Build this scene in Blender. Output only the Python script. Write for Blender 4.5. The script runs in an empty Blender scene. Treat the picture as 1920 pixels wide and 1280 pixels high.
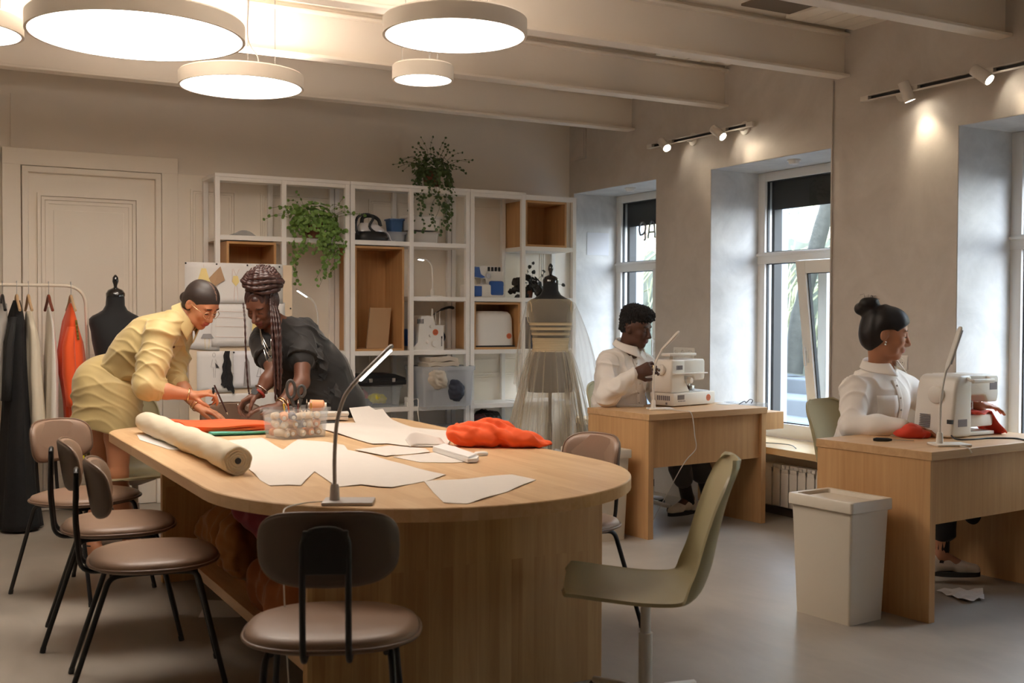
import bpy, bmesh, math, random
import numpy as np
from mathutils import Vector, Matrix, noise as mnoise
random.seed(7)
rng = np.random.default_rng(7)
SC = bpy.context.scene
COL = SC.collection
PI = math.pi
R = math.radians

# ------------------------------------------------------------------ camera
F_PX, YAW, PITCH, ROLL, EYE = 2077.87, R(28.9018), R(-1.364), R(0.1922), 1.32
def make_camera():
    cy, sy, cp, sp = math.cos(YAW), math.sin(YAW), math.cos(PITCH), math.sin(PITCH)
    fwd = Vector((sy*cp, cy*cp, sp)); right = Vector((cy, -sy, 0)); up = right.cross(fwd)
    r = right*math.cos(ROLL) + up*math.sin(ROLL); u = -right*math.sin(ROLL) + up*math.cos(ROLL)
    cam = bpy.data.cameras.new('camera'); o = bpy.data.objects.new('camera', cam); COL.objects.link(o)
    m = Matrix((r, u, -fwd)).transposed().to_4x4(); m.translation = (0, 0, EYE)
    o.matrix_world = m
    cam.sensor_width = 36; cam.sensor_fit = 'HORIZONTAL'; cam.lens = F_PX/1920*36
    cam.clip_start = 0.05; cam.clip_end = 200
    cam.dof.use_dof = True; cam.dof.focus_distance = 5.9; cam.dof.aperture_fstop = 4.5
    SC.camera = o
make_camera()

# ------------------------------------------------------------------ materials
def srgb(r, g, b):
    f = lambda c: (c/255/12.92) if c/255 <= .04045 else ((c/255+.055)/1.055)**2.4
    return (f(r), f(g), f(b), 1)
MATS = {}
def _new(name):
    m = bpy.data.materials.new(name); m.use_nodes = True
    nt = m.node_tree; b = nt.nodes['Principled BSDF']
    return m, nt, b
def _setc(b, c): b.inputs['Base Color'].default_value = (c[0], c[1], c[2], 1)
def mat(name, c, rough=.5, metal=0, spec=.5, var=0, vscale=6, bump=0, bscale=80, sheen=0, sub=0, coat=0, stretch=(1, 1, 1)):
    if name in MATS: return MATS[name]
    m, nt, b = _new(name); _setc(b, c)
    b.inputs['Roughness'].default_value = rough; b.inputs['Metallic'].default_value = metal
    b.inputs['Specular IOR Level'].default_value = spec
    if sheen: b.inputs['Sheen Weight'].default_value = sheen; b.inputs['Sheen Roughness'].default_value = .4
    if sub:
        b.inputs['Subsurface Weight'].default_value = sub; b.inputs['Subsurface Radius'].default_value = (.6, .25, .12)
        b.inputs['Subsurface Scale'].default_value = .012
    if coat: b.inputs['Coat Weight'].default_value = coat; b.inputs['Coat Roughness'].default_value = .15
    L = nt.links
    if var or bump:
        tc = nt.nodes.new('ShaderNodeTexCoord'); mp = nt.nodes.new('ShaderNodeMapping')
        mp.inputs['Scale'].default_value = stretch; L.new(tc.outputs['Object'], mp.inputs['Vector'])
    if var:
        n = nt.nodes.new('ShaderNodeTexNoise'); n.inputs['Scale'].default_value = vscale; n.inputs['Detail'].default_value = 5
        L.new(mp.outputs['Vector'], n.inputs['Vector'])
        mx = nt.nodes.new('ShaderNodeMix'); mx.data_type = 'RGBA'
        mx.inputs[6].default_value = tuple(x*(1-var) for x in c[:3])+(1,); mx.inputs[7].default_value = tuple(min(1, x*(1+var)) for x in c[:3])+(1,)
        L.new(n.outputs['Fac'], mx.inputs[0]); L.new(mx.outputs[2], b.inputs['Base Color'])
    if bump:
        n2 = nt.nodes.new('ShaderNodeTexNoise'); n2.inputs['Scale'].default_value = bscale; n2.inputs['Detail'].default_value = 3
        L.new(mp.outputs['Vector'], n2.inputs['Vector'])
        bp = nt.nodes.new('ShaderNodeBump'); bp.inputs['Strength'].default_value = bump; bp.inputs['Distance'].default_value = .01
        L.new(n2.outputs['Fac'], bp.inputs['Height']); L.new(bp.outputs['Normal'], b.inputs['Normal'])
    MATS[name] = m
    return m
def emis(name, c, s):
    if name in MATS: return MATS[name]
    m, nt, b = _new(name); _setc(b, (.8, .8, .8)); b.inputs['Emission Color'].default_value = (c[0], c[1], c[2], 1)
    b.inputs['Emission Strength'].default_value = s
    MATS[name] = m; return m
def clear(name, tint=(1, 1, 1), cover=.12, rough=.05, body=(.8, .85, .9), graze=0):
    """thin clear plastic, glass or net: mostly see-through, a little body colour, a glossy coat"""
    if name in MATS: return MATS[name]
    m, nt, b = _new(name); L = nt.links
    tr = nt.nodes.new('ShaderNodeBsdfTransparent'); tr.inputs['Color'].default_value = (*tint, 1)
    _setc(b, body); b.inputs['Roughness'].default_value = rough
    mx = nt.nodes.new('ShaderNodeMixShader'); mx.inputs[0].default_value = cover
    if graze:       # net seen edge-on is denser
        lw = nt.nodes.new('ShaderNodeLayerWeight'); lw.inputs[0].default_value = .45; mr = nt.nodes.new('ShaderNodeMapRange'); mr.inputs[3].default_value = cover; mr.inputs[4].default_value = min(1, cover+graze)
        L.new(lw.outputs['Facing'], mr.inputs[0]); L.new(mr.outputs[0], mx.inputs[0])
    L.new(tr.outputs[0], mx.inputs[1]); L.new(b.outputs[0], mx.inputs[2])
    L.new(mx.outputs[0], nt.nodes['Material Output'].inputs['Surface'])
    MATS[name] = m; return m
def glass(name, refl=1.0):
    if name in MATS: return MATS[name]
    m, nt, b = _new(name); L = nt.links
    tr = nt.nodes.new('ShaderNodeBsdfTransparent'); tr.inputs['Color'].default_value = (.95, .97, .97, 1)
    gl = nt.nodes.new('ShaderNodeBsdfGlossy'); gl.inputs['Roughness'].default_value = .02
    fr = nt.nodes.new('ShaderNodeFresnel'); fr.inputs['IOR'].default_value = 1.45
    mx = nt.nodes.new('ShaderNodeMixShader'); ge = nt.nodes.new('ShaderNodeNewGeometry'); mu = nt.nodes.new('ShaderNodeMath'); mu.operation = 'MULTIPLY'
    sb = nt.nodes.new('ShaderNodeMath'); sb.operation = 'SUBTRACT'; sb.inputs[0].default_value = refl; L.new(ge.outputs['Backfacing'], sb.inputs[1]); sb.use_clamp = True
    L.new(fr.outputs[0], mu.inputs[0]); L.new(sb.outputs[0], mu.inputs[1])
    L.new(mu.outputs[0], mx.inputs[0]); L.new(tr.outputs[0], mx.inputs[1]); L.new(gl.outputs[0], mx.inputs[2])
    L.new(mx.outputs[0], nt.nodes['Material Output'].inputs['Surface'])
    MATS[name] = m; return m
def wood(name, c1, c2, grain='Z', across='X', stave=None, rough=.42, vary=.5, fine=26):
    if name in MATS: return MATS[name]
    m, nt, b = _new(name); L = nt.links; N = nt.nodes.new
    tc = N('ShaderNodeTexCoord'); sp = N('ShaderNodeSeparateXYZ'); L.new(tc.outputs['Object'], sp.inputs[0])
    third = ({'X', 'Y', 'Z'}-{grain, across}).pop()
    cb = N('ShaderNodeCombineXYZ')
    L.new(sp.outputs[grain], cb.inputs[0]); L.new(sp.outputs[across], cb.inputs[1]); L.new(sp.outputs[third], cb.inputs[2])
    mp = N('ShaderNodeMapping'); mp.inputs['Scale'].default_value = (1.6, fine, fine); L.new(cb.outputs[0], mp.inputs['Vector'])
    n = N('ShaderNodeTexNoise'); n.inputs['Scale'].default_value = 1.0; n.inputs['Detail'].default_value = 6; n.inputs['Roughness'].default_value = .62
    n.inputs['Distortion'].default_value = .8
    fac = n.outputs['Fac']
    if stave:
        # shift grain per stave and tint each stave a little differently
        br = N('ShaderNodeTexBrick'); br.inputs['Scale'].default_value = 1; br.inputs['Mortar Size'].default_value = .0006
        br.inputs['Brick Width'].default_value = stave[0]; br.inputs['Row Height'].default_value = stave[1]
        br.inputs['Color1'].default_value = (0, 0, 0, 1); br.inputs['Color2'].default_value = (1, 1, 1, 1); br.inputs['Mortar'].default_value = (.3, .3, .3, 1)
        br.offset = .37
        L.new(cb.outputs[0], br.inputs['Vector'])
        ad = N('ShaderNodeVectorMath'); ad.operation = 'MULTIPLY_ADD'
        L.new(br.outputs['Color'], ad.inputs[0]); ad.inputs[1].default_value = (7, 31, 13); L.new(mp.outputs[0], ad.inputs[2])
        L.new(ad.outputs[0], n.inputs['Vector'])
        ma = N('ShaderNodeMath'); ma.operation = 'MULTIPLY_ADD'; L.new(br.outputs['Color'], ma.inputs[0]); ma.inputs[1].default_value = vary; 
        m2 = N('ShaderNodeMath'); m2.operation = 'MULTIPLY_ADD'; L.new(n.outputs['Fac'], m2.inputs[0]); m2.inputs[1].default_value = 1.5; m2.inputs[2].default_value = -.25-vary*.5
        L.new(m2.outputs[0], ma.inputs[2]); fac = ma.outputs[0]
    else:
        L.new(mp.outputs[0], n.inputs['Vector'])
        m2 = N('ShaderNodeMath'); m2.operation = 'MULTIPLY_ADD'; L.new(n.outputs['Fac'], m2.inputs[0]); m2.inputs[1].default_value = 1.8; m2.inputs[2].default_value = -.4
        m2.use_clamp = True; fac = m2.outputs[0]
    mx = N('ShaderNodeMix'); mx.data_type = 'RGBA'; mx.inputs[6].default_value = (*c1[:3], 1); mx.inputs[7].default_value = (*c2[:3], 1)
    L.new(fac, mx.inputs[0]); L.new(mx.outputs[2], b.inputs['Base Color'])
    b.inputs['Roughness'].default_value = rough; b.inputs['Specular IOR Level'].default_value = .4
    bp = N('ShaderNodeBump'); bp.inputs['Strength'].default_value = .08; bp.inputs['Distance'].default_value = .003
    L.new(n.outputs['Fac'], bp.inputs['Height']); L.new(bp.outputs[0], b.inputs['Normal'])
    MATS[name] = m; return m
def plaster(name, c1, c2, s=2.2, rough=.6, bump=.12, spec=.35):
    if name in MATS: return MATS[name]
    m, nt, b = _new(name); L = nt.links; N = nt.nodes.new
    tc = N('ShaderNodeTexCoord')
    n1 = N('ShaderNodeTexNoise'); n1.inputs['Scale'].default_value = s; n1.inputs['Detail'].default_value = 8; n1.inputs['Roughness'].default_value = .6; n1.inputs['Distortion'].default_value = 1.6
    n2 = N('ShaderNodeTexNoise'); n2.inputs['Scale'].default_value = s*6; n2.inputs['Detail'].default_value = 8; n2.inputs['Roughness'].default_value = .65; n2.inputs['Distortion'].default_value = .5
    L.new(tc.outputs['Object'], n1.inputs['Vector']); L.new(tc.outputs['Object'], n2.inputs['Vector'])
    ad = N('ShaderNodeMath'); ad.operation = 'MULTIPLY_ADD'; L.new(n2.outputs['Fac'], ad.inputs[0]); ad.inputs[1].default_value = .5
    mu = N('ShaderNodeMath'); mu.operation = 'MULTIPLY_ADD'; L.new(n1.outputs['Fac'], mu.inputs[0]); mu.inputs[1].default_value = 1.6; mu.inputs[2].default_value = -.55
    L.new(mu.outputs[0], ad.inputs[2]); ad.use_clamp = True
    mx = N('ShaderNodeMix'); mx.data_type = 'RGBA'; mx.inputs[6].default_value = (*c1[:3], 1); mx.inputs[7].default_value = (*c2[:3], 1)
    L.new(ad.outputs[0], mx.inputs[0]); L.new(mx.outputs[2], b.inputs['Base Color'])
    b.inputs['Roughness'].default_value = rough; b.inputs['Specular IOR Level'].default_value = spec
    bp = N('ShaderNodeBump'); bp.inputs['Strength'].default_value = bump; bp.inputs['Distance'].default_value = .01
    L.new(n2.outputs['Fac'], bp.inputs['Height']); L.new(bp.outputs[0], b.inputs['Normal'])
    MATS[name] = m; return m

# ------------------------------------------------------------------ mesh building
def rotm(rx=0, ry=0, rz=0):
    return (Matrix.Rotation(rz, 3, 'Z') @ Matrix.Rotation(ry, 3, 'Y') @ Matrix.Rotation(rx, 3, 'X'))
class MB:
    """collects verts and faces of ONE mesh; mi is the material slot of what is added next"""
    def __init__(s): s.v = []; s.f = []; s.m = []; s.mi = 0
    def add(s, vs, fs, T=None):
        o = len(s.v)
        s.v += [tuple(T(v)) if T else tuple(v) for v in vs]
        s.f += [tuple(i+o for i in f) for f in fs]; s.m += [s.mi]*len(fs)
        return s
    def box(s, x0, x1, y0, y1, z0, z1, bev=0, T=None):
        x0, x1 = min(x0, x1), max(x0, x1); y0, y1 = min(y0, y1), max(y0, y1); z0, z1 = min(z0, z1), max(z0, z1)
        if bev <= 0:
            vs = [(x, y, z) for x in (x0, x1) for y in (y0, y1) for z in (z0, z1)]
            return s.add(vs, [(0, 1, 3, 2), (4, 6, 7, 5), (0, 4, 5, 1), (2, 3, 7, 6), (0, 2, 6, 4), (1, 5, 7, 3)], T)
        bm = bmesh.new(); bmesh.ops.create_cube(bm, size=1)
        for v in bm.verts:
            v.co = Vector(((x0+x1)/2+v.co.x*(x1-x0), (y0+y1)/2+v.co.y*(y1-y0), (z0+z1)/2+v.co.z*(z1-z0)))
        bmesh.ops.bevel(bm, geom=bm.edges[:], offset=min(bev, .49*min(x1-x0, y1-y0, z1-z0)), segments=2 if bev < .02 else 4, affect='EDGES', profile=.5)
        bm.verts.index_update()
        s.add([v.co[:] for v in bm.verts], [[v.index for v in f.verts] for f in bm.faces], T); bm.free(); return s
    def tube(s, pts, r, n=8, cap=True, closed=False, T=None, flat=None):
        P = [Vector(p) for p in pts]; m = len(P)
        rs = r if hasattr(r, '__len__') else [r]*m
        vs = []; up = None
        for i, p in enumerate(P):
            if closed: t = P[(i+1) % m]-P[i-1]
            else: t = P[min(i+1, m-1)]-P[max(i-1, 0)]
            t.normalize()
            if up is None:
                a = Vector((0, 0, 1)) if abs(t.z) < .9 else Vector((0, 1, 0))
                if flat: a = Vector(flat)
                x = a.cross(t).normalized()
            else:
                x = (up-t*up.dot(t)).normalized()
            up = x; y = t.cross(x)
            fx, fy = (1, 1)
            vs += [p+(x*math.cos(2*PI*k/n)+y*math.sin(2*PI*k/n))*rs[i] for k in range(n)]
        fs = []
        for i in range(m if closed else m-1):
            j = (i+1) % m
            fs += [(i*n+k, i*n+(k+1) % n, j*n+(k+1) % n, j*n+k) for k in range(n)]
        if cap and not closed:
            fs.append(tuple(range(n-1, -1, -1))); fs.append(tuple((m-1)*n+k for k in range(n)))
        return s.add(vs, fs, T)
    def lathe(s, prof, n=24, c=(0, 0, 0), T=None, sx=1, sy=1):
        vs = [(c[0]+r*sx*math.cos(2*PI*k/n), c[1]+r*sy*math.sin(2*PI*k/n), c[2]+z) for r, z in prof for k in range(n)]
        fs = [(i*n+k, i*n+(k+1) % n, (i+1)*n+(k+1) % n, (i+1)*n+k) for i in range(len(prof)-1) for k in range(n)]
        fs.append(tuple(range(n-1, -1, -1))); fs.append(tuple((len(prof)-1)*n+k for k in range(n)))
        return s.add(vs, fs, T)
    def prism(s, poly, z0, z1, T=None):
        n = len(poly)
        vs = [(p[0], p[1], z0) for p in poly]+[(p[0], p[1], z1) for p in poly]
        fs = [tuple(range(n-1, -1, -1)), tuple(range(n, 2*n))]+[(i, (i+1) % n, n+(i+1) % n, n+i) for i in range(n)]
        return s.add(vs, fs, T)
    def loft(s, rings, cap=True, T=None):
        n = len(rings[0]); vs = [p for r in rings for p in r]
        fs = [(i*n+k, i*n+(k+1) % n, (i+1)*n+(k+1) % n, (i+1)*n+k) for i in range(len(rings)-1) for k in range(n)]
        if cap: fs += [tuple(range(n-1, -1, -1)), tuple((len(rings)-1)*n+k for k in range(n))]
        return s.add(vs, fs, T)
    def sheet(s, fn, nu, nv, t, T=None):
        """closed thin sheet from fn(u,v) with thickness t"""
        P = np.array([[fn(u/(nu-1), v/(nv-1)) for v in range(nv)] for u in range(nu)], float)
        du = np.gradient(P, axis=0); dv = np.gradient(P, axis=1)
        nn = np.cross(du, dv); nn /= np.linalg.norm(nn, axis=2, keepdims=True)+1e-12
        A = (P+nn*t/2).reshape(-1, 3); B = (P-nn*t/2).reshape(-1, 3); k = nu*nv
        fs = []
        for i in range(nu-1):
            for j in range(nv-1):
                a, b, c, d = i*nv+j, (i+1)*nv+j, (i+1)*nv+j+1, i*nv+j+1
                fs += [(a, b, c, d), (k+d, k+c, k+b, k+a)]
        edge = [(i, 0) for i in range(nu)]+[(nu-1, j) for j in range(1, nv)]+[(i, nv-1) for i in range(nu-2, -1, -1)]+[(0, j) for j in range(nv-2, 0, -1)]
        e = [i*nv+j for i, j in edge]
        fs += [(e[q], k+e[q], k+e[(q+1) % len(e)], e[(q+1) % len(e)]) for q in range(len(e))]
        return s.add([tuple(p) for p in A]+[tuple(p) for p in B], fs, T)
    def sphere(s, c, r, nu=12, nv=8, T=None):
        r = r if hasattr(r, '__len__') else (r, r, r)
        prof = [(math.sin(PI*i/nv), -math.cos(PI*i/nv)) for i in range(nv+1)]
        vs = []; fs = []
        for a, z in prof: vs += [(c[0]+a*r[0]*math.cos(2*PI*k/nu), c[1]+a*r[1]*math.sin(2*PI*k/nu), c[2]+z*r[2]) for k in range(nu)]
        fs = [(i*nu+k, i*nu+(k+1) % nu, (i+1)*nu+(k+1) % nu, (i+1)*nu+k) for i in range(nv) for k in range(nu)]
        return s.add(vs, fs, T)
def obj(name, mb, m, parent=None, smooth=None, loc=(0, 0, 0), rz=0):
    me = bpy.data.meshes.new(name); me.from_pydata(mb.v, [], mb.f)
    for mm in (m if isinstance(m, (list, tuple)) else [m]): me.materials.append(mm)
    me.polygons.foreach_set('material_index', mb.m)
    bm = bmesh.new(); bm.from_mesh(me); bmesh.ops.remove_doubles(bm, verts=bm.verts, dist=1e-6)
    bmesh.ops.recalc_face_normals(bm, faces=bm.faces); bm.to_mesh(me); bm.free()
    o = bpy.data.objects.new(name, me); COL.objects.link(o)
    o.location = loc; o.rotation_euler = (0, 0, rz)
    if parent: o.parent = parent
    if smooth is not None:
        me.polygons.foreach_set('use_smooth', [True]*len(me.polygons))
        if smooth < 180:
            me.set_sharp_from_angle(angle=R(smooth))
    me.update()
    return o
def thing(name, label, cat, loc=(0, 0, 0), rz=0, group=None):
    o = bpy.data.objects.new(name, None); COL.objects.link(o); o.empty_display_size = .1
    o.location = loc; o.rotation_euler = (0, 0, rz); return tag(o, label, cat, group)
def tag(o, label, cat=None, group=None, kind=None):
    if label: o['label'] = label
    if cat: o['category'] = cat
    if group: o['group'] = group
    if kind: o['kind'] = kind
    return o
def struct(name, mb, m, label=None, smooth=None):
    o = obj(name, mb, m, smooth=smooth); o['kind'] = 'structure'
    if label: o['label'] = label
    return o
def kids(o): return [c for c in bpy.data.objects if c.parent == o]
def copy_tree(o, loc=None, rz=None, label=None, group=None, parent=None):
    c = o.copy(); COL.objects.link(c); c.parent = parent
    if loc is not None: c.location = loc
    if rz is not None: c.rotation_euler = (0, 0, rz)
    if label: c['label'] = label
    if group: c['group'] = group
    for ch in kids(o): copy_tree(ch, parent=c)
    return c
def arc(c, r, a0, a1, n, ax='xz'):
    out = []
    for i in range(n+1):
        a = a0+(a1-a0)*i/n; p = [c[0], c[1], c[2]]
        i0, i1 = 'xyz'.index(ax[0]), 'xyz'.index(ax[1])
        p[i0] += r*math.cos(a); p[i1] += r*math.sin(a); out.append(tuple(p))
    return out
def fillet(pts, r, n=5):
    """round the inner corners of a polyline"""
    P = [Vector(p) for p in pts]; out = [P[0]]
    for i in range(1, len(P)-1):
        a, b, c = P[i-1], P[i], P[i+1]
        u = (a-b); v = (c-b); rr = min(r, u.length*.45, v.length*.45)
        p0 = b+u.normalized()*rr; p1 = b+v.normalized()*rr
        for k in range(n+1):
            t = k/n; out.append(p0*(1-t)**2+b*2*t*(1-t)+p1*t*t)
    out.append(P[-1]); return out
def bez(pts, n=12):
    """Catmull-Rom through the points"""
    P = [Vector(p) for p in pts]; P = [P[0]*2-P[1]]+P+[P[-1]*2-P[-2]]; out = []
    for i in range(1, len(P)-2):
        for k in range(n):
            t = k/n; a, b, c, d = P[i-1:i+3]
            out.append(.5*((2*b)+(c-a)*t+(2*a-5*b+4*c-d)*t*t+(3*b-a-3*c+d)*t**3))
    out.append(P[-2]); return out
def superring(a, b, z, e, n=40):
    return [(a*math.copysign(abs(math.cos(t))**(2/e), math.cos(t)), b*math.copysign(abs(math.sin(t))**(2/e), math.sin(t)), z) for t in [2*PI*k/n for k in range(n)]]

# ------------------------------------------------------------------ implicit surfaces (bodies, clothes, crumpled cloth)
class Sdf:
    def __init__(s, vox=.005): s.p = []; s.vox = vox
    def cone(s, a, b, ra, rb, k=.02, l=0, u=None, su=1.0, op='u', ub=None):
        s.p.append(('c', np.array(a, float), np.array(b, float), ra, rb, k, l, None if u is None else np.array(u, float)/np.linalg.norm(u), su, op)); return s
    def chain(s, pts, rs, k=.02, l=0, u=None, su=1.0):
        for i in range(len(pts)-1): s.cone(pts[i], pts[i+1], rs[i], rs[i+1], k, l, u, su)
        return s
    def ell(s, c, r, rot=None, k=.02, l=0, op='u'):
        s.p.append(('e', np.array(c, float), np.array(r, float), None if rot is None else np.array(rot, float), 0, k, l, None, 1, op)); return s
    def cut(s, pt, n):
        """remove everything on the side n points to"""
        n = np.array(n, float); s.p.append(('h', np.array(pt, float), n/np.linalg.norm(n), 0, 0, 0, 0, None, 1, 'x')); return s
    def shell(s, t): s.p.append(('s', t, 0, 0, 0, 0, 0, None, 1, 'sh')); return s
    def _bb(s, q):
        if q[0] == 'c':
            r = max(q[3], q[4])*max(1, q[8]); return np.minimum(q[1], q[2])-r, np.maximum(q[1], q[2])+r
        r = q[2].max(); return q[1]-r, q[1]+r
    def mesh(s, disp=None, smooth=1):
        vox = s.vox; solid = [q for q in s.p if q[9] == 'u']
        lo = np.min([s._bb(q)[0] for q in solid], 0)-vox*3; hi = np.max([s._bb(q)[1] for q in solid], 0)+vox*3
        n = np.ceil((hi-lo)/vox).astype(int)+1
        D = np.full(n, .06, np.float32); B = np.full(n, 9., np.float32); Lb = np.zeros(n, np.uint8)
        ax = [lo[i]+vox*np.arange(n[i]) for i in range(3)]
        for q in s.p:
            if q[9] == 'sh':
                D = np.maximum(D, -D-q[1]); continue
            if q[9] == 'x':
                X = ax[0][:, None, None]; Y = ax[1][None, :, None]; Z = ax[2][None, None, :]
                d = (X-q[1][0])*q[2][0]+(Y-q[1][1])*q[2][1]+(Z-q[1][2])*q[2][2]
                D = np.maximum(D, d.astype(np.float32)); continue
            b0, b1 = s._bb(q); mg = .05+q[5]
            i0 = np.clip(((b0-mg-lo)/vox).astype(int), 0, n); i1 = np.clip(((b1+mg-lo)/vox).astype(int)+2, 0, n)
            if (i1 <= i0).any(): continue
            sl = tuple(slice(i0[i], i1[i]) for i in range(3))
            X = ax[0][sl[0]][:, None, None]; Y = ax[1][sl[1]][None, :, None]; Z = ax[2][sl[2]][None, None, :]
            if q[0] == 'c':
                a, bb = q[1], q[2]; px, py, pz = X-a[0], Y-a[1], Z-a[2]; d = bb-a
                if q[7] is not None:
                    u = q[7]; w = (px*u[0]+py*u[1]+pz*u[2])*(1/q[8]-1); px = px+w*u[0]; py = py+w*u[1]; pz = pz+w*u[2]
                    d = d+u*(d@u)*(1/q[8]-1)
                t = np.clip((px*d[0]+py*d[1]+pz*d[2])/max(d@d, 1e-9), 0, 1)
                dd = np.sqrt((px-t*d[0])**2+(py-t*d[1])**2+(pz-t*d[2])**2)-(q[3]+t*(q[4]-q[3]))
            else:
                px, py, pz = X-q[1][0], Y-q[1][1], Z-q[1][2]
                if q[3] is not None:
                    m = q[3]; px, py, pz = (m[0, 0]*px+m[1, 0]*py+m[2, 0]*pz, m[0, 1]*px+m[1, 1]*py+m[2, 1]*pz, m[0, 2]*px+m[1, 2]*py+m[2, 2]*pz)
                r = q[2]
                k0 = np.sqrt((px/r[0])**2+(py/r[1])**2+(pz/r[2])**2); k1 = np.sqrt((px/r[0]**2)**2+(py/r[1]**2)**2+(pz/r[2]**2)**2)+1e-9
                dd = k0*(k0-1)/k1
            dd = dd.astype(np.float32); cur = D[sl]; k = max(q[5], 1e-4)
            if q[9] == 'u':
                h = np.clip(.5+.5*(dd-cur)/k, 0, 1); D[sl] = dd*(1-h)+cur*h-k*h*(1-h)
                bs = B[sl]; m = dd < bs; bs[m] = dd[m]; Lb[sl][m] = q[6]
            elif q[9] == 'p':          # paint: only relabel
                m = dd < 0; Lb[sl][m] = q[6]; B[sl][m] = -9
            else:                       # subtract
                h = np.clip(.5-.5*(dd+cur)/k, 0, 1); D[sl] = cur*(1-h)-dd*h+k*h*(1-h)
        # surface nets
        S = D < 0; N = n-1
        c = [S[dx:N[0]+dx, dy:N[1]+dy, dz:N[2]+dz] for dx in (0, 1) for dy in (0, 1) for dz in (0, 1)]
        al = c[0].copy(); an = c[0].copy()
        for q in c[1:]: al &= q; an |= q
        act = an & ~al; idx = -np.ones(N, np.int64); cell = np.argwhere(act); idx[act] = np.arange(len(cell))
        acc = np.zeros((len(cell), 3)); cnt = np.zeros((len(cell), 1))
        corners = [(dx, dy, dz) for dx in (0, 1) for dy in (0, 1) for dz in (0, 1)]
        val = {q: D[cell[:, 0]+q[0], cell[:, 1]+q[1], cell[:, 2]+q[2]] for q in corners}
        for q in corners:
            for a in range(3):
                if q[a]: continue
                q2 = tuple(1 if i == a else q[i] for i in range(3)); v0, v1 = val[q], val[q2]
                m = (v0 < 0) != (v1 < 0); t = v0/(v0-v1+1e-12)
                p = np.tile(np.array(q, float), (len(cell), 1)); p[:, a] = t
                acc[m] += p[m]; cnt[m] += 1
        V = lo+vox*(cell+acc/np.maximum(cnt, 1))
        lab = Lb[cell[:, 0], cell[:, 1], cell[:, 2]]
        F = []
        for a in range(3):
            b, d = (a+1) % 3, (a+2) % 3
            s0 = [slice(1, N[0]), slice(1, N[1]), slice(1, N[2])]; s0[a] = slice(0, N[a]); s1 = list(s0); s1[a] = slice(1, N[a]+1)
            A0, A1 = S[tuple(s0)], S[tuple(s1)]
            e = np.argwhere(A0 != A1); flip = A0[e[:, 0], e[:, 1], e[:, 2]]
            e = e+np.array([0 if i == a else 1 for i in range(3)])
            qs = []
            for ob, od in ((0, 0), (1, 0), (1, 1), (0, 1)):
                t = e.copy(); t[:, b] -= ob; t[:, d] -= od; qs.append(idx[t[:, 0], t[:, 1], t[:, 2]])
            Q = np.stack(qs, 1); Q[~flip] = Q[~flip][:, ::-1]; F.append(Q)
        F = np.concatenate(F); F = F[(F >= 0).all(1)]
        if smooth: V = _lap(V, F, smooth)
        if disp is not None:
            V = V+vnormals(V, F)*disp(V)[:, None]
        return V, F, lab
def _lap(V, F, it):
    e = np.concatenate([F[:, [0, 1]], F[:, [1, 2]], F[:, [2, 3]], F[:, [3, 0]]])
    for _ in range(it):
        a = np.zeros_like(V); c = np.zeros(len(V))
        for i in range(3): a[:, i] = np.bincount(e[:, 0], V[e[:, 1], i], len(V))+np.bincount(e[:, 1], V[e[:, 0], i], len(V))
        c = np.bincount(e[:, 0], minlength=len(V))+np.bincount(e[:, 1], minlength=len(V))
        V = V*.45+.55*a/np.maximum(c, 1)[:, None]
    return V
def vnormals(V, F):
    fn = np.cross(V[F[:, 2]]-V[F[:, 0]], V[F[:, 3]]-V[F[:, 1]]); n = np.zeros_like(V)
    for j in range(4):
        for i in range(3): n[:, i] += np.bincount(F[:, j], fn[:, i], len(V))
    return n/(np.linalg.norm(n, axis=1, keepdims=True)+1e-12)
def wob(V, scale, seed=0):
    """cheap smooth pseudo-noise in [-1,1] on points"""
    r = np.random.default_rng(seed); o = np.zeros(len(V))
    for _ in range(5):
        k = r.normal(size=3)*scale; o += np.sin(V@k+r.uniform(0, 6.28)+1.3*np.sin(V@(r.normal(size=3)*scale*.6)+r.uniform(0, 6)))
    return o/3
def sobj(name, sd, m, parent=None, disp=None, smooth=1):
    V, F, lab = sd.mesh(disp, smooth)
    me = bpy.data.meshes.new(name)
    me.vertices.add(len(V)); me.vertices.foreach_set('co', V.astype(np.float32).ravel())
    me.loops.add(F.size); me.loops.foreach_set('vertex_index', F.astype(np.int32).ravel())
    me.polygons.add(len(F)); me.polygons.foreach_set('loop_start', np.arange(0, F.size, 4, dtype=np.int32))
    me.update(calc_edges=True)
    ms = m if isinstance(m, (list, tuple)) else [m]
    for mm in ms: me.materials.append(mm)
    if len(ms) > 1: me.polygons.foreach_set('material_index', np.minimum(lab[F[:, 0]], len(ms)-1).astype(np.int32))
    me.polygons.foreach_set('use_smooth', [True]*len(F)); me.validate(); me.update()
    o = bpy.data.objects.new(name, me); COL.objects.link(o)
    if parent: o.parent = parent
    return o
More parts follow.
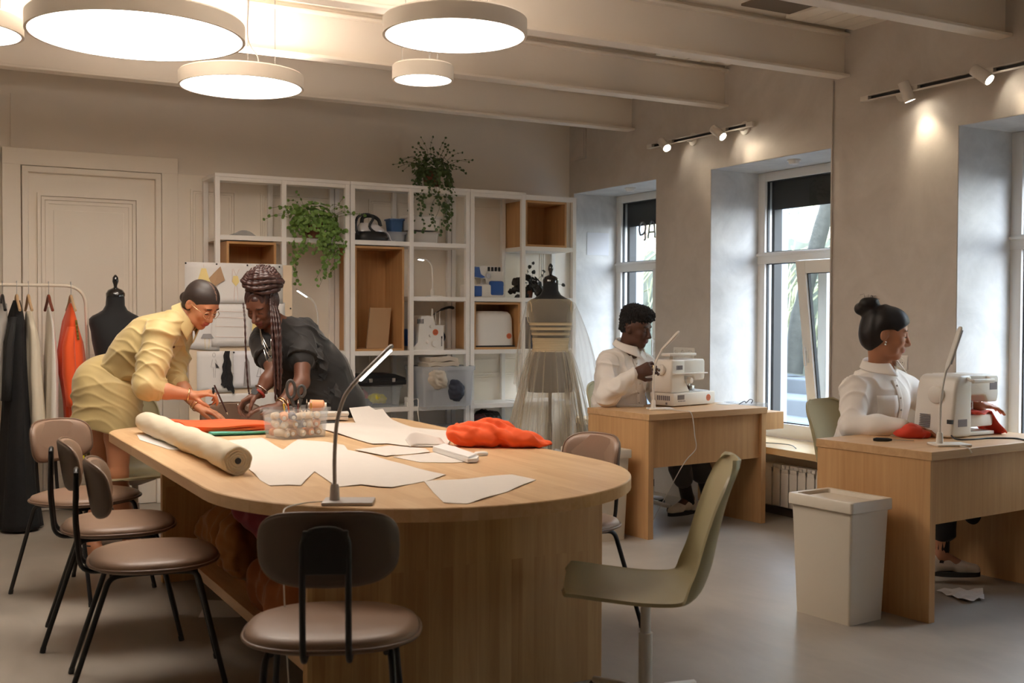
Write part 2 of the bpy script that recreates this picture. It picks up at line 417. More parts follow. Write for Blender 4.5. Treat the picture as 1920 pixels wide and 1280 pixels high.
# ------------------------------------------------------------------ the room
XR, YB, ZC = 4.95, 7.975, 3.03
XL, YF0 = -2.6, -2.8
XW = 5.38                                   # inner face of the window frames
OPEN = [(6.746, 7.906), (4.964, 6.110), (2.900, 4.048), (.84, 1.98)]  # last opening is added out of view to bring daylight to the front
ZS, ZH = .47, 2.34
m_wall = plaster('grey_plaster', srgb(186, 178, 170), srgb(206, 199, 192))
m_reveal = plaster('trowelled_plaster', srgb(176, 175, 174), srgb(218, 217, 215), s=2.4, rough=.42, bump=.06, spec=.45)
m_bwall = plaster('painted_wall', srgb(226, 218, 208), srgb(232, 224, 214), s=.9, rough=.7, bump=.04)
m_cream = mat('cream_paint', srgb(240, 232, 220), .5, bump=.03, bscale=30)
m_beam = mat('beam_paint', srgb(230, 221, 210), .6, var=.04, vscale=3)
m_ceil = mat('ceiling_panel', srgb(238, 231, 220), .75, var=.05, vscale=2)
m_white = mat('white_powder_coat', srgb(232, 228, 222), .45)
m_pvc = mat('white_window_frame', srgb(228, 226, 222), .35)
m_dark = mat('dark_rubber', (.02, .022, .025, 1), .5)
m_black = mat('black_metal', (.012, .012, .013, 1), .4, metal=0)
m_steel = mat('brushed_steel', (.55, .55, .55, 1), .3, metal=1)

def concrete_floor():
    m, nt, b = _new('polished_concrete'); L = nt.links; N = nt.nodes.new
    tc = N('ShaderNodeTexCoord')
    n1 = N('ShaderNodeTexNoise'); n1.inputs['Scale'].default_value = 1.1; n1.inputs['Detail'].default_value = 7; n1.inputs['Distortion'].default_value = 1.2
    mp = N('ShaderNodeMapping'); mp.inputs['Scale'].default_value = (3, 1.2, 1); mp.inputs['Rotation'].default_value = (0, 0, .5)
    n2 = N('ShaderNodeTexNoise'); n2.inputs['Scale'].default_value = 2.2; n2.inputs['Detail'].default_value = 8; n2.inputs['Distortion'].default_value = 2
    L.new(tc.outputs['Object'], n1.inputs['Vector']); L.new(tc.outputs['Object'], mp.inputs['Vector']); L.new(mp.outputs[0], n2.inputs['Vector'])
    ad = N('ShaderNodeMath'); ad.operation = 'MULTIPLY_ADD'; ad.inputs[1].default_value = .8; L.new(n2.outputs['Fac'], ad.inputs[0])
    mu = N('ShaderNodeMath'); mu.operation = 'MULTIPLY_ADD'; L.new(n1.outputs['Fac'], mu.inputs[0]); mu.inputs[1].default_value = 1.2; mu.inputs[2].default_value = -.5
    L.new(mu.outputs[0], ad.inputs[2]); ad.use_clamp = True
    mx = N('ShaderNodeMix'); mx.data_type = 'RGBA'; mx.inputs[6].default_value = srgb(140, 132, 122); mx.inputs[7].default_value = srgb(176, 168, 157)
    L.new(ad.outputs[0], mx.inputs[0]); L.new(mx.outputs[2], b.inputs['Base Color'])
    rr = N('ShaderNodeMapRange'); rr.inputs[3].default_value = .30; rr.inputs[4].default_value = .5; L.new(n2.outputs['Fac'], rr.inputs[0]); L.new(rr.outputs[0], b.inputs['Roughness'])
    b.inputs['Specular IOR Level'].default_value = .45
    return m
m_floor = concrete_floor()
struct('floor', MB().box(XL-.3, 5.56, YF0-.3, YB+.3, -.12, 0), m_floor)
struct('ceiling', MB().box(XL-.3, 5.7, YF0-.3, YB+.3, ZC, ZC+.15), m_ceil)
# back wall with a low-relief seam, side walls behind the camera
struct('wall_back', MB().box(XL-.3, XR+.7, YB, YB+.3, -.12, ZC+.1), m_bwall)
struct('wall_left', MB().box(XL-.3, XL, YF0, YB, -.12, ZC+.1), m_bwall)
struct('wall_front', MB().box(XL-.3, XR+.7, YF0-.3, YF0, -.12, ZC+.1), m_bwall)
# window wall: piers, lintel, niche aprons; the reveals are trowelled plaster
w = MB(); T0, T1 = XR, 5.55
edges = [YF0]+[v for o in reversed(OPEN) for v in o]+[YB]
for a, b in zip(edges[0::2], edges[1::2]): w.box(T0, T1, a, b, -.12, ZC+.05)
for a, b in OPEN:
    w.box(T0, T1, a, b, ZH, ZC+.05); w.box(5.12, T1, a, b, -.12, ZS-.05)
struct('wall_right', w, m_wall)
rv = MB()
for a, b in OPEN:
    rv.box(T0+.002, 5.40, b-.004, b+.001, ZS, ZH); rv.box(T0+.002, 5.40, a-.001, a+.004, ZS, ZH)
    rv.box(T0+.002, 5.40, a+.004, b-.004, ZH-.004, ZH+.001)
struct('trim_1', rv, m_reveal, 'trowelled plaster lining of the window reveals')
m_sill = wood('pale_oak_sill', srgb(226, 200, 160), srgb(205, 172, 128), 'Y', 'X', rough=.22)
sl = MB()
for a, b in OPEN: sl.box(XR-.035, 5.40, a+.002, b-.002, ZS-.045, ZS, bev=.004)
struct('trim_2', sl, m_sill, 'pale wooden window sills')
# baseboard along the window wall niche
bb = MB()
for a, b in OPEN: bb.box(5.10, 5.12, a, b, 0, .05)
struct('baseboard_right', bb, mat('dark_baseboard', srgb(92, 84, 76), .6))
# vertical corner bead and conduit on the big pier
tr = MB(); tr.tube([(XR-.012, 4.952, 2.74), (XR-.012, 4.952, .5)], .006, 6)
struct('trim_3', tr, m_wall, 'thin conduit down the pier edge')
# wainscot panelling of the lower back wall, with moulded frames
wn = MB(); wn.box(1.706, XR, YB-.012, YB+.01, 0, 2.30)
def frame_moulding(mb, x0, x1, z0, z1, wd, y, dp):
    for k in range(3):
        o = wd*k/3; t = wd/3*.8; d = dp*(1-.3*k)
        mb.box(x0+o+t, x1-o-t, y-d, y+.004, z1-o-t, z1-o); mb.box(x0+o+t, x1-o-t, y-d, y+.004, z0+o, z0+o+t)
        mb.box(x0+o, x0+o+t, y-d, y+.004, z0+o, z1-o); mb.box(x1-o-t, x1-o, y-d, y+.004, z0+o, z1-o)
for x0, x1 in ((1.80, 2.12), (2.30, 3.02), (3.14, 3.86), (3.98, 4.70)):
    frame_moulding(wn, x0, x1, .95, 2.2, .05, YB-.012, .014); frame_moulding(wn, x0, x1, .15, .85, .05, YB-.012, .014)
struct('trim_4', wn, m_cream, 'cream moulded panelling behind the shelves')
# door with its moulded casing
dr = MB(); yd = YB
dr.box(.588, .70, yd-.035, yd+.01, 0, 2.405, bev=.004); dr.box(1.60, 1.712, yd-.035, yd+.01, 0, 2.405, bev=.004); dr.box(.588, 1.712, yd-.0365, yd+.01, 2.2955, 2.4065, bev=.004)
dr.box(.705, .745, yd-.05, yd+.01, 0, 2.29, bev=.006); dr.box(1.555, 1.595, yd-.05, yd+.01, 0, 2.29, bev=.006); dr.box(.705, 1.595, yd-.051, yd+.01, 2.25, 2.291, bev=.006)
fr = struct('trim_5', dr, m_cream, 'moulded casing around the cream door')
d2 = MB(); d2.box(.745, 1.555, yd-.012, yd+.01, .005, 2.25)
for z0, z1 in ((1.02, 2.12), (.12, .86)):
    frame_moulding(d2, .80, 1.45, z0, z1, .075, yd-.012, .022)
    d2.box(.90, 1.35, yd-.016, yd, z0+.11, z1-.11, bev=.003)
door = struct('door_1', d2, m_cream, 'tall cream panelled door behind the clothes rack')
dh = MB(); dh.tube(fillet([(1.51, yd-.012, 1.02), (1.51, yd-.06, 1.02), (1.40, yd-.06, 1.02)], .01), .009, 8); dh.lathe([(0, 0), (.025, 0), (.025, .006), (0, .006)], 16, T=lambda v: (1.51+v[0], yd-.012-v[2], 1.02+v[1]))
obj('door_handle', dh, m_steel, door, 40)
sm = MB(); sm.box(.644, .656, YB-.012, YB+.01, 2.406, 2.76)
struct('trim_6', sm, m_bwall, 'boxed seam above the door')
# I-beams under the ceiling
for i, yc in enumerate((7.075, 5.975, 4.875, 3.775, 2.675, 1.575)):
    b = MB(); b.box(XL, XR+.02, yc-.05, yc+.05, 2.742, 2.758, bev=.003); b.box(XL, XR+.02, yc-.006, yc+.006, 2.75, ZC); b.box(XL, XR+.02, yc-.05, yc+.05, 2.985, 3.0, bev=.003)
    struct('beam', b, m_beam, 'painted steel ceiling beam')
# ceiling: uneven panels; recesses are flat strips with their shade put into the colour
m_recess_shade = mat('recess_shade', srgb(120, 108, 94), .8)
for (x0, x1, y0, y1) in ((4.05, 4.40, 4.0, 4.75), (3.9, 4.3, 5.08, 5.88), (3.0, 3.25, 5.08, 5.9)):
    struct('trim_7', MB().box(x0, x1, y0, y1, ZC-.012, ZC+.002), m_recess_shade, 'flat ceiling strip between the beams, coloured dark as recess shade')
pl = MB()
for k in range(5): pl.box(4.42+k*.11, 4.525+k*.11, 3.9, 4.8, ZC-.02, ZC+.002)
for k in range(5): pl.box(4.32+k*.12, 4.43+k*.12, 5.05, 5.9, ZC-.02, ZC+.002)
struct('trim_8', pl, m_ceil, 'boarded strip of the ceiling by the window wall')
vg = thing('ceiling_vent', 'small black slatted ceiling vent between the beams', 'vent', (2.78, 5.45, ZC))
g = MB(); g.box(-.09, .09, -.09, .09, -.012, 0); obj('frame', g, m_ceil, vg)
g = MB()
for k in range(4): g.box(-.075, .075, -.07+k*.04, -.05+k*.04, -.022, -.012)
obj('slat', g, m_dark, vg)
# wall access hatch high in the corner
hv = thing('wall_hatch', 'small white access hatch high in the room corner', 'hatch', (XR, 7.815, 2.74))
obj('frame', MB().box(-.012, .01, -.105, .105, -.13, .13, bev=.003), m_wall, hv); obj('panel', MB().box(-.018, 0, -.085, .085, -.11, .11, bev=.002), m_wall, hv)

# windows
m_glass = glass('window_glass')
m_shut = mat('dark_roller_shutter', srgb(48, 47, 46), .55, var=.15, vscale=3)
def window(n, y0, y1, tilted=False, label=None):
    f = .072; z0, z1 = ZS+.002, ZH-.006
    fm = MB(); X0, X1 = XW, XW+.07
    fm.box(X0, X1, y0, y0+f, z0, z1, bev=.006); fm.box(X0, X1, y1-f, y1, z0, z1, bev=.006)
    fm.box(X0, X1, y0+f, y1-f, z1-f*.85, z1, bev=.003); fm.box(X0, X1, y0+f, y1-f, z0, z0+.10, bev=.003)
    fm.box(X0-.003, X1, y0+.001, y1-.001, 1.69, 1.77, bev=.003); fm.box(X0-.016, X0+.01, y0-.01, y1+.01, 1.745, 1.762, bev=.003)
    ym = y0+.52
    fm.box(X0+.012, X1, ym-.04, ym+.04, z0, 1.70, bev=.006)
    w = struct('window_%d' % n, fm, m_pvc, label, 40)
    g = MB(); g.box(X0+.03, X0+.034, y0+f, y1-f, 1.77, z1-f*.85); g.box(X0+.03, X0+.034, ym+.03, y1-f, z0+.09, 1.69)
    obj('glass_pane', g, m_glass, w)
    gk = MB()
    for a, b, c, d in ((y0+f, y1-f, 1.768, z1-f*.85+.002), (ym+.04, y1-f, z0+.1, 1.692)):
        for q in ((a, a+.008, c, d), (b-.008, b, c, d), (a, b, c, c+.008), (a, b, d-.008, d)): gk.box(X0+.022, X0+.04, q[0], q[1], q[2], q[3])
    obj('gasket', gk, m_dark, w)
    # opening sash, leaning into the room at the top when tilted
    ang = R(7.0) if tilted else 0
    def T(v):
        dz = v[2]-.565; dx = v[0]-(X0+.004); c, s = math.cos(ang), math.sin(ang)
        return (X0+.004+dx*c-dz*s, v[1], .565+dz*c+dx*s)
    s = MB(); a, b = y0+.015, ym+.05; q = .085
    s.box(X0-.045, X0+.004, a, a+q, .565, 1.70, .006, T); s.box(X0-.045, X0+.004, b-q, b, .565, 1.70, .006, T)
    s.box(X0-.045, X0+.004, a+q, b-q, .565, .65, .003, T); s.box(X0-.045, X0+.004, a+q, b-q, 1.70-q, 1.70, .003, T)
    so = obj('sash', s, m_pvc, w, 40)
    e = MB(); e.box(X0-.022, X0-.018, a+q, b-q, .65, 1.70-q, 0, T); obj('sash_glass', e, m_glass, so)
    e = MB()
    for yy in (a+q, b-q-.008): e.box(X0-.03, X0-.006, yy, yy+.01, .65, 1.70-q, 0, T)
    for zz in (.645, 1.70-q-.006): e.box(X0-.03, X0-.006, a+q, b-q, zz, zz+.01, 0, T)
    obj('sash_gasket', e, m_dark, so)
    e = MB(); e.box(X0-.056, X0-.044, b-.055, b-.03, 1.02, 1.14, .004, T); e.box(X0-.08, X0-.066, b-.05, b-.035, 1.0, 1.13, .004, T); e.box(X0-.07, X0-.05, b-.05, b-.035, 1.10, 1.125, .003, T)
    obj('sash_handle', e, m_pvc, so, 40)
    # roller shutter just outside: box at the top and dark side guides
    sh = MB(); sh.box(5.47, 5.56, y0+.02, y1-.02, 2.09, 2.38); sh.box(5.462, 5.48, y0+.02, y1-.02, 2.075, 2.10)
    sh.box(5.47, 5.54, y0+.03, y0+.075, z0, 2.12); sh.box(5.47, 5.54, y1-.075, y1-.03, z0, 2.12)
    obj('roller_shutter', sh, m_shut, w)
    return w
window(1, *OPEN[0], label='far window by the corner with letters on its pane')
window(2, *OPEN[1], tilted=True, label='middle window with its sash tilted open')
window(3, *OPEN[2], label='near window at the right edge')
window(4, *OPEN[3], label='unseen window nearest the camera, added for daylight fill')
# lettering stuck to the far window, drawn as bent strokes
lt = MB(); X = XW+.026
def stroke(pts, r=.0075): lt.tube([(X, y, z) for y, z in bez(pts, 6)], r, 6)
stroke([(7.585, 1.99), (7.60, 2.035), (7.585, 2.08), (7.55, 2.095), (7.518, 2.07), (7.515, 2.03), (7.545, 1.995), (7.585, 1.99)][::-1])
stroke([(7.515, 2.05), (7.518, 2.0), (7.515, 1.955), (7.53, 1.945)])
stroke([(7.475, 1.955), (7.468, 2.0), (7.455, 2.06), (7.425, 2.095), (7.395, 2.07), (7.385, 2.01), (7.38, 1.955)])
stroke([(7.468, 2.005), (7.43, 2.005), (7.385, 2.005)])
tag(obj('window_lettering', lt, mat('grey_vinyl', srgb(120, 120, 118), .5), smooth=60), 'grey rounded lettering stuck high on the far window', 'lettering')
# paper sheets on the first reveal
pz = MB().box(5.08, 5.30, 7.898, 7.901, 1.83, 2.02)
tag(obj('paper_notice', pz, mat('notice_paper', srgb(222, 224, 232), .7)), 'blank white paper stuck to the reveal beside the far window', 'paper')
# detectors on the reveal soffits
for y, lb in ((7.30, 'white smoke detector on the far window soffit'), (5.45, 'white smoke detector on the middle window soffit')):
    d = thing('smoke_detector', lb, 'detector', (5.10, y, ZH-.004), group='smoke detectors above the windows')
    obj('base', MB().lathe([(0, 0), (.045, 0), (.045, -.01), (0, -.01)], 20), m_white, d, 40); obj('cover', MB().lathe([(0, -.01), (.038, -.01), (.03, -.028), (0, -.03)], 20), m_white, d, 40)
# radiator in the niche of the middle window
rd = thing('radiator', 'white sectional radiator under the middle window sill', 'radiator', (5.05, 5.15, 0))
m_rad = mat('white_enamel', srgb(226, 220, 210), .35)
for k in range(9):
    s = MB(); y = -.12+k*.078
    s.box(-.036, -.026, y-.034, y+.034, .08, .30, .003); s.box(-.03, .03, y-.006, y+.006, .08, .35, .002)
    s.box(-.03, .035, y-.034, y+.034, .325, .352, .006); s.box(-.034, -.028, y-.03, y+.03, .30, .326, 0); s.box(.02, .03, y-.034, y+.034, .08, .34, .002)
    obj('section', s, m_rad, rd, 40)
pp = MB(); pp.tube([(0, -.16, .10), (0, .55, .10)], .012, 8); pp.tube([(0, -.16, .32), (0, .55, .32)], .012, 8); pp.tube([(0, .52, .10), (0, .52, 0)], .01, 8); pp.tube([(0, -.14, .10), (0, -.14, 0)], .01, 8); obj('pipe', pp, m_rad, rd, 40)
# sockets on the piers
def socket(y, z, n, lb):
    t = thing('wall_socket', lb, 'socket', (XR, y, z)); wd = .08*n
    obj('plate', MB().box(-.011, .002, -wd/2, wd/2, -.04, .04, bev=.004), m_white, t, 40)
    for k in range(n):
        yy = -wd/2+.04+.08*k
        f = obj('outlet', MB().lathe([(0, 0), (.026, 0), (.024, .004), (.018, -.003), (0, -.003)], 18, T=lambda v: (-.012-v[2], yy+v[0], v[1])), m_white, t, 40)
        obj('pin_hole', MB().lathe([(0, 0), (.003, 0), (.003, .002), (0, .002)], 8, T=lambda v: (-.0105-v[2], yy-.009+v[0], v[1])).lathe([(0, 0), (.003, 0), (.003, .002), (0, .002)], 8, T=lambda v: (-.0105-v[2], yy+.009+v[0], v[1])), m_dark, f)
socket(6.39, 1.05, 3, 'triple white wall socket on the pier behind the man')
socket(4.405, 1.06, 1, 'single white wall socket on the pier behind the seated woman')
# white electric trunking low on the first pier, seen under the desk
# ------------------------------------------------------------------ lamps
m_disc = emis('lamp_diffuser', (1.0, .90, .80), 13.5)
m_up = emis('added_upglow', (1.0, .89, .78), 13.0)
m_lamp = mat('lamp_white', srgb(222, 216, 208), .5)
m_wire = mat('grey_wire', (.18, .16, .14, 1), .5)
def pendant(x, y, z, d, lb, h=.075):
    t = thing('pendant_lamp', lb, 'lamp', (x, y, z), group='round pendant lamps'); r = d/2
    obj('housing', MB().lathe([(0, h-.012), (r-.012, h-.012), (r-.012, 0), (r, 0), (r, h-.008), (r-.008, h), (0, h)], 64), m_lamp, t, 40)
    obj('added_upglow_disc', MB().lathe([(0, h+.001), (r-.03, h+.001), (r-.03, h+.004), (0, h+.004)], 48), m_up, t, 40)  # unseen upward glow, added to raise the ambient light
    obj('diffuser', MB().lathe([(0, .004), (r-.012, .004), (r-.012, .012), (0, .012)], 64), m_disc, t, 40)
    for k in range(3):
        a = 2*PI*k/3+.4; obj('suspension_wire', MB().tube([(r*.7*math.cos(a), r*.7*math.sin(a), h), (r*.7*math.cos(a), r*.7*math.sin(a), ZC-z)], .0016, 6), m_wire, t)
    cb = bez([(r*.25, 0, h), (r*.3, .03, h+.1), (r*.15, .05, h+.2), (r*.16, .04, ZC-z)], 6)
    obj('power_cable', MB().tube(cb, .004, 6), m_wire, t)
    return t
pendant(.903, 4.972, 2.505, .90, 'largest round pendant lamp, over the left of the table')
pendant(1.594, 5.862, 2.519, .648, 'medium round pendant lamp hanging lower beside the largest one')
pendant(2.029, 4.174, 2.475, .60, 'medium round pendant lamp with a small one hanging behind it')
pendant(2.246, 4.977, 2.463, .30, 'smallest round pendant lamp, directly behind a medium one')
pendant(.235, 5.30, 2.515, .50, 'round pendant lamp cut off by the left edge of the picture')
# wall tracks with spot heads
m_lens = emis('spot_lens', (1.0, .88, .70), 60.0)
def track(y0, y1, z, heads, lb, hb, mounts):
    t = thing('spotlight_track', lb, 'spotlight track', (XR, 0, z), group='spotlight tracks on the window wall')
    b = MB(); b.box(-.088, -.055, y0, y1, -.003, .0); b.box(-.088, -.055, y0, y1, .022, .025); b.box(-.06, -.055, y0, y1, 0, .024)
    for yy in (y0, y1): b.box(-.088, -.055, yy-.03, yy+.03, -.004, .026, .003)
    obj('rail', b, m_lamp, t, 40); obj('groove', MB().box(-.0615, -.0595, y0+.03, y1-.03, 0, .022), m_dark, t)
    for y in mounts: obj('wall_mount', MB().lathe([(0, 0), (.045, 0), (.045, .012), (.02, .02), (.02, .06), (0, .06)], 20, T=lambda v: (-v[2], y+v[0], .012+v[1])), m_lamp, t, 40)
    for i, (y, d) in enumerate(heads):
        d = Vector(d).normalized(); q = d.to_track_quat('Z', 'Y').to_matrix()
        c = Vector((-.115, y, -.005))
        T = lambda v: c+q @ Vector(v)
        h = obj('spot_head', MB().lathe([(0, -.05), (.03, -.05), (.031, .06), (.027, .06), (.027, .045), (0, .045)], 24, T=T), m_lamp, t, 40)
        obj('lens', MB().lathe([(0, .046), (.0265, .046), (.0265, .05), (0, .05)], 20, T=T), m_lens, h)
        obj('adapter', MB().box(-.088, -.06, y-.05, y+.05, .0, .022, .003).tube([(-.075, y, .01), tuple(c)], .008, 8), m_lamp, h, 40)
        L = bpy.data.lights.new('spot', 'SPOT'); L.energy = 7; L.color = (1, .83, .6); L.spot_size = R(76); L.spot_blend = .8; L.shadow_soft_size = .03
        lo = bpy.data.objects.new('spot_light', L); COL.objects.link(lo); lo.parent = h
        lo.location = Vector((-.115, y, -.005))+d*.066; lo.rotation_euler = d.to_track_quat('-Z', 'Y').to_euler()
track(5.62, 6.72, 2.56, [(6.50, (-.12, -.85, -.62)), (5.90, (.12, -.8, -.6))], 'white spotlight track between the far and middle windows', '', [6.30, 5.75])
track(2.7, 4.63, 2.56, [(4.30, (.30, -.22, -1)), (3.82, (.12, -.75, -.6)), (3.1, (.2, -.6, -.8))], 'white spotlight track above the near window', '', [4.42, 3.2])

# ------------------------------------------------------------------ outdoors
m_ground = mat('paving', srgb(84, 84, 84), .85, var=.15, vscale=4)
m_pale = mat('pale_render', srgb(176, 180, 188), .85)
m_creamr = mat('cream_render', srgb(190, 180, 140), .85, var=.06, vscale=1)
m_kerb = mat('kerb_stone', srgb(84, 88, 92), .85, var=.12, vscale=5)
struct('ground', MB().box(5.56, 40, -20, 40, -.3, -.05), m_ground)
# outer facade returns beside each window, lit white
fc = MB()
for a, b in OPEN: fc.box(5.56, 5.665, b-.005, b+.25, -.05, 2.7); fc.box(5.56, 5.665, a-.25, a-.03, -.05, 2.7)
struct('trim_9', fc, m_pale, 'white outer window returns')
# stepped kerbs and planted bank opposite
kb = MB()
for k, (x, z) in enumerate(((8.6, .16), (9.1, .36), (9.7, .55))): kb.box(x, x+1.2, 2, 22, -.05, z, .03)
struct('kerb', kb, m_kerb)
bank = MB().sheet(lambda u, v: (10.3+v*1.2+.12*math.sin(u*90), 4+u*20, .5+v*1.9+.05*math.sin(u*140)), 160, 10, .05)
m_bank = mat('dry_ivy', srgb(92, 94, 80), .9, var=.55, vscale=5, stretch=(1, 1, .35))
struct('ground', bank, m_bank, 'ivy covered bank', 60)
iv = MB()
for k in range(420):
    y = random.uniform(6, 21); z = random.uniform(.7, 1.6); x = 10.2+(z-.8)*.65
    iv.tube(bez([(x, y, z), (x+.1, y+random.uniform(-.2, .2), z+.5), (x+.5+random.uniform(-.1, .1), y+random.uniform(-.4, .4), z+random.uniform(.7, 1.3))], 3), random.uniform(.008, .022), 4)
iv = tag(obj('ivy_stems', iv, [mat('ivy_stem', srgb(150, 150, 118), .9, var=.4, vscale=3)]), 'tangle of dry ivy stems on the bank outside', 'ivy', kind='stuff')
fe = thing('fence', 'wire fence on top of the bank outside', 'fence', (11.8, 12, 2.2))
f1 = MB()
for k in range(-34, 35): f1.tube([(0, k*.22, 0), (0, k*.22+1.6, 1.6)], .008, 4); f1.tube([(0, k*.22+1.6, 0), (0, k*.22, 1.6)], .008, 4)
obj('wire_mesh', f1, mat('fence_wire', srgb(130, 140, 138), .5, metal=.3), fe)
for k in range(-3, 4): obj('post', MB().tube([(0, k*2.2, -.4), (0, k*2.2, 1.7)], .03, 8), mat('fence_post', srgb(150, 120, 100), .6), fe)
tk = MB(); tk.tube(bez([(9.95, 10.62, .6), (10.0, 10.5, 1.5), (10.05, 10.18, 2.6), (10.1, 9.85, 3.6), (10.3, 9.5, 5)], 6), [.125]*6+[.10]*6+[.09]*6+[.08]*6+[.07], 14)
tag(obj('tree_trunk', tk, mat('bark', srgb(60, 60, 54), .9, var=.5, vscale=14, bump=.6, bscale=20), smooth=80), 'leaning mottled tree trunk outside the middle window', 'tree')
bd = thing('building', 'pale cream building beyond the fence outside', 'building', (22, 16, 0))
obj('facade', MB().box(0, 4, -24, 24, -.1, 9), m_creamr, bd)
for k in range(-8, 9):
    for z in (1.2, 4.2): obj('window', MB().box(-.05, .05, k*2.6-.5, k*2.6+.5, z, z+1.6), mat('far_window', srgb(120, 130, 138), .3), bd)
ow = thing('outbuilding', 'pale blue outbuilding wall seen through the far window', 'building', (7.9, 11.6, 0))
obj('wall', MB().box(0, .3, -.05, 3.2, -.05, 4.5), mat('pale_blue_render', srgb(120, 128, 138), .85), ow)
cb = thing('utility_cabinet', 'grey metal utility cabinet outside the far window', 'cabinet', (8.6, 11.0, 0))
obj('body', MB().box(-.28, .28, -.35, .35, -.05, 1.88, .02), mat('cabinet_grey', srgb(70, 78, 84), .5), cb, 40); obj('lid', MB().box(-.31, .31, -.38, .38, 1.86, 1.91, .01), mat('cabinet_grey', (0, 0, 0)), cb, 40)

# ------------------------------------------------------------------ sky and exposure
wd = bpy.data.worlds.new('sky'); SC.world = wd; wd.use_nodes = True
nt = wd.node_tree; bg = nt.nodes['Background']
tc = nt.nodes.new('ShaderNodeTexCoord'); sp = nt.nodes.new('ShaderNodeSeparateXYZ'); nt.links.new(tc.outputs['Generated'], sp.inputs[0])
rp = nt.nodes.new('ShaderNodeValToRGB'); nt.links.new(sp.outputs['Z'], rp.inputs[0])
rp.color_ramp.elements[0].color = (.86, .905, 1, 1); rp.color_ramp.elements[1].color = (.60, .77, 1, 1)
nt.links.new(rp.outputs[0], bg.inputs['Color']); bg.inputs['Strength'].default_value = 15.5
SC.view_settings.view_transform = 'Standard'; SC.view_settings.look = 'None'; SC.view_settings.gamma = 1; SC.view_settings.use_curve_mapping = False
SC.view_settings.exposure = 0.0
SC.cycles.use_denoising = True
SC.cycles.max_bounces = 10; SC.cycles.diffuse_bounces = 8; SC.cycles.transparent_max_bounces = 24; SC.cycles.sample_clamp_indirect = 6; SC.cycles.caustics_reflective = False; SC.cycles.caustics_refractive = False
# ------------------------------------------------------------------ the big table
TZ = .74
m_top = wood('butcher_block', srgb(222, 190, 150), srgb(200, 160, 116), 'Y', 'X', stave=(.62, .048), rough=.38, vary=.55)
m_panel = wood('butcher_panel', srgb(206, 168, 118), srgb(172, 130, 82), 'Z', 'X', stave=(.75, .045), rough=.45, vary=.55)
def rounded_table(cx, hw, y0, y1, rf, n=40):
    pts = [(cx+hw*math.cos(a), y0+hw+hw*math.sin(a)) for a in [PI+PI*i/n for i in range(n+1)]]
    pts += [(cx+hw-rf+rf*math.cos(a), y1-rf+rf*math.sin(a)) for a in [PI/2*i/10 for i in range(11)]]
    pts += [(cx-hw+rf+rf*math.cos(a), y1-rf+rf*math.sin(a)) for a in [PI/2+PI/2*i/10 for i in range(11)]]
    return pts
TC = (1.672, 4.44)
tb = thing('cutting_table', 'large pale wooden table with a rounded end, covered in paper patterns', 'table', (TC[0], TC[1], 0))
poly = [(x-TC[0], y-TC[1]) for x, y in rounded_table(TC[0], .787, 2.962, 5.92, .28)]
t = MB(); inner = [(x*.996, y*.998) for x, y in poly]
t.prism(poly, TZ-.042, TZ-.003); t.loft([[(x, y, TZ-.003) for x, y in poly], [(x, y, TZ) for x, y in inner]])
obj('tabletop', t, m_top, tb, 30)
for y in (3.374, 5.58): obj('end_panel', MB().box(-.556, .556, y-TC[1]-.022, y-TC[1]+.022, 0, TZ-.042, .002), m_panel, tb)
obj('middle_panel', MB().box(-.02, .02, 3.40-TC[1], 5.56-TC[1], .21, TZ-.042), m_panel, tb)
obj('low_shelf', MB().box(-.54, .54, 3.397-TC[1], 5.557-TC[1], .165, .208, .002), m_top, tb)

# ------------------------------------------------------------------ sewing desks
m_oak = wood('oak_laminate', srgb(208, 166, 118), srgb(182, 138, 92), 'Z', 'X', stave=(3, .16), rough=.45, vary=.25, fine=34)
m_oaks = wood('oak_laminate_side', srgb(208, 166, 118), srgb(182, 138, 92), 'Z', 'Y', stave=(3, .16), rough=.45, vary=.25, fine=34)
m_oakt = wood('oak_laminate_top', srgb(212, 174, 130), srgb(190, 150, 108), 'X', 'Y', rough=.4)
def desk(x, y, rz, ln, dp, lb, side=False):
    t = thing('sewing_desk', lb, 'desk', (x, y, 0), rz, 'oak sewing desks by the windows')
    obj('desktop', MB().box(0, ln, 0, dp, TZ-.038, TZ, .002), m_oakt, t)
    obj('side_panel', MB().box(.004, .044, .008, dp-.005, 0, TZ-.038, .001), m_oaks, t); obj('side_panel', MB().box(ln-.044, ln-.004, .008, dp-.005, 0, TZ-.038, .001), m_oaks, t)
    obj('modesty_panel', MB().box(.044, ln-.044, .03, .052, .418, TZ-.038), m_oak, t)
    if side: obj('side_tray', MB().box(ln-.002, ln+.215, .06, .45, .588, .70, .002), m_oak, t)
    return t
desk(3.838, 5.286, R(5), .99, .59, 'oak sewing desk at the back, where the man works', True)
desk(3.856, 3.268, R(5), 1.06, .63, 'oak sewing desk nearer the camera, where the woman in white works')

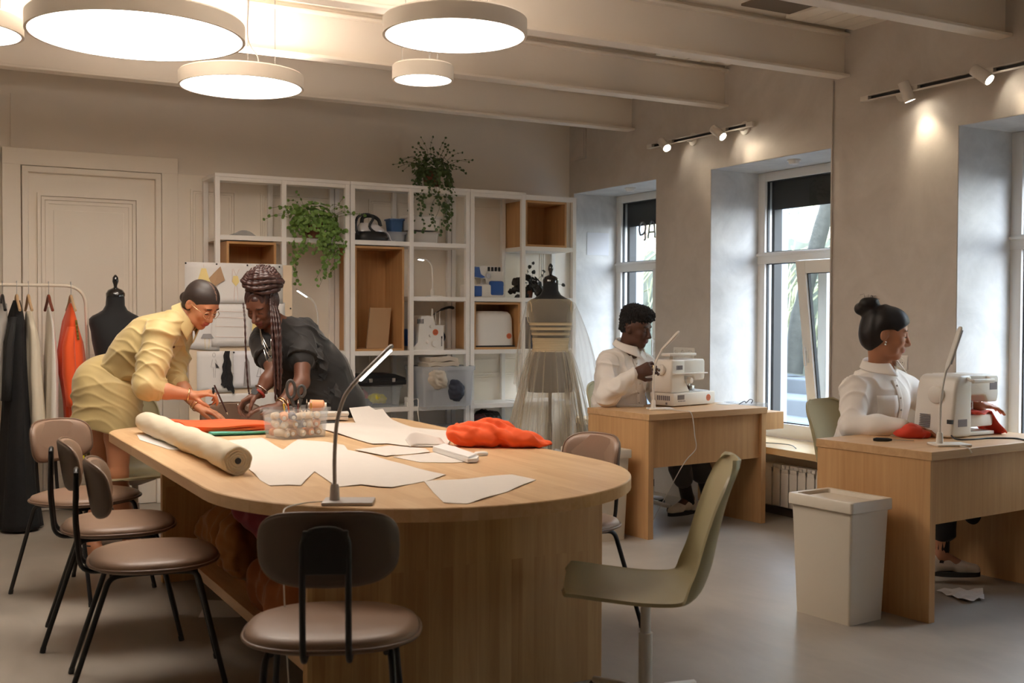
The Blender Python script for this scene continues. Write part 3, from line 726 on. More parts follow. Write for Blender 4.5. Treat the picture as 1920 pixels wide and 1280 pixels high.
# ------------------------------------------------------------------ brown chairs
m_leather = mat('taupe_leather', srgb(142, 116, 98), .42, spec=.5, var=.06, vscale=20, bump=.05, bscale=300)
m_pipe = mat('taupe_piping', srgb(112, 88, 72), .35)
m_shellb = mat('chair_back_shell', srgb(92, 76, 64), .55)
def make_chair(lb, loc, rz, group):
    t = thing('cafe_chair', lb, 'chair', loc, rz, group)
    a, b, e = .222, .242, 2.5
    s = MB(); s.loft([superring(a*.55, b*.55, .432, e), superring(a*.93, b*.93, .436, e), superring(a*.985, b*.985, .446, e), superring(a*.985, b*.985, .456, e), superring(a*.96, b*.96, .468, e), superring(a*.86, b*.86, .4765, e), superring(a*.6, b*.6, .480, e), superring(a*.2, b*.2, .481, e)])
    seat = obj('seat', s, m_leather, t, 60)
    obj('piping', MB().tube([(p[0], p[1], .450) for p in superring(a, b, 0, e, 56)], .0055, 8, closed=True), m_pipe, seat, 180)
    # backrest: pillow bent round a vertical axis, leaning back a little
    W, Hh, RR = .205, .098, .30; cx, cz = -.225, .712
    def bend(v):
        y, z, d = v                       # across, up, forward
        th = y/RR; r = RR-d
        x = RR-r*math.cos(th); yy = r*math.sin(th)
        lean = -.16*z
        return (cx+x+lean, yy, cz+z)
    def rings(lst):
        out = []
        for k, d in lst: out.append([bend((p[0], p[1], d)) for p in superring(W*k, Hh*(1-(1-k)*(1.35 if k > .9 else 1)-(.035 if k <= .9 else 0)*k), 0, 3.2, 44)])
        return out
    bk = MB(); bk.loft(rings([(.04, 0), (.25, 0), (.45, 0), (.65, 0), (.82, .0005), (.95, .002), (1, .008), (1, .012), (.85, .013), (.65, .013), (.45, .013), (.25, .013), (.04, .013)])); shell = obj('backrest', bk, m_shellb, t, 60)
    ft = MB(); ft.loft(rings([(.985, .012), (.985, .020), (.955, .028), (.90, .032), (.80, .0345), (.65, .0365), (.48, .0375), (.30, .038), (.14, .038), (.04, .038)])); cu = obj('back_cushion', ft, m_leather, shell, 60)
    obj('back_piping', MB().tube(rings([(1, .0125)])[0], .005, 8, closed=True), m_pipe, shell, 180)
    # back support: twin tubes from under the seat, arched together over a plate
    f = MB(); q = .058
    half = [(-.02, q, .424), (-.225, q, .424), (-.232, q, .44), (-.262, q, .62), (-.262+.004, q, .745)]
    up = fillet([(.05, q, .424), (-.245, q, .424), (-.262, q, .60), (-.258, q, .775), (-.258, -q, .775), (-.262, -q, .60), (-.245, -q, .424), (.05, -q, .424)], .05, 6)
    f.tube(up, .0085, 10); f.box(-.266, -.250, -q, q, .66, .772, .004)
    obj('back_support', f, m_black, t, 60)
    u = MB(); u.tube([(.13, .15, .424), (-.15, .15, .424)], .008, 8); u.tube([(.13, -.15, .424), (-.15, -.15, .424)], .008, 8); u.box(-.02, .02, -.15, .15, .416, .432); u.box(.10, .13, -.15, .15, .416, .432)
    obj('under_frame', u, m_black, t, 60)
    for x0, x1, y1 in ((.12, .235, .20), (-.13, -.285, .19)):
        for s in (1, -1):
            leg = obj('leg', MB().tube(fillet([(x0*.6, .145*s, .424), (x0*1.15, .165*s, .424), (x1, y1*s, .008)], .045, 6), .0095, 10), m_black, t, 60)
            obj('foot_cap', MB().tube([(x1, y1*s, 0), (x1-.004*math.copysign(1, x1), (y1-.002)*s, .02)], .0108, 10), m_dark, leg, 60)
    return t
gB = 'brown leather chairs round the table'
c0 = make_chair('brown chair with its back to the camera, in the foreground', (1.045, 2.915, 0), R(66), gB)
copy_tree(c0, (.79, 4.085, 0), R(-9), 'brown chair nearest the camera in the row along the table')
copy_tree(c0, (.785, 4.775, 0), R(-9), 'brown chair in the middle of the row along the table')
copy_tree(c0, (.765, 5.565, 0), R(-54), 'brown chair turned to the camera, beside the black dress')
copy_tree(c0, (2.43, 3.965, 0), R(-173), 'brown chair on the window side of the table, before the white bin')
copy_tree(c0, (1.66, 6.16, 0), R(-90), 'brown chair at the far end of the table, behind the hands')

# ------------------------------------------------------------------ green swivel chairs
m_green = mat('olive_plastic', srgb(164, 154, 120), .42, var=.03, vscale=3)
m_gbase = mat('white_chair_base', srgb(214, 208, 200), .4)
def make_swivel(lb, loc, rz, group):
    t = thing('swivel_chair', lb, 'chair', loc, rz, group)
    prof = bez([(.265, 0, .452), (.235, 0, .452), (.12, 0, .437), (0, 0, .425), (-.10, 0, .428), (-.165, 0, .455), (-.20, 0, .53), (-.225, 0, .65), (-.255, 0, .77), (-.295, 0, .862)], 6)
    n = len(prof)
    def fn(u, v):
        i = min(int(round(u*(n-1))), n-1); p = prof[i]
        # half width along the profile
        w = .232 if u < .5 else .232-.03*((u-.5)/.5)
        w -= .085*(1-math.sqrt(max(0, 1-max(0, (u-.885)/.115)**2)))
        w *= 1-.35*max(0, (.07-u)/.07)**2
        s = (v-.5)*2; y = w*math.sin(s*PI/2*.93)/math.sin(PI/2*.93)
        cu = abs(s)**2.4
        k = min(1, max(0, (u-.38)/.25)); k = k*k*(3-2*k)
        wing = .5+.5*math.sin(min(1, max(0, (u-.1)/.8))*PI)
        return (p.x+cu*.065*k*wing, y, p.z+cu*.010*(1-k)*wing)
    s = obj('seat_shell', MB().sheet(fn, n, 17, .011), m_green, t, 60)
    u = MB(); u.lathe([(0, .385), (.035, .385), (.11, .412), (.12, .424), (0, .424)], 28); obj('under_cup', u, m_gbase, t, 60)
    u = MB(); u.lathe([(0, .28), (.0165, .28), (.0165, .40), (0, .40)], 20); u.lathe([(0, .05), (.0225, .05), (.0225, .285), (0, .285)], 20); obj('column', u, m_gbase, t, 60)
    for k in range(5):
        a = 2*PI*k/5+.3; c, sn = math.cos(a), math.sin(a)
        l = obj('base_arm', MB().tube([(0, 0, .075), (.12*c, .12*sn, .072), (.29*c, .29*sn, .045)], [.022, .018, .014], 8), m_gbase, t, 60)
        obj('caster', MB().lathe([(0, -.011), (.022, -.011), (.022, .011), (0, .011)], 14, T=lambda v: (.29*c+v[0]*c-v[2]*sn, .29*sn+v[0]*sn+v[2]*c, .022+v[1])), m_dark, l, 60)
    return t
gG = 'olive plastic swivel chairs'
g0 = make_swivel('olive swivel chair in front, beside the rounded table end', (2.126, 2.94, 0), R(146), gG)
copy_tree(g0, (1.12, 6.30, 0), R(-82), 'olive swivel chair behind the woman in khaki')
copy_tree(g0, (4.53, 4.27, 0), R(-74), 'olive swivel chair the woman in white sits on')
copy_tree(g0, (4.36, 6.20, 0), R(-80), 'olive swivel chair the man sits on')

# ------------------------------------------------------------------ white bins
m_bin = mat('white_bin', srgb(214, 204, 188), .45)
def make_bin(lb, loc, rz, k=1.0):
    t = thing('waste_bin', lb, 'bin', loc, rz, 'white lidded bins')
    def rr(a, b, z, r=.012): 
        return [(sx*(a-r)+r*math.cos(q), sy*(b-r)+r*math.sin(q), z) for sx, sy, q0 in ((1, 1, 0), (-1, 1, PI/2), (-1, -1, PI), (1, -1, 1.5*PI)) for q in [q0+PI/2*i/4 for i in range(5)]]
    a0, b0, a1, b1, H = .108*k, .148*k, .124*k, .166*k, .50
    obj('body', MB().loft([rr(a0, b0, 0), rr(a1, b1, H)]), m_bin, t, 40)
    l = MB(); A, B = a1+.012, b1+.012
    l.loft([rr(A-.004, B-.004, H-.018), rr(A, B, H-.014), rr(A, B, H+.028), rr(A-.003, B-.003, H+.032), rr(A-.028, B-.028, H+.032), rr(A-.032, B-.032, H+.014)])
    lid = obj('lid', l, m_bin, t, 40)
    obj('flap', MB().box(-A+.04, A-.06, -B+.05, B-.04, H+.013, H+.018, .002), m_bin, lid)
    return t
b0 = make_bin('white lidded bin in front, against the nearer sewing desk', (3.622, 3.565, 0), R(5))
copy_tree(b0, (3.62, 5.52, 0), R(3), 'white lidded bin by the back desk, half hidden by a brown chair')
# ------------------------------------------------------------------ shelving along the back wall
SF, SB = 7.593, 7.955
m_shelf = mat('white_shelf_paint', srgb(240, 237, 233), .5)
m_oakbox = wood('oak_box', srgb(206, 162, 112), srgb(180, 134, 86), 'Z', 'Y', rough=.45, fine=30)
m_oakbox2 = wood('oak_box_h', srgb(206, 162, 112), srgb(180, 134, 86), 'X', 'Y', rough=.45, fine=30)
ROWS = {'t': 2.282, 1: 1.862, 2: 1.457, 3: 1.053, 4: .633, 5: .215}
def shelf_unit(lb, x0, x1, xm, c1, c2, top=True):
    t = thing('shelf_unit', lb, 'shelf', (x0, SF, 0), 0, 'white open shelving against the back wall')
    W, D, p = x1-x0, SB-SF, .034; m0, m1 = xm-x0, xm-x0+p
    for x in (0, m0, W-p):
        for y in (0, D-p): obj('post', MB().box(x, x+p, y, y+p, 0, 2.26, .002), m_shelf, t)
    for a, b, lst in ((p, m0, c1), (m1, W-p, c2)):
        for k in lst:
            z = ROWS[k]; s = MB(); s.box(a-.001, b+.001, .002, D-.002, z-.033, z, .001)
            obj('shelf_board', s, m_shelf, t)
    tp = MB()
    if top: tp.box(-.002, W+.002, -.004, D, 2.258, 2.282, .002); tp.box(p, W-p, .003, .03, 2.232, 2.2575)
    else: tp.box(-.002, m1, -.004, D, 2.258, 2.282, .002); tp.box(p, W-p, .003, .03, 2.228, 2.2575); tp.box(m1+.002, W+.001, -.001, .0345, 2.2605, 2.266); tp.box(m1+.002, W-p, .0, .034, 2.23, 2.2605)
    obj('top_board', tp, m_shelf, t); return t
shelf_unit('left shelf unit of the white wall shelving, behind the pinboard', 1.882, 2.850, 2.347, [1, 2, 3, 4, 5], [1, 3, 4, 5])
shelf_unit('middle shelf unit of the white wall shelving, with a tall oak box', 2.857, 3.822, 3.320, [1, 3, 4, 5], [1, 2, 3, 4, 5])
shelf_unit('right shelf unit of the white wall shelving, beside the corner', 3.828, 4.782, 4.278, [2, 3, 4, 5], [1, 2, 3, 4, 5], False)
def oak_box(lb, x0, x1, z0, z1, y0=7.612, y1=7.945):
    t = thing('oak_box', lb, 'box', (x0, y0, z0), 0, 'open oak boxes set in the shelving'); W, D, H, p = x1-x0, y1-y0, z1-z0, .017
    for a in (0, W-p): obj('side', MB().box(a, a+p, 0, D, 0, H, .001), m_oakbox, t)
    for a in (0, H-p): obj('top' if a else 'bottom', MB().box(p, W-p, 0, D, a, a+p, .001), m_oakbox2, t)
    obj('back', MB().box(p, W-p, D-.008, D, p, H-p), m_oakbox, t); return t
oak_box('square oak box above the pinboard, partly hidden', 1.964, 2.312, 1.457, 1.822)
oak_box('tall oak box with a piece of cardboard in it', 2.893, 3.285, 1.053, 1.822)
oak_box('square oak box at the top right of the shelving', 4.32, 4.70, 1.862, 2.226)
oak_box('low oak box holding the white machine cover', 3.866, 4.275, 1.053, 1.42)
cbd = MB(); T = lambda v: (v[0]+.18*v[2], v[1]+.20*v[2], v[2])
cbd.box(3.02, 3.19, 7.70, 7.706, .0, .30, T=T); cbd.box(3.02, 3.19, 7.706, 7.716, .0, .30, T=T)
tag(obj('cardboard_sheet', cbd, mat('cardboard', srgb(178, 146, 112), .85, var=.06), loc=(0, 0, 1.071)), 'brown cardboard piece leaning inside the tall oak box', 'cardboard')
# moulded white cover of a sewing machine
m_mach = mat('machine_white', srgb(226, 222, 216), .35)
m_stick = mat('orange_sticker', srgb(222, 118, 72), .5); m_stick2 = mat('sticker_print', srgb(150, 62, 36), .5)
def sticker(parent, c, r, ax='y', sgn=-1):
    T = (lambda v: (c[0]+v[0], c[1]+sgn*v[2], c[2]+v[1])) if ax == 'y' else (lambda v: (c[0]+sgn*v[2], c[1]+v[0], c[2]+v[1]))
    s = obj('sticker', MB().lathe([(0, -.0005), (r, -.0005), (r, .0008), (0, .0008)], 24, T=T), m_stick, parent)
    b = MB()
    for k in (-1, 0, 1): b.box(-r*.7 if k else -r*.82, r*.7 if k else r*.82, k*r*.45-r*.09, k*r*.45+r*.09, .0008, .0014, T=T)
    obj('sticker_print', b, m_stick2, s); return s
cv = thing('machine_cover', 'smooth white sewing machine cover inside the low oak box', 'cover', (4.07, 7.74, 1.071))
c = MB(); r8 = lambda a, b, z, y: [(p[0], p[1]+y, z) for p in superring(a, b, z, 7, 40)]
c.loft([r8(.168, .10, 0, 0), r8(.17, .10, .02, 0), r8(.165, .092, .22, 0), r8(.155, .082, .255, 0), r8(.135, .062, .275, 0), r8(.09, .04, .28, 0)])
obj('shell', c, m_mach, cv, 50); obj('base_slot', MB().box(-.172, .172, -.103, .10, .0, .012), m_dark, cv)
sticker(cv, (.12, -.1025, .085), .022)
# ------------------------------------------------------------------ small LED desk lamps
m_led = emis('led_strip', (1, .92, .82), 14); m_ledoff = mat('led_strip_off', srgb(226, 222, 224), .3)
m_lampsil = mat('silver_plastic', srgb(186, 178, 174), .4)
def led_lamp(lb, loc, rz, neck, head, m, lit, base=(.075, .055), hw=.017, grp='LED desk lamps with bent necks'):
    """neck: points (x,z) above the base; head: (x,z) of its far end"""
    t = thing('desk_lamp', lb, 'lamp', loc, rz, grp); bx, by = base
    b = MB(); b.box(-.035, bx*2-.035, -by, by, 0, .011, .004); b.lathe([(0, .011), (.016, .011), (.014, .05), (.011, .06), (0, .06)], 16); obj('base', b, m, t, 40)
    p = bez([(x, 0, z) for x, z in neck], 8); obj('neck', MB().tube(p, .0062, 10), m, t, 60)
    a = Vector((neck[-1][0], 0, neck[-1][1])); e = Vector((head[0], 0, head[1])); d = (e-a); L = d.length; d.normalize(); n = Vector((-d.z, 0, d.x))
    if n.z < 0: n = -n
    T = lambda v: a+d*v[0]+Vector((0, 1, 0))*v[1]+n*v[2]
    h = MB(); h.loft([[(x, k*w*math.cos(q), h0*math.sin(q)) for q in [2*PI*i/16 for i in range(16)]] for x, k, w, h0 in ((-.012, 1, .006, .006), (.015, 1, hw, .007), (L*.5, 1, hw, .008), (L-.012, 1, hw, .008), (L-.003, 1, hw*.7, .006), (L, 1, hw*.3, .003))], T=T)
    ho = obj('head', h, m, t, 60)
    s = MB(); s.box(.02, L-.015, -hw*.75, hw*.75, -.0105, -.006, T=T); obj('light_strip', s, m_led if lit else m_ledoff, ho)
    return t
ARCN = [(0, .055), (0, .16), (-.003, .25), (-.03, .32), (-.075, .345)]
led_lamp('lit white desk lamp on the shelf behind the woman in black', (2.655, 7.72, ROWS[3]), R(-8), [(0, .055), (0, .20), (-.008, .29), (-.03, .35), (-.062, .388)], (-.16, .452), m_mach, True, (.05, .04), .014)
led_lamp('lit white desk lamp standing in a middle shelf compartment', (3.575, 7.74, ROWS[2]), R(4), [(0, .055), (0, .17), (-.006, .235), (-.028, .268), (-.06, .283)], (-.135, .292), m_mach, True, (.05, .04), .014)
# ------------------------------------------------------------------ trailing plants
def leaf_mat(name, c): return mat(name, c, .5, var=.35, vscale=9, sub=0)
m_stem = mat('vine_stem', srgb(92, 92, 52), .7)
def plant(lb, loc, ball, nl, vines, m_leaf, pot, leafsize=.026, sprigs=10, sd=1, name='trailing_plant'):
    r = random.Random(sd); t = thing(name, lb, 'plant', loc, 0, None)
    p = MB(); pr, ph = pot; p.lathe([(0, 0), (pr*.78, 0), (pr, ph), (pr*1.06, ph), (pr*1.06, ph+.02), (pr*.95, ph+.02), (pr*.93, ph-.01), (0, ph-.01)], 28); obj('pot', p, mat('terracotta', srgb(120, 72, 52), .8), t, 40)
    lv = MB(); st = MB()
    def leaf(c, nrm, sz):
        n = Vector(nrm).normalized(); q = n.to_track_quat('Z', 'Y').to_matrix() @ Matrix.Rotation(r.uniform(0, 6.28), 3, 'Z'); c = Vector(c)
        pts = [(0, -.5, 0), (.38, -.42, .06), (.52, 0, .1), (.3, .42, .05), (0, .56, -.08), (-.3, .42, .05), (-.52, 0, .1), (-.38, -.42, .06), (0, -.05, -.06)]
        lv.add([c+q @ Vector(x)*sz for x in pts], [(8, i, (i+1) % 8) for i in range(8)])
    bx, by, bz = ball; zc = ph+bz*.35
    for k in range(nl):
        d = Vector((r.gauss(0, 1), r.gauss(0, 1), r.gauss(0, 1))).normalized(); rr = r.uniform(.55, 1.05)
        if d.z < -.55: continue
        c = Vector((d.x*bx*rr, d.y*by*rr, zc+d.z*bz*rr)); leaf(c, (d.x+r.gauss(0, .4), d.y-.5+r.gauss(0, .4), d.z+.5+r.gauss(0, .4)), leafsize*r.uniform(.7, 1.3))
    for k in range(vines[0]):
        a = r.uniform(-2.9, -.2); x0, y0 = bx*.75*math.cos(a), -abs(by*.85*math.sin(a)); L = r.uniform(.15, 1)**1.3*vines[1]; z = zc-bz*.2
        pts = [(x0*.5, y0*.5, z+.03), (x0, y0, z), (x0*1.15+r.gauss(0, .02), y0*1.12, z-L*.3), (x0*1.2+r.gauss(0, .035), y0*1.1, z-L*.65), (x0*1.2+r.gauss(0, .05), y0*1.05, z-L)]
        P = bez(pts, 7); st.tube(P, .0013, 4)
        for q in P[6:]:
            for _ in range(r.choice((0, 1, 1, 2))): leaf(q+Vector((r.gauss(0, .012), r.gauss(0, .01), r.gauss(0, .008))), (r.gauss(0, .6), -1, r.gauss(.3, .5)), leafsize*r.uniform(.55, 1.0))
    for k in range(sprigs):
        a = r.uniform(-PI, PI*1.0); e = r.uniform(.0, .9); d = Vector((math.cos(a), -.25, abs(math.sin(a))*.8-.15)); L = r.uniform(.10, .22)
        b = Vector((d.x*bx*.8, -by*.3, zc+d.z*bz)); P = bez([b, b+d*L*.5+Vector((0, 0, .02)), b+d*L+Vector((r.gauss(0, .03), 0, r.gauss(0, .03)))], 5); st.tube(P, .0012, 4)
        for q in P[4::3]+[P[-1]]: leaf(q, (r.gauss(0, .6), -1, r.gauss(.3, .5)), leafsize*r.uniform(.4, .75))
    obj('foliage', lv, m_leaf, t); obj('vine', st, m_stem, t); return t
m_leafA = leaf_mat('leaf_green', srgb(110, 142, 66)); m_leafB = leaf_mat('leaf_dark_green', srgb(78, 100, 54)); m_leafC = leaf_mat('leaf_near_black', srgb(40, 36, 30))
plant('bushy green trailing plant on the left shelf unit', (2.585, 7.64, ROWS[1]), (.19, .12, .12), 300, (24, .50), m_leafA, (.075, .10), .034, 14, 3)
plant('trailing plant with long shoots on top of the shelving', (3.54, 7.68, ROWS['t']), (.16, .11, .12), 330, (20, .50), m_leafB, (.07, .10), .028, 26, 5)
plant('dark leafed potted plant on the shelf behind the dressed mannequin', (4.40, 7.72, ROWS[2]), (.12, .09, .09), 90, (5, .14), m_leafC, (.05, .07), .045, 4, 8, 'potted_plant')
# ------------------------------------------------------------------ steam iron with its coiled cord
ir = thing('steam_iron', 'black and white steam iron with a corrugated hose on the shelf', 'iron', (3.06, 7.72, ROWS[1]))
obj('station', MB().loft([[(p[0], p[1], z) for p in superring(a, b, 0, 3, 28)] for a, b, z in ((.12, .09, 0), (.125, .095, .02), (.12, .09, .05), (.10, .075, .07))]), m_black, ir, 50)
m_chr = mat('glossy_white', srgb(222, 220, 222), .15)
def hull(rings): return [[(x+p[0], p[1], z) for p in superring(a, b, 0, 2.4, 24)] for x, a, b, z in rings]
ib = obj('iron_body', MB().loft(hull([(0, .105, .05, .075), (0, .11, .052, .085), (-.012, .085, .04, .115), (-.02, .06, .03, .135)])), m_chr, ir, 60)
obj('soleplate', MB().loft(hull([(.004, .115, .055, .068), (.004, .115, .055, .076)])), m_steel, ib, 60)
obj('iron_handle', MB().tube(bez([(-.07, 0, .12), (-.06, 0, .175), (0, 0, .19), (.06, 0, .165), (.08, 0, .115)], 6), .014, 10), m_black, ib, 60)
hs = bez([(-.10, -.05, .03), (-.135, -.05, .09), (-.12, -.05, .17), (-.05, -.05, .195), (0, -.05, .17), (-.03, -.06, .10), (.05, -.07, .04), (.11, -.08, .02)], 10)
obj('hose', MB().tube(hs, [.009+.0018*(i % 2) for i in range(len(hs))], 8), m_dark, ir)
obj('cord', MB().tube(bez([(.08, 0, .10), (.13, -.03, .06), (.15, -.04, .01), (.18, -.05, .006)], 6), .004, 6), m_chr, ir)
# ------------------------------------------------------------------ plastic tubs on the shelves
m_clear = clear('clear_plastic', (.93, .95, .97), .16, .15, (.82, .86, .9)); m_frost = clear('frosted_plastic', (.9, .92, .95), .34, .3, (.8, .83, .88))
def rrect(a, b, z, r=.02, n=4): return [(sx*(a-r)+r*math.cos(q), sy*(b-r)+r*math.sin(q), z) for sx, sy, q0 in ((1, 1, 0), (-1, 1, PI/2), (-1, -1, PI), (1, -1, 1.5*PI)) for q in [q0+PI/2*i/n for i in range(n+1)]]
def tub(lb, loc, a, b, h, m, lid=True, rz=0, name='storage_box', taper=.93, grp=None):
    t = thing(name, lb, 'storage box', loc, rz, grp); w = .0025
    s = MB(); s.loft([rrect(a*taper, b*taper, 0), rrect(a, b, h*.9), rrect(a+.008, b+.008, h*.9), rrect(a+.008, b+.008, h), rrect(a-w, b-w, h), rrect(a*taper-w, b*taper-w, w)])
    obj('body', s, m, t, 40)
    if lid: obj('lid', MB().loft([rrect(a+.011, b+.011, h-.006), rrect(a+.011, b+.011, h+.01), rrect(a-.01, b-.01, h+.012)]), m, t, 40)
    return t
m_blueb = mat('blue_plastic', srgb(58, 98, 150), .45)
tub('white lidded box behind the plant, on the middle shelf unit', (3.50, 7.79, ROWS[1]+.10), .13, .09, .10, m_white, grp=None)
tub('low white tray box carrying the white lidded box', (3.50, 7.79, ROWS[1]), .115, .085, .085, mat('milky_plastic', srgb(214, 210, 204), .5), False)
tub('blue plastic basket beside the white lidded box', (3.31, 7.86, ROWS[1]+.085), .055, .06, .10, m_blueb, False, taper=.85)
tub('small grey tray box under the blue basket', (3.29, 7.86, ROWS[1]), .08, .08, .075, m_frost)
t1 = tub('clear box of notions under the black case', (3.075, 7.76, ROWS[4]), .20, .13, .155, m_clear)
# contents of the clear box
def heap(name, lb, cat, loc, r, sd, m, vox=.006, n=6, amp=.006, freq=60, k=.03, parent=None, kind=None, seed=1):
    """a soft crumpled lump of cloth built from blended ellipsoids"""
    rr = random.Random(seed); s = Sdf(vox)
    for i in range(n):
        a, b = rr.uniform(-.6, .6), rr.uniform(-.6, .6); q = rr.uniform(.3, .55)
        rot = rotm(rr.uniform(-.6, .6), rr.uniform(-.6, .6), rr.uniform(0, 3))
        s.ell((a*r[0], b*r[1], r[2]*rr.uniform(.3, .62)), (r[0]*q, r[1]*q*.8+.005, r[2]*rr.uniform(.28, .42)), rot, k)
    s.cut((0, 0, 0), (0, 0, -1))
    def d(V): return amp*(np.abs(wob(V, freq, seed))*1.2-.3+.5*wob(V, freq*2.1, seed+5))
    o = sobj(name, s, m, parent, d, 1)
    if parent is None: o.location = loc; tag(o, lb, cat, None, kind)
    else: o.location = loc
    return o
def cloth(name, c, rough=.85): return mat(name, c, rough, sheen=.15, bump=.06, bscale=400)
m_navy = cloth('navy_cloth', srgb(52, 56, 70)); m_beige = cloth('beige_cloth', srgb(196, 184, 168)); m_offw = cloth('offwhite_cloth', srgb(214, 208, 200)); m_maroon = cloth('maroon_cloth', srgb(70, 36, 40)); m_lilac = cloth('pale_print_cloth', srgb(180, 180, 196))
m_yel = mat('yellow_cloth', srgb(222, 204, 40), .8); m_red = mat('red_plastic', srgb(190, 70, 84), .5)
heap('fabric_scrap', 'yellow fabric scrap inside the clear notions box', 'fabric', (3.10, 7.70, ROWS[4]+.03), (.09, .05, .07), 0, m_yel, seed=3)
heap('fabric_scrap', 'red fabric scrap inside the clear notions box', 'fabric', (3.0, 7.76, ROWS[4]+.035), (.05, .05, .10), 0, m_red, seed=4)
heap('fabric_scrap', 'dark blue fabric scrap inside the clear notions box', 'fabric', (2.98, 7.70, ROWS[4]+.004), (.09, .06, .06), 0, m_navy, seed=5)
kc = thing('black_case', 'flat black case with two metal clasps on the clear box', 'case', (3.075, 7.75, ROWS[4]+.168))
obj('body', MB().box(-.225, .225, -.15, .15, 0, .035, .006), m_black, kc, 40); obj('lid', MB().loft([rrect(.225, .15, .036), rrect(.225, .15, .05), rrect(.15, .12, .078)]), m_black, kc, 40)
for x in (-.06, .12): obj('clasp', MB().box(x-.013, x+.013, -.156, -.149, .022, .05, .003), m_steel, kc)
obj('handle', MB().tube(fillet([(-.20, -.15, .03), (-.20, -.175, .03), (-.10, -.175, .03), (-.10, -.15, .03)], .015), .008, 8), m_dark, kc)
tub('large translucent tub of clothes sticking out of the shelf', (3.60, 7.66, ROWS[4]), .215, .165, .30, m_frost, False)
heap('folded_clothes', 'dark navy clothes inside the large translucent tub', 'clothes', (3.63, 7.64, ROWS[4]+.004), (.21, .17, .30), 0, m_navy, .008, 8, .006, 40, seed=6)
heap('folded_clothes', 'beige clothes on top inside the large translucent tub', 'clothes', (3.54, 7.60, ROWS[4]+.12), (.17, .13, .24), 0, m_beige, .007, 6, .006, 45, seed=7)
fc = MB()
for k, (w, z) in enumerate(((.12, .31), (.11, .345))): fc.sheet(lambda u, v: (3.56+(u-.5)*w*2.1+.01*k, 7.60+.02*k+(v-.5)*.2, ROWS[4]+z+.006*math.sin(u*9+k)+.012*math.sin(u*PI)), 14, 8, .03)
tag(obj('folded_cloth', fc, m_beige, smooth=60), 'two folded beige cloths on the large translucent tub', 'cloth')
ch = thing('power_adapter', 'white plug adapter with its cable hanging off the shelf', 'adapter', (3.34, 7.64, ROWS[4]))
obj('body', MB().box(-.03, .03, -.02, .03, 0, .035, .006).box(-.03, .028, -.02, .03, .037, .07, .006), m_white, ch, 40)
obj('cable', MB().tube(bez([(.03, 0, .05), (.055, -.03, .055), (.05, -.05, .02), (.045, -.058, -.05), (.06, -.058, -.13), (.065, -.06, -.22)], 6), .004, 6), m_white, ch)
# bottom row: flat clear boxes and a box of clothes
for k, (x, z) in enumerate(((3.10, 0), (3.58, 0))): tub(('flat clear box low on the middle shelf unit, left one', 'flat clear box low on the middle shelf unit, under the large tub')[k], (x, 7.70, ROWS[5]+z), .20 if k else .16, .16, .24, m_frost)
heap('folded_clothes', 'grey-blue clothes inside the flat clear box under the large tub', 'clothes', (3.58, 7.70, ROWS[5]+.006), (.18, .14, .2), 0, m_navy, .009, 6, .006, 40, seed=16)
tub('open clear box overflowing with clothes, low on the right shelf unit', (4.04, 7.70, ROWS[5]), .20, .16, .26, m_frost, False)
for k, (x, y, z, r, mm, lb) in enumerate(((3.95, 7.72, .16, (.12, .12, .19), m_maroon, 'dark maroon garment heaped in the open clear box'), (4.05, 7.74, .2, (.12, .1, .17), m_black, 'black garment heaped in the open clear box'), (3.99, 7.64, .16, (.10, .07, .14), m_lilac, 'pale printed garment heaped in the open clear box'), (4.15, 7.68, .15, (.10, .1, .13), m_offw, 'off-white garment heaped in the open clear box'))):
    heap('garment', lb, 'clothes', (x, y, ROWS[5]+z), r, 0, mm, .007, 6, .008, 50, seed=20+k)
tub('dark blue box beside the white machine cover', (4.46, 7.74, ROWS[3]), .10, .12, .24, m_navy, True)
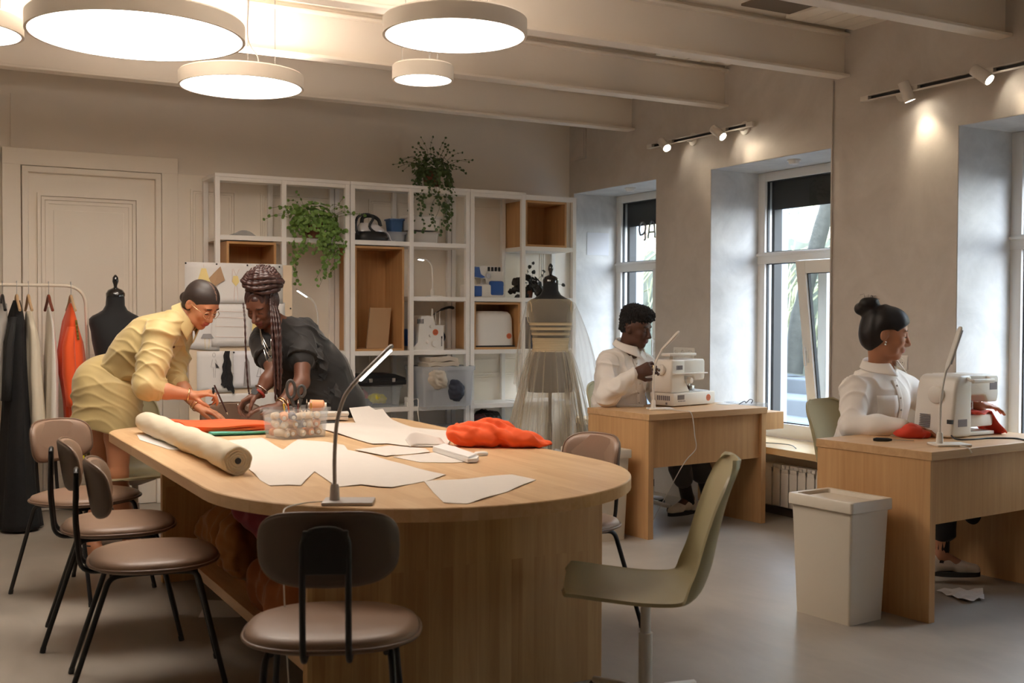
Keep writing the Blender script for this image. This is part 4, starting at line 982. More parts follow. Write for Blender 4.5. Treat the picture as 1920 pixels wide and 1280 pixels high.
# ------------------------------------------------------------------ overlockers on the shelves
m_blue = mat('blue_panel', srgb(40, 84, 158), .3); m_met = mat('bright_metal', (.7, .7, .72, 1), .18, metal=1)
def overlocker(lb, loc, rz, kind):
    t = thing('overlocker', lb, 'sewing machine', loc, rz, 'overlock machines on the shelves')
    if kind == 0:       # seen from its working side: blue panels
        obj('base', MB().box(-.15, .15, -.10, .10, 0, .10, .012), m_mach, t, 40)
        b = MB(); b.loft([[(x, y, z) for x, z in ((-.13, .155), (-.13, .22), (-.105, .245), (.11, .245), (.135, .20), (.15, .08), (.0, .08), (-.02, .145))] for y in (-.07, .08)]); obj('head', b, m_mach, t, 40)
        obj('blue_panel', MB().box(-.145, -.07, -.106, -.09, .008, .088, .006), m_blue, t, 40)
        obj('blue_panel', MB().box(.005, .135, -.104, -.07, .012, .13, .016), m_blue, t, 40)
        obj('blue_panel', MB().prism([(-.122, .158), (-.122, .235), (-.08, .235), (-.066, .18), (-.025, .158), (-.05, .15)], -.005, .005, T=lambda v: (v[0], -.0735+v[2], v[1])), m_blue, t, 40)
        for k in range(4): obj('tension_dial', MB().box(.0+k*.032, .018+k*.032, -.079, -.069, .205, .238, .003), m_black, t)
        n = MB(); n.tube([(-.045, -.05, .15), (-.045, -.05, .09)], .004, 6); n.box(-.06, -.025, -.06, -.02, .10, .106); n.tube([(-.03, -.06, .15), (-.035, -.06, .11)], .003, 6); n.lathe([(0, 0), (.02, 0), (.02, .012), (0, .012)], 16, T=lambda v: (.0+v[0], -.072-v[2], .17+v[1])); obj('needle_bar', n, m_met, t)
    else:
        b = MB(); b.loft([[(x, y, z) for x, z in ((-.14, 0), (-.14, .02), (-.10, .06), (-.085, .20), (-.07, .255), (-.02, .262), (.03, .255), (.045, .22), (.05, .185), (.12, .18), (.125, 0))] for y in (-.08, .08)]); obj('body', b, m_mach, t, 40)
        obj('blue_panel', MB().box(-.165, -.125, -.07, .07, .03, .16, .01), m_blue, t, 40)
        obj('spool_stand', MB().box(.03, .15, -.05, .06, .176, .188, .004), m_mach, t)
        for x, y, h in ((.08, -.03, .10), (.115, -.03, .11), (.08, .03, .1), (.115, .03, .1)): obj('spool_pin', MB().tube([(x, y, .185), (x, y, .185+h)], .003, 6), m_mach, t)
        obj('cone', MB().lathe([(0, .187), (.014, .187), (.006, .31), (0, .315)], 12, c=(.055, -.02, 0)), m_mach, t, 60)
        d = MB().lathe([(0, 0), (.028, 0), (.026, .012), (0, .014)], 20, T=lambda v: (.045+v[0], -.081-v[2], .05+v[1])); obj('dial', d, m_mach, t, 40)
        for x, z in ((-.02, .06), (.005, .11), (.01, .18)): obj('knob', MB().lathe([(0, 0), (.013, 0), (.011, .014), (0, .015)], 14, T=lambda v: (x+v[0], -.081-v[2], z+v[1])), m_mach, t, 40)
        v = MB()
        for k in range(5): v.box(-.105+k*.012, -.099+k*.012, -.0815, -.079, .20, .235)
        for k in range(6): v.box(.10, .108, -.0815, -.079, .03+k*.009, .036+k*.009)
        v.box(.10, .11, -.0815, -.079, .085, .105); obj('vent_slots', v, m_dark, t)
        sticker(t, (.05, -.081, .135), .024)
    return t
overlocker('white and blue overlocker on the right shelf unit', (4.01, 7.74, ROWS[2]), R(4), 0)
overlocker('white overlocker with an orange sticker and thread pins', (3.50, 7.72, ROWS[3]), R(4), 1)
pn = MB().tube(bez([(3.60, 7.80, ROWS[3]+.26), (3.66, 7.79, ROWS[3]+.30), (3.73, 7.78, ROWS[3]+.325), (3.78, 7.78, ROWS[3]+.32)], 5), [.004]*6+[.010]*6+[.012]*3+[.006], 8)
pn.tube([(3.60, 7.80, ROWS[3]), (3.60, 7.80, ROWS[3]+.26)], .004, 6)
tag(obj('thread_guide', pn, m_black, smooth=60), 'black thread guide arm behind the white overlocker', 'guide')
cl = MB().sheet(lambda u, v: (3.64+.06*u+.02*math.sin(v*5), 7.86-.05*u, ROWS[3]+.01+.20*(1-v)*(1-.4*u)), 8, 8, .01)
tag(obj('dark_cloth', cl, m_navy, smooth=60), 'dark cloth hanging behind the white overlocker', 'cloth')
bk = MB().sheet(lambda u, v: (2.02+u*.16, 7.66+v*.2, ROWS[1]+.004+.035*u*(1-u)*4*(1-v)+.01*v), 8, 6, .004)
tag(obj('plastic_sheet', bk, m_frost, smooth=60), 'crumpled clear plastic sheet on the top left shelf', 'sheet')
# ------------------------------------------------------------------ things on the big table
m_paper = mat('pattern_paper', srgb(212, 204, 196), .8, var=.02, vscale=30); m_paper2 = mat('white_paper', srgb(226, 223, 221), .7)
m_orange = mat('orange_cotton', srgb(240, 92, 38), .8, sheen=.2, bump=.05, bscale=500); m_teal = cloth('teal_cloth', srgb(92, 176, 158)); m_canvas = mat('cream_canvas', srgb(216, 205, 182), .85, bump=.08, bscale=300, var=.03)
def flat(name, lb, cat, poly, z, m, t=.0012, grp=None, curl=None):
    """a cut paper shape lying flat; curl lifts it as a function of x,y"""
    bm = bmesh.new(); vs = [bm.verts.new((x, y, 0)) for x, y in poly]; bm.faces.new(vs)
    bmesh.ops.triangulate(bm, faces=bm.faces[:]); bmesh.ops.subdivide_edges(bm, edges=bm.edges[:], cuts=5, use_grid_fill=True)
    g = bmesh.ops.extrude_face_region(bm, geom=bm.faces[:]); bmesh.ops.translate(bm, verts=[v for v in g['geom'] if isinstance(v, bmesh.types.BMVert)], vec=(0, 0, t))
    for v in bm.verts: v.co.z += z+(curl(v.co.x, v.co.y) if curl else 0)
    bmesh.ops.recalc_face_normals(bm, faces=bm.faces[:]); me = bpy.data.meshes.new(name); bm.to_mesh(me); bm.free(); me.materials.append(m)
    o = bpy.data.objects.new(name, me); COL.objects.link(o); return tag(o, lb, cat, grp)
gp = 'paper patterns on the table'
A = [(1.276, 5.04), (1.477, 5.094), (1.426, 4.603), (1.611, 4.966), (1.629, 4.883), (1.684, 4.806), (1.718, 4.649), (1.664, 4.459), (1.697, 4.279), (1.686, 4.059), (1.702, 3.81), (1.722, 3.611), (1.629, 3.528), (1.435, 3.426), (1.398, 3.458), (1.365, 3.528), (1.289, 3.528), (1.29, 3.621), (1.33, 3.908), (1.18, 3.611), (1.146, 3.643), (1.088, 3.66), (1.096, 3.806), (1.12, 3.963), (1.166, 4.402)]
flat('paper_pattern', 'largest paper pattern, cut with notches, beside the fabric roll', 'paper', A, TZ+.0005, m_paper, grp=gp, curl=lambda x, y: .002+.002*math.sin(x*19)*math.sin(y*13))
flat('paper_pattern', 'narrow paper pattern with a pointed edge in the middle of the table', 'paper', [(1.69, 4.44), (1.886, 4.54), (1.934, 4.427), (1.972, 4.342), (1.944, 4.232), (1.758, 4.209), (1.727, 4.186)], TZ+.001, m_paper, grp=gp, curl=lambda x, y: .002+.002*math.sin(x*23))
flat('paper_pattern', 'small paper pattern poking out below the folded white pad', 'paper', [(1.752, 4.173), (1.936, 4.215), (2.009, 4.26), (1.991, 3.9), (1.886, 3.901), (1.781, 3.973)], TZ+.001, m_paper, grp=gp)
D = [(2.264, 5.979), (2.40, 6.03), (2.368, 5.889), (2.40, 5.86), (2.33, 5.533), (2.289, 5.192), (2.376, 4.916), (2.208, 4.585), (2.101, 4.384), (1.95, 4.44), (1.905, 4.599), (1.838, 4.61), (1.84, 4.873), (1.851, 5.31), (1.928, 5.561), (2.12, 5.56)]
D[1] = (2.33, 5.90); D[0] = (2.20, 5.87); D[2] = (2.34, 5.83); D[3] = (2.39, 5.84)
flat('paper_pattern', 'wide paper pattern with a curled far corner along the window side', 'paper', D, TZ+.003, m_paper, grp=gp, curl=lambda x, y: .003+.002*math.sin(x*17+y*9)+.30*max(0, y-5.55)**1.6)
flat('paper_pattern', 'paper pattern alone at the rounded end of the table', 'paper', [(1.583, 3.495), (1.789, 3.487), (1.941, 3.512), (1.952, 3.358), (1.74, 3.177), (1.518, 3.027), (1.461, 3.078), (1.519, 3.281)], TZ+.001, m_paper, grp=gp, curl=lambda x, y: .003*math.sin(x*14+1)**2)
flat('paper_pattern', 'sliver of paper sticking out under the fabric roll', 'paper', [(.986, 5.491), (1.045, 5.52), (1.045, 4.80), (1.001, 4.843), (.959, 5.275)], TZ+.001, m_paper2, grp=gp)
flap = MB().sheet(lambda u, v: (1.93+.17*u-.02*math.sin(u*PI), 4.40+.05*math.sin(u*PI)+.06*v, TZ+.008+.055*v*(1-.55*abs(2*u-1)**1.5)), 14, 8, .002)
tag(obj('curled_paper', flap, m_paper, smooth=180), 'curled paper strip standing up before the orange bundle', 'paper')
pad = MB(); pad.prism([(1.965, 4.25), (2.05, 4.32), (2.075, 4.27), (2.02, 3.93), (1.975, 3.858), (1.935, 3.86)], TZ+.004, TZ+.018); pad.prism([(1.962, 4.24), (2.05, 4.315), (2.01, 3.935), (1.94, 3.865)], TZ+.019, TZ+.026)
tag(obj('folded_fabric', pad, m_paper2), 'folded white fabric pad near the orange bundle', 'fabric')
# roll of cream canvas
rl = thing('fabric_roll', 'thick roll of cream canvas lying along the table edge', 'fabric roll', (1.06, 4.78, TZ+.052))
L2 = .82; rr = MB(); ax = []
for i in range(34):
    u = i/33; y = -L2+2*L2*u; rad = .0505+.0025*math.sin(u*17)+.002*math.sin(u*41+1); ax.append([((rad+.0018*math.sin(3*q+u*25)+.0012*math.sin(9*q-u*60))*math.cos(q)-.018*u+.012*math.sin(u*3), y, rad*math.sin(q)+.0012*math.sin(5*q+u*33)+.002*math.sin(u*8)) for q in [2*PI*k/40 for k in range(40)]])
rr.loft(ax, cap=False)
for side, ring in ((-1, ax[0]), (1, ax[-1])):
    c = Vector((sum(p[0] for p in ring)/40, ring[0][1], sum(p[2] for p in ring)/40)); rings = [ring]
    for j in range(9):
        f = .93-.088*j; rings.append([c+(Vector(p)-c)*f+Vector((0, side*(-.004 if j % 2 else .003), 0)) for p in ring])
    rr.loft(rings, cap=False)
obj('cloth_layers', rr, m_canvas, rl, 60)
core = MB(); c = ax[0]; cx = sum(p[0] for p in c)/40; cz = sum(p[2] for p in c)/40
core.lathe([(0, -.002), (.0115, -.002), (.0115, .4), (0, .4)], 10, T=lambda v: (cx+v[0]*(1+.25*math.sin(5*math.atan2(v[1], v[0]))), -L2+v[2]-.003, cz+v[1]*(1+.25*math.sin(5*math.atan2(v[1], v[0])))))
obj('tube_core', core, m_dark, rl)
# clear box of thread cones
nb = tub('clear box full of thread cones, scissors and pencils', (1.635, 5.08, TZ), .135, .09, .14, m_clear, False, R(14), 'notions_box', .90)
cols = [mat('thread_tan', srgb(196, 146, 88), .8), mat('thread_orange', srgb(220, 130, 56), .8), mat('thread_cream', srgb(230, 206, 176), .8), mat('thread_grey', srgb(120, 116, 122), .8), mat('thread_peach', srgb(226, 160, 118), .8)]
cp = mat('spool_core', srgb(232, 224, 210), .6); rs = random.Random(11); sp0 = None
def spool(loc, q, m, lb, k=1.0):
    t = thing('thread_spool', lb, 'thread spool', loc, 0, 'thread spools in the clear box'); t.rotation_euler = q
    obj('thread', MB().lathe([(.010*k, -.024*k), (.019*k, -.022*k), (.017*k, .020*k), (.010*k, .024*k)], 16), m, t, 40)
    obj('core', MB().lathe([(.004*k, -.028*k), (.010*k, -.028*k), (.009*k, .030*k), (.004*k, .030*k)], 12), cp, t, 40); return t
cth = ['tan', 'orange', 'cream', 'dark grey', 'peach']
for layer in range(3):
    for ix in range(5):
        for iy in range(2 if layer else 3):
            ci = rs.choice([0, 1, 1, 2, 4, 0] if layer < 1 else [3, 2, 0, 4, 2, 3])
            x = -.088+ix*.044; y = (-.05+iy*.05) if not layer else (-.045+iy*.08); z = .027+layer*.038
            c, s = math.cos(R(14)), math.sin(R(14))
            side = 'near' if iy == 0 else ('far' if (layer or iy == 2) else 'middle')
            spool((1.635+x*c-y*s, 5.08+x*s+y*c, TZ+z), (R(rs.uniform(75, 105)), 0, rs.uniform(-.5, .5)), cols[ci], '%s thread spool in the clear box, %s row, %s layer, %s from the left' % (cth[ci], side, ('bottom', 'middle', 'top')[layer], ('first', 'second', 'third', 'fourth', 'fifth')[ix]), .95)
spool((1.755, 5.12, TZ+.142), (R(90), 0, R(70)), cols[4], 'large peach thread spool lying across the rim of the clear box', 1.5)
sc = thing('scissors', 'black handled scissors standing in the clear box', 'scissors', (1.645, 5.10, TZ+.02), R(-20))
for s, r1, r2 in ((-1, .042, .019), (1, .027, .016)):
    lean = Matrix.Rotation(R(2.5*s), 3, 'Y'); T = lambda v: lean @ Vector(v)
    h = obj('handle', MB().tube([T(((.016*s)+r2*math.cos(q), 0, .205-(.01 if s > 0 else 0)+r1*math.sin(q))) for q in [2*PI*k/24 for k in range(24)]], .0075, 8, closed=True).tube([T((.016*s, 0, .16-.0)), T((.004*s, 0, .12))], .009, 8), mat('grey_handle', srgb(64, 62, 60), .5), sc, 60)
    obj('blade', MB().tube([T((.004*s, 0, .13)), T((-.003*s, 0, .0))], [.008, .002], 6), m_steel, sc)
pc = [srgb(226, 190, 60), srgb(206, 96, 60), srgb(120, 60, 50), srgb(230, 220, 190), srgb(60, 50, 48), srgb(214, 160, 60)]
for k in range(6):
    x, y = 1.60+.024*k, 5.10+.012*math.sin(k*2.1); dx = rs.uniform(-.02, .02)
    t = thing('pencil', '%s pencil standing upright in the clear box' % ['yellow', 'red', 'dark brown', 'cream', 'black', 'ochre'][k], 'pencil', (x, y, TZ+.03), 0, 'pencils in the clear box')
    obj('shaft', MB().tube([(0, 0, 0), (dx, 0, .128)], .0036, 6), mat('pencil_%d' % k, pc[k], .5), t); obj('tip', MB().tube([(dx, 0, .128), (dx*1.13, 0, .145)], [.0036, .0008], 6), cp, t)
# folded orange fabric with teal underneath
of = MB()
for k in range(3):
    of.sheet(lambda u, v: (1.205+.365*u-.02*k*(1-u)+.05*(v-.5), 5.71-.19*u-.34*v*(1-.15*u), TZ+.022+.013*k+.004*math.sin(u*8+k)+.003*math.sin(v*11+u*3)-.01*(abs(2*v-1)**6)), 22, 14, .011)
tag(obj('folded_fabric', of, m_orange, smooth=60), 'folded orange fabric stacked on the table before the women', 'fabric')
tl = MB()
for k in range(2): tl.sheet(lambda u, v: (1.27+.30*u+.02*k, 5.28-.03*u+.16*v-.02*k, TZ+.006+.008*k+.001*math.sin(u*9)), 14, 6, .006)
tag(obj('folded_fabric', tl, m_teal, smooth=60), 'teal fabric folded under the orange fabric', 'fabric')
flat('sketch_sheet', 'white sketch sheet under the hand of the woman in khaki', 'paper', [(1.50, 5.90), (1.72, 5.905), (1.73, 5.70), (1.55, 5.68)], TZ+.002, m_paper2)
flat('sketch_sheet', 'pale green sheet under the hand of the woman in black', 'paper', [(1.60, 5.50), (1.78, 5.56), (1.76, 5.36), (1.60, 5.33)], TZ+.002, mat('mint_paper', srgb(212, 228, 214), .8))
# other small things at the far end
fw = MB()
for k in range(2): fw.sheet(lambda u, v: (1.93+.20*u, 5.70+.12*v, TZ+.014+.02*k+.006*math.sin(u*PI)+.004*math.sin(v*7)), 12, 8, .016)
fw.tube([(2.06, 5.705, TZ+.040), (2.14, 5.74, TZ+.038)], .014, 10)
tag(obj('folded_fabric', fw, m_offw, smooth=60), 'rolled off-white fabric behind the clear box', 'fabric')
ph = MB().box(1.92, 2.02, 5.55, 5.62, TZ+.006, TZ+.014, .003); tag(obj('phone', ph, m_dark), 'dark flat phone on the table behind the lamp neck', 'phone')
er = MB().loft([[(p[0]+2.095, p[1]+4.055, TZ+z) for p in superring(a, b, 0, 4, 20)] for a, b, z in ((.024, .018, .001), (.027, .02, .006), (.027, .02, .012), (.023, .016, .016))]); tag(obj('chalk', er, m_white, smooth=50), 'white tailor chalk block on the table before the orange bundle', 'chalk')
# orange bundle
s = Sdf(.006); rb = random.Random(4)
for (x, y, z, a, b, c, rx, ry, rz) in ((-.12, .03, .045, .10, .085, .05, 0, .2, .4), (-.03, .01, .055, .13, .085, .055, .2, -.1, .1), (.08, -.01, .04, .12, .07, .045, -.2, .15, -.3), (.16, -.01, .035, .06, .05, .03, 0, .3, -.2), (.02, .03, .085, .075, .05, .03, .3, .4, .5), (-.10, .0, .075, .06, .06, .03, 0, -.3, .2), (.205, -.03, .018, .06, .03, .018, 0, 0, -.4)):
    s.ell((x, y, z), (a, b, c), rotm(rx, ry, rz), .02)
s.cut((0, 0, 0), (0, 0, -1))
def fold(V): return .010*np.sin(V[:, 0]*60+6*np.sin(V[:, 1]*22)+V[:, 2]*70)*(.6+.4*wob(V, 14, 3))+.006*wob(V, 55, 8)-.004
ob = sobj('fabric_bundle', s, m_orange, None, fold, 2); ob.location = (2.285, 4.30, TZ); ob.rotation_euler = (0, 0, R(-29)); tag(ob, 'crumpled bright orange fabric bundle on the window side of the table', 'fabric')
tl = led_lamp('silver desk lamp standing at the front of the big table', (1.165, 3.235, TZ), R(-27), [(0, .055), (0, .155), (.008, .254), (.03, .327), (.06, .37)], (.178, .487), m_lampsil, True, (.078, .052), .02)
obj('power_cord', MB().tube(bez([(-.03, 0, .006), (-.09, -.02, .004), (-.13, -.10, .004), (-.123, -.20, .002), (-.122, -.222, -.04), (-.115, -.215, -.30), (-.10, -.22, -.55), (-.08, -.23, -.735)], 8), .0022, 6), m_offw, tl)
# fabrics on the low shelf
m_rust = cloth('rust_cloth', srgb(150, 84, 36)); m_brown = cloth('ochre_cloth', srgb(150, 96, 40)); m_wine = cloth('wine_cloth', srgb(128, 44, 56)); m_redb = cloth('brick_cloth', srgb(128, 52, 30))
for k, (x, y, z, r, m, lb) in enumerate(((1.28, 4.55, .208, (.16, .42, .40), m_brown, 'ochre fabric heap on the low shelf of the table'), (1.30, 3.86, .208, (.16, .36, .30), m_rust, 'rust fabric heap on the low shelf at the near end'), (1.34, 4.10, .44, (.15, .45, .24), m_wine, 'wine red fabric on top of the heaps under the table'), (1.50, 3.62, .208, (.18, .16, .28), m_redb, 'brick red fabric heap behind the front chair'))):
    heap('fabric_heap', lb, 'fabric', (x, y, z), r, 0, m, .011, 9, .012, 26, .05, seed=30+k)
flat('dropped_paper', 'paper sheet on the floor under the table', 'paper', [(1.124, 4.849), (1.228, 5.13), (1.40, 5.0), (1.285, 4.772)], .001, m_paper2)
flat('dropped_paper', 'crumpled paper on the floor under the nearer sewing desk', 'paper', [(4.335, 3.636), (4.548, 3.546), (4.40, 3.42), (4.286, 3.418)], .002, m_paper2, curl=lambda x, y: .012*math.sin(x*40)**2+.01*math.sin(y*37)**2)

# ------------------------------------------------------------------ sewing machines and things on the desks
def ext(poly, y0, y1, bev, seg=3, mb=None, T=None):
    """side outline (x,z) given depth y0..y1 with rounded edges"""
    bm = bmesh.new(); a = [bm.verts.new((x, y0, z)) for x, z in poly]; f = bm.faces.new(a)
    g = bmesh.ops.extrude_face_region(bm, geom=[f]); bmesh.ops.translate(bm, verts=[v for v in g['geom'] if isinstance(v, bmesh.types.BMVert)], vec=(0, y1-y0, 0))
    bmesh.ops.recalc_face_normals(bm, faces=bm.faces[:])
    if bev: bmesh.ops.bevel(bm, geom=[e for e in bm.edges if len(e.link_faces) == 2 and e.calc_face_angle() > .4], offset=bev, segments=seg, affect='EDGES', profile=.5, clamp_overlap=True)
    bm.verts.index_update(); mb = mb or MB(); mb.add([v.co[:] for v in bm.verts], [[v.index for v in f.verts] for f in bm.faces], T); bm.free(); return mb
m_mach2 = mat('machine_cream', srgb(228, 220, 210), .4); m_grey = mat('grey_print', srgb(120, 112, 118), .5)
# back desk: machine seen from behind, column on the left
s1 = thing('sewing_machine', 'white sewing machine with an orange sticker, on the back desk', 'sewing machine', (4.275, 5.63, TZ), R(12))
obj('bed', MB().box(0, .415, .0, .20, .006, .088, .008), m_mach2, s1, 40)
obj('column', ext([(.0, .086), (.19, .086), (.135, .175), (.135, .30), (.012, .30), (.0, .19)], .02, .18, .012), m_mach2, s1, 40)
obj('arm', ext([(.10, .195), (.22, .195), (.235, .165), (.33, .165), (.335, .19), (.335, .285), (.325, .30), (.10, .30)], .022, .178, .014), m_mach2, s1, 40)
obj('thread_plate', MB().box(.015, .335, -.004, .024, .205, .214, .002).box(-.005, .26, .03, .10, .322, .340, .004).box(.05, .06, .05, .08, .29, .33), m_mach2, s1, 40)
nd = MB(); nd.tube([(.275, .09, .17), (.275, .09, .10)], .005, 8); nd.box(.262, .29, .07, .11, .095, .125, .002); nd.tube([(.262, .09, .165), (.255, .085, .12)], .003, 6); nd.box(.24, .31, .05, .14, .088, .091); obj('needle_assembly', nd, m_met, s1, 40)
hw = lambda x0, y, z, r: MB().lathe([(0, 0), (r, 0), (r, .018), (r*.8, .024), (0, .024)], 24, T=lambda v: (x0-v[2], y+v[0], z+v[1]))
obj('handwheel', hw(.0, .10, .235, .034), m_mach2, s1, 40); obj('tension_knob', MB().lathe([(0, 0), (.022, 0), (.018, .03), (0, .032)], 18, T=lambda v: (.165+v[0]*.8, .02-v[2], .165+v[1])), m_mach2, s1, 40)
pr = MB(); pr.box(.04, .105, -.0012, .002, .045, .075); obj('label_plate', pr, mat('label_brown', srgb(96, 80, 74), .4), s1)
tx = MB()
for k, (a, b) in enumerate(((.045, .06), (.064, .085), (.089, .115))): tx.box(a, b, -.0008, .001, .033, .038)
for k in range(5): tx.box(.052+.012*k, .060+.012*k, .018, .0205, .235, .262)
obj('printed_text', tx, m_grey, s1); sticker(s1, (.345, 0, .048), .022)
vt = MB()
for k in range(7): vt.box(-.001, .002, .03+.016*k, .04+.016*k, .04, .07)
vt.box(-.001, .002, .05, .065, .014, .028); obj('vent_slots', vt, m_grey, s1)
sw = MB().sheet(lambda u, v: (.16+.22*u, .03+.15*v, .0915+.006*math.sin(u*7)*v), 10, 6, .002); tag(obj('white_cloth', sw, m_paper2, smooth=180), 'white cloth being sewn on the back desk machine', 'cloth').matrix_world = Matrix.Translation((4.275, 5.63, TZ)) @ Matrix.Rotation(R(12), 4, 'Z')
led_lamp('white desk lamp on the back desk, before the man', (4.06, 5.55, TZ), R(-24), [(0, .055), (0, .19), (.014, .29), (.055, .375)], (.16, .485), m_mach2, False, (.078, .052), .019)
cd = MB().tube(bez([(4.10, 5.48, TZ+.005), (4.15, 5.37, TZ+.004), (4.16, 5.298, TZ-.01), (4.18, 5.292, .60), (4.19, 5.293, .52), (4.13, 5.30, .46), (4.10, 5.34, .38), (4.05, 5.5, .10), (4.08, 5.6, .004)], 7), .003, 6); tag(obj('lamp_cord', cd, m_offw), 'pale cord hanging down the front of the back desk', 'cord')
wp = MB().prism([(3.96, 5.80), (4.12, 5.74), (4.17, 5.80), (4.00, 5.87)], TZ+.001, TZ+.012); tag(obj('notepad', wp, m_paper2), 'white notepad on the back desk under the arm of the man', 'notepad')
flat('paper_note', 'small white paper at the far end of the back desk', 'paper', [(4.70, 5.62), (4.80, 5.64), (4.79, 5.74), (4.69, 5.72)], TZ+.001, m_paper2)
tub('clear plastic tray on the side tray of the back desk', (4.90, 5.66, .703), .085, .12, .045, m_clear, False, R(5), 'plastic_tray')
bw = MB().tube(bez([(4.80, 5.62, .742), (4.83, 5.60, .762), (4.86, 5.62, .748), (4.875, 5.60, .772), (4.90, 5.60, .765), (4.905, 5.62, .745)], 6), .0028, 6); tag(obj('loose_wire', bw, m_dark), 'bent black wire sticking up from the clear tray', 'wire')
lw = MB().tube(bez([(5.0, 5.30, ZS+.006), (5.06, 5.42, ZS+.012), (5.06, 5.60, ZS+.006), (5.0, 5.66, ZS+.004)], 6), .003, 6); tag(obj('sill_cable', lw, m_dark), 'thin dark cable lying on the middle window sill', 'cable')
# nearer desk: machine in three quarter view, handwheel end to the left
s2 = thing('sewing_machine', 'white sewing machine with a top handle, on the nearer desk', 'sewing machine', (4.362, 3.575, TZ), R(2))
obj('column', ext([(-.015, .004), (.14, .004), (.14, .25), (.14, .298), (.06, .30), (.03, .285), (.012, .22)], .0, .225, .022, 4), m_mach, s2, 50)
obj('arm', ext([(.10, .20), (.235, .20), (.25, .195), (.265, .165), (.345, .165), (.355, .20), (.355, .285), (.34, .298), (.10, .302)], .012, .21, .02, 4), m_mach, s2, 50)
obj('free_arm', MB().box(.13, .34, .03, .18, .045, .105, .01).box(.12, .35, .03, .19, .004, .022, .004), m_mach, s2, 40)
h = MB(); h.tube(fillet([(.10, .02, .29), (.10, -.03, .272), (.26, -.03, .272), (.26, .02, .29)], .01), .007, 8); h.box(.10, .26, -.036, -.02, .262, .282, .004); obj('carry_handle', h, m_mach, s2, 50)
obj('handwheel', hw(.012, .10, .205, .042), m_mach, s2, 40)
v = MB(); 
for k in range(8): v.box(-.016+.001*k, -.006, .125, .185, .045+k*.0085, .049+k*.0085)
v.box(-.018, -.004, .0, .04, .05, .08) if False else None
obj('vent_slots', v, m_grey, s2)
p = MB(); p.box(.035, .10, -.0015, .002, .055, .09); p.box(.285, .34, .0105, .014, .225, .262); obj('label_plate', p, m_grey, s2)
p = MB(); p.box(-.008, .012, .002, .03, .07, .09); obj('socket_hole', p, m_dark, s2)
nd = MB(); nd.tube([(.30, .10, .17), (.30, .10, .115)], .005, 8); nd.tube([(.275, .10, .168), (.275, .10, .115)], .004, 8); nd.box(.262, .315, .08, .12, .106, .116, .002); nd.tube([(.325, .09, .17), (.335, .085, .13), (.32, .085, .118)], .003, 6); nd.box(.335, .37, .08, .10, .13, .15, .003); obj('needle_assembly', nd, m_met, s2, 40)
m_coral = mat('coral_cotton', srgb(214, 66, 44), .8, sheen=.2)
def dr(u, v):
    x = 4.53+.24*u; y = 3.60+.15*v; top = TZ+.112
    z = top if u < .62 else top-(u-.62)*.29
    return (x+.01*math.sin(v*9), y-.01*math.sin(u*8), z+.006*math.sin(u*14+v*5)+.003*math.sin(v*17))
tag(obj('sewn_cloth', MB().sheet(dr, 30, 14, .006), m_coral, smooth=180), 'orange-red cloth under the needle of the nearer machine', 'cloth')
s = Sdf(.005)
for c, r, q in (((0, 0, .03), (.06, .045, .035), (0, .2, .4)), ((-.05, .01, .02), (.05, .03, .022), (0, 0, -.3)), ((.04, -.01, .02), (.045, .03, .022), (0, 0, .2)), ((.0, .02, .05), (.035, .03, .02), (.4, 0, .3))): s.ell(c, r, rotm(*q), .015)
s.cut((0, 0, 0), (0, 0, -1)); o = sobj('fabric_bundle', s, m_coral, None, lambda V: .006*wob(V, 60, 2), 1); o.location = (4.235, 3.70, TZ); o.rotation_euler = (0, 0, R(-20)); tag(o, 'small orange-red cloth bunch beside the nearer sewing machine', 'fabric')
led_lamp('white desk lamp at the front edge of the nearer desk', (4.085, 3.42, TZ), R(-24), [(0, .055), (.002, .19), (.014, .285), (.03, .35)], (.092, .535), m_mach, False, (.08, .055), .019)
sd = thing('seam_ripper', 'black handled seam ripper lying on the nearer desk', 'tool', (3.99, 3.66, TZ+.008), R(-32))
obj('handle', MB().tube([(-.045, 0, 0), (-.03, 0, .001), (.02, 0, 0), (.04, 0, 0)], [.006, .009, .009, .005], 10), m_dark, sd, 60); obj('shaft', MB().tube([(.04, 0, 0), (.14, 0, -.003)], .0022, 6), m_steel, sd)
bc = MB().tube(bez([(4.37, 3.60, TZ+.02), (4.33, 3.53, TZ+.006), (4.40, 3.50, TZ+.004), (4.52, 3.50, TZ+.004), (4.62, 3.44, TZ+.004), (4.60, 3.37, TZ+.004), (4.57, 3.30, TZ+.0)], 7), .0038, 6); tag(obj('power_cable', bc, m_dark), 'black power cable trailing over the nearer desk', 'cable')
lc = MB().tube(bez([(4.15, 3.40, TZ+.005), (4.12, 3.33, TZ+.004), (4.115, 3.288, TZ), (4.125, 3.282, TZ-.02)], 6), .003, 6); tag(obj('lamp_cord', lc, m_offw), 'pale lamp cord running off the nearer desk edge', 'cord')
# ------------------------------------------------------------------ pinboard with sketches
pb = thing('pinboard', 'beige pinboard covered with fashion sketches, before the shelving', 'board', (0, 7.38, 0))
m_board = mat('kraft_board', srgb(222, 202, 176), .8, var=.03, vscale=20)
obj('board_panel', MB().box(1.655, 2.352, 0, .012, .62, 1.655), m_board, pb)
for x in (1.72, 2.29): obj('leg', MB().tube([(x, .02, 1.5), (x, .16, 0)], .012, 8), m_white, pb)
obj('ledge', MB().box(1.66, 2.35, -.02, .05, .60, .62), m_white, pb)
def sheet_(lb, x0, x1, z0, z1, y, m=None, tilt=0, name='sketch_sheet'):
    b = MB().sheet(lambda u, v: (x0+(x1-x0)*u, y-.004*math.sin(u*PI)*(1-v)*1.5, z0+(z1-z0)*v+tilt*(u-.5)), 8, 8, .0015)
    return tag(obj(name, b, m or m_paper2, smooth=180, loc=(0, 7.38, 0)), lb, 'paper', 'sketch sheets on the pinboard')
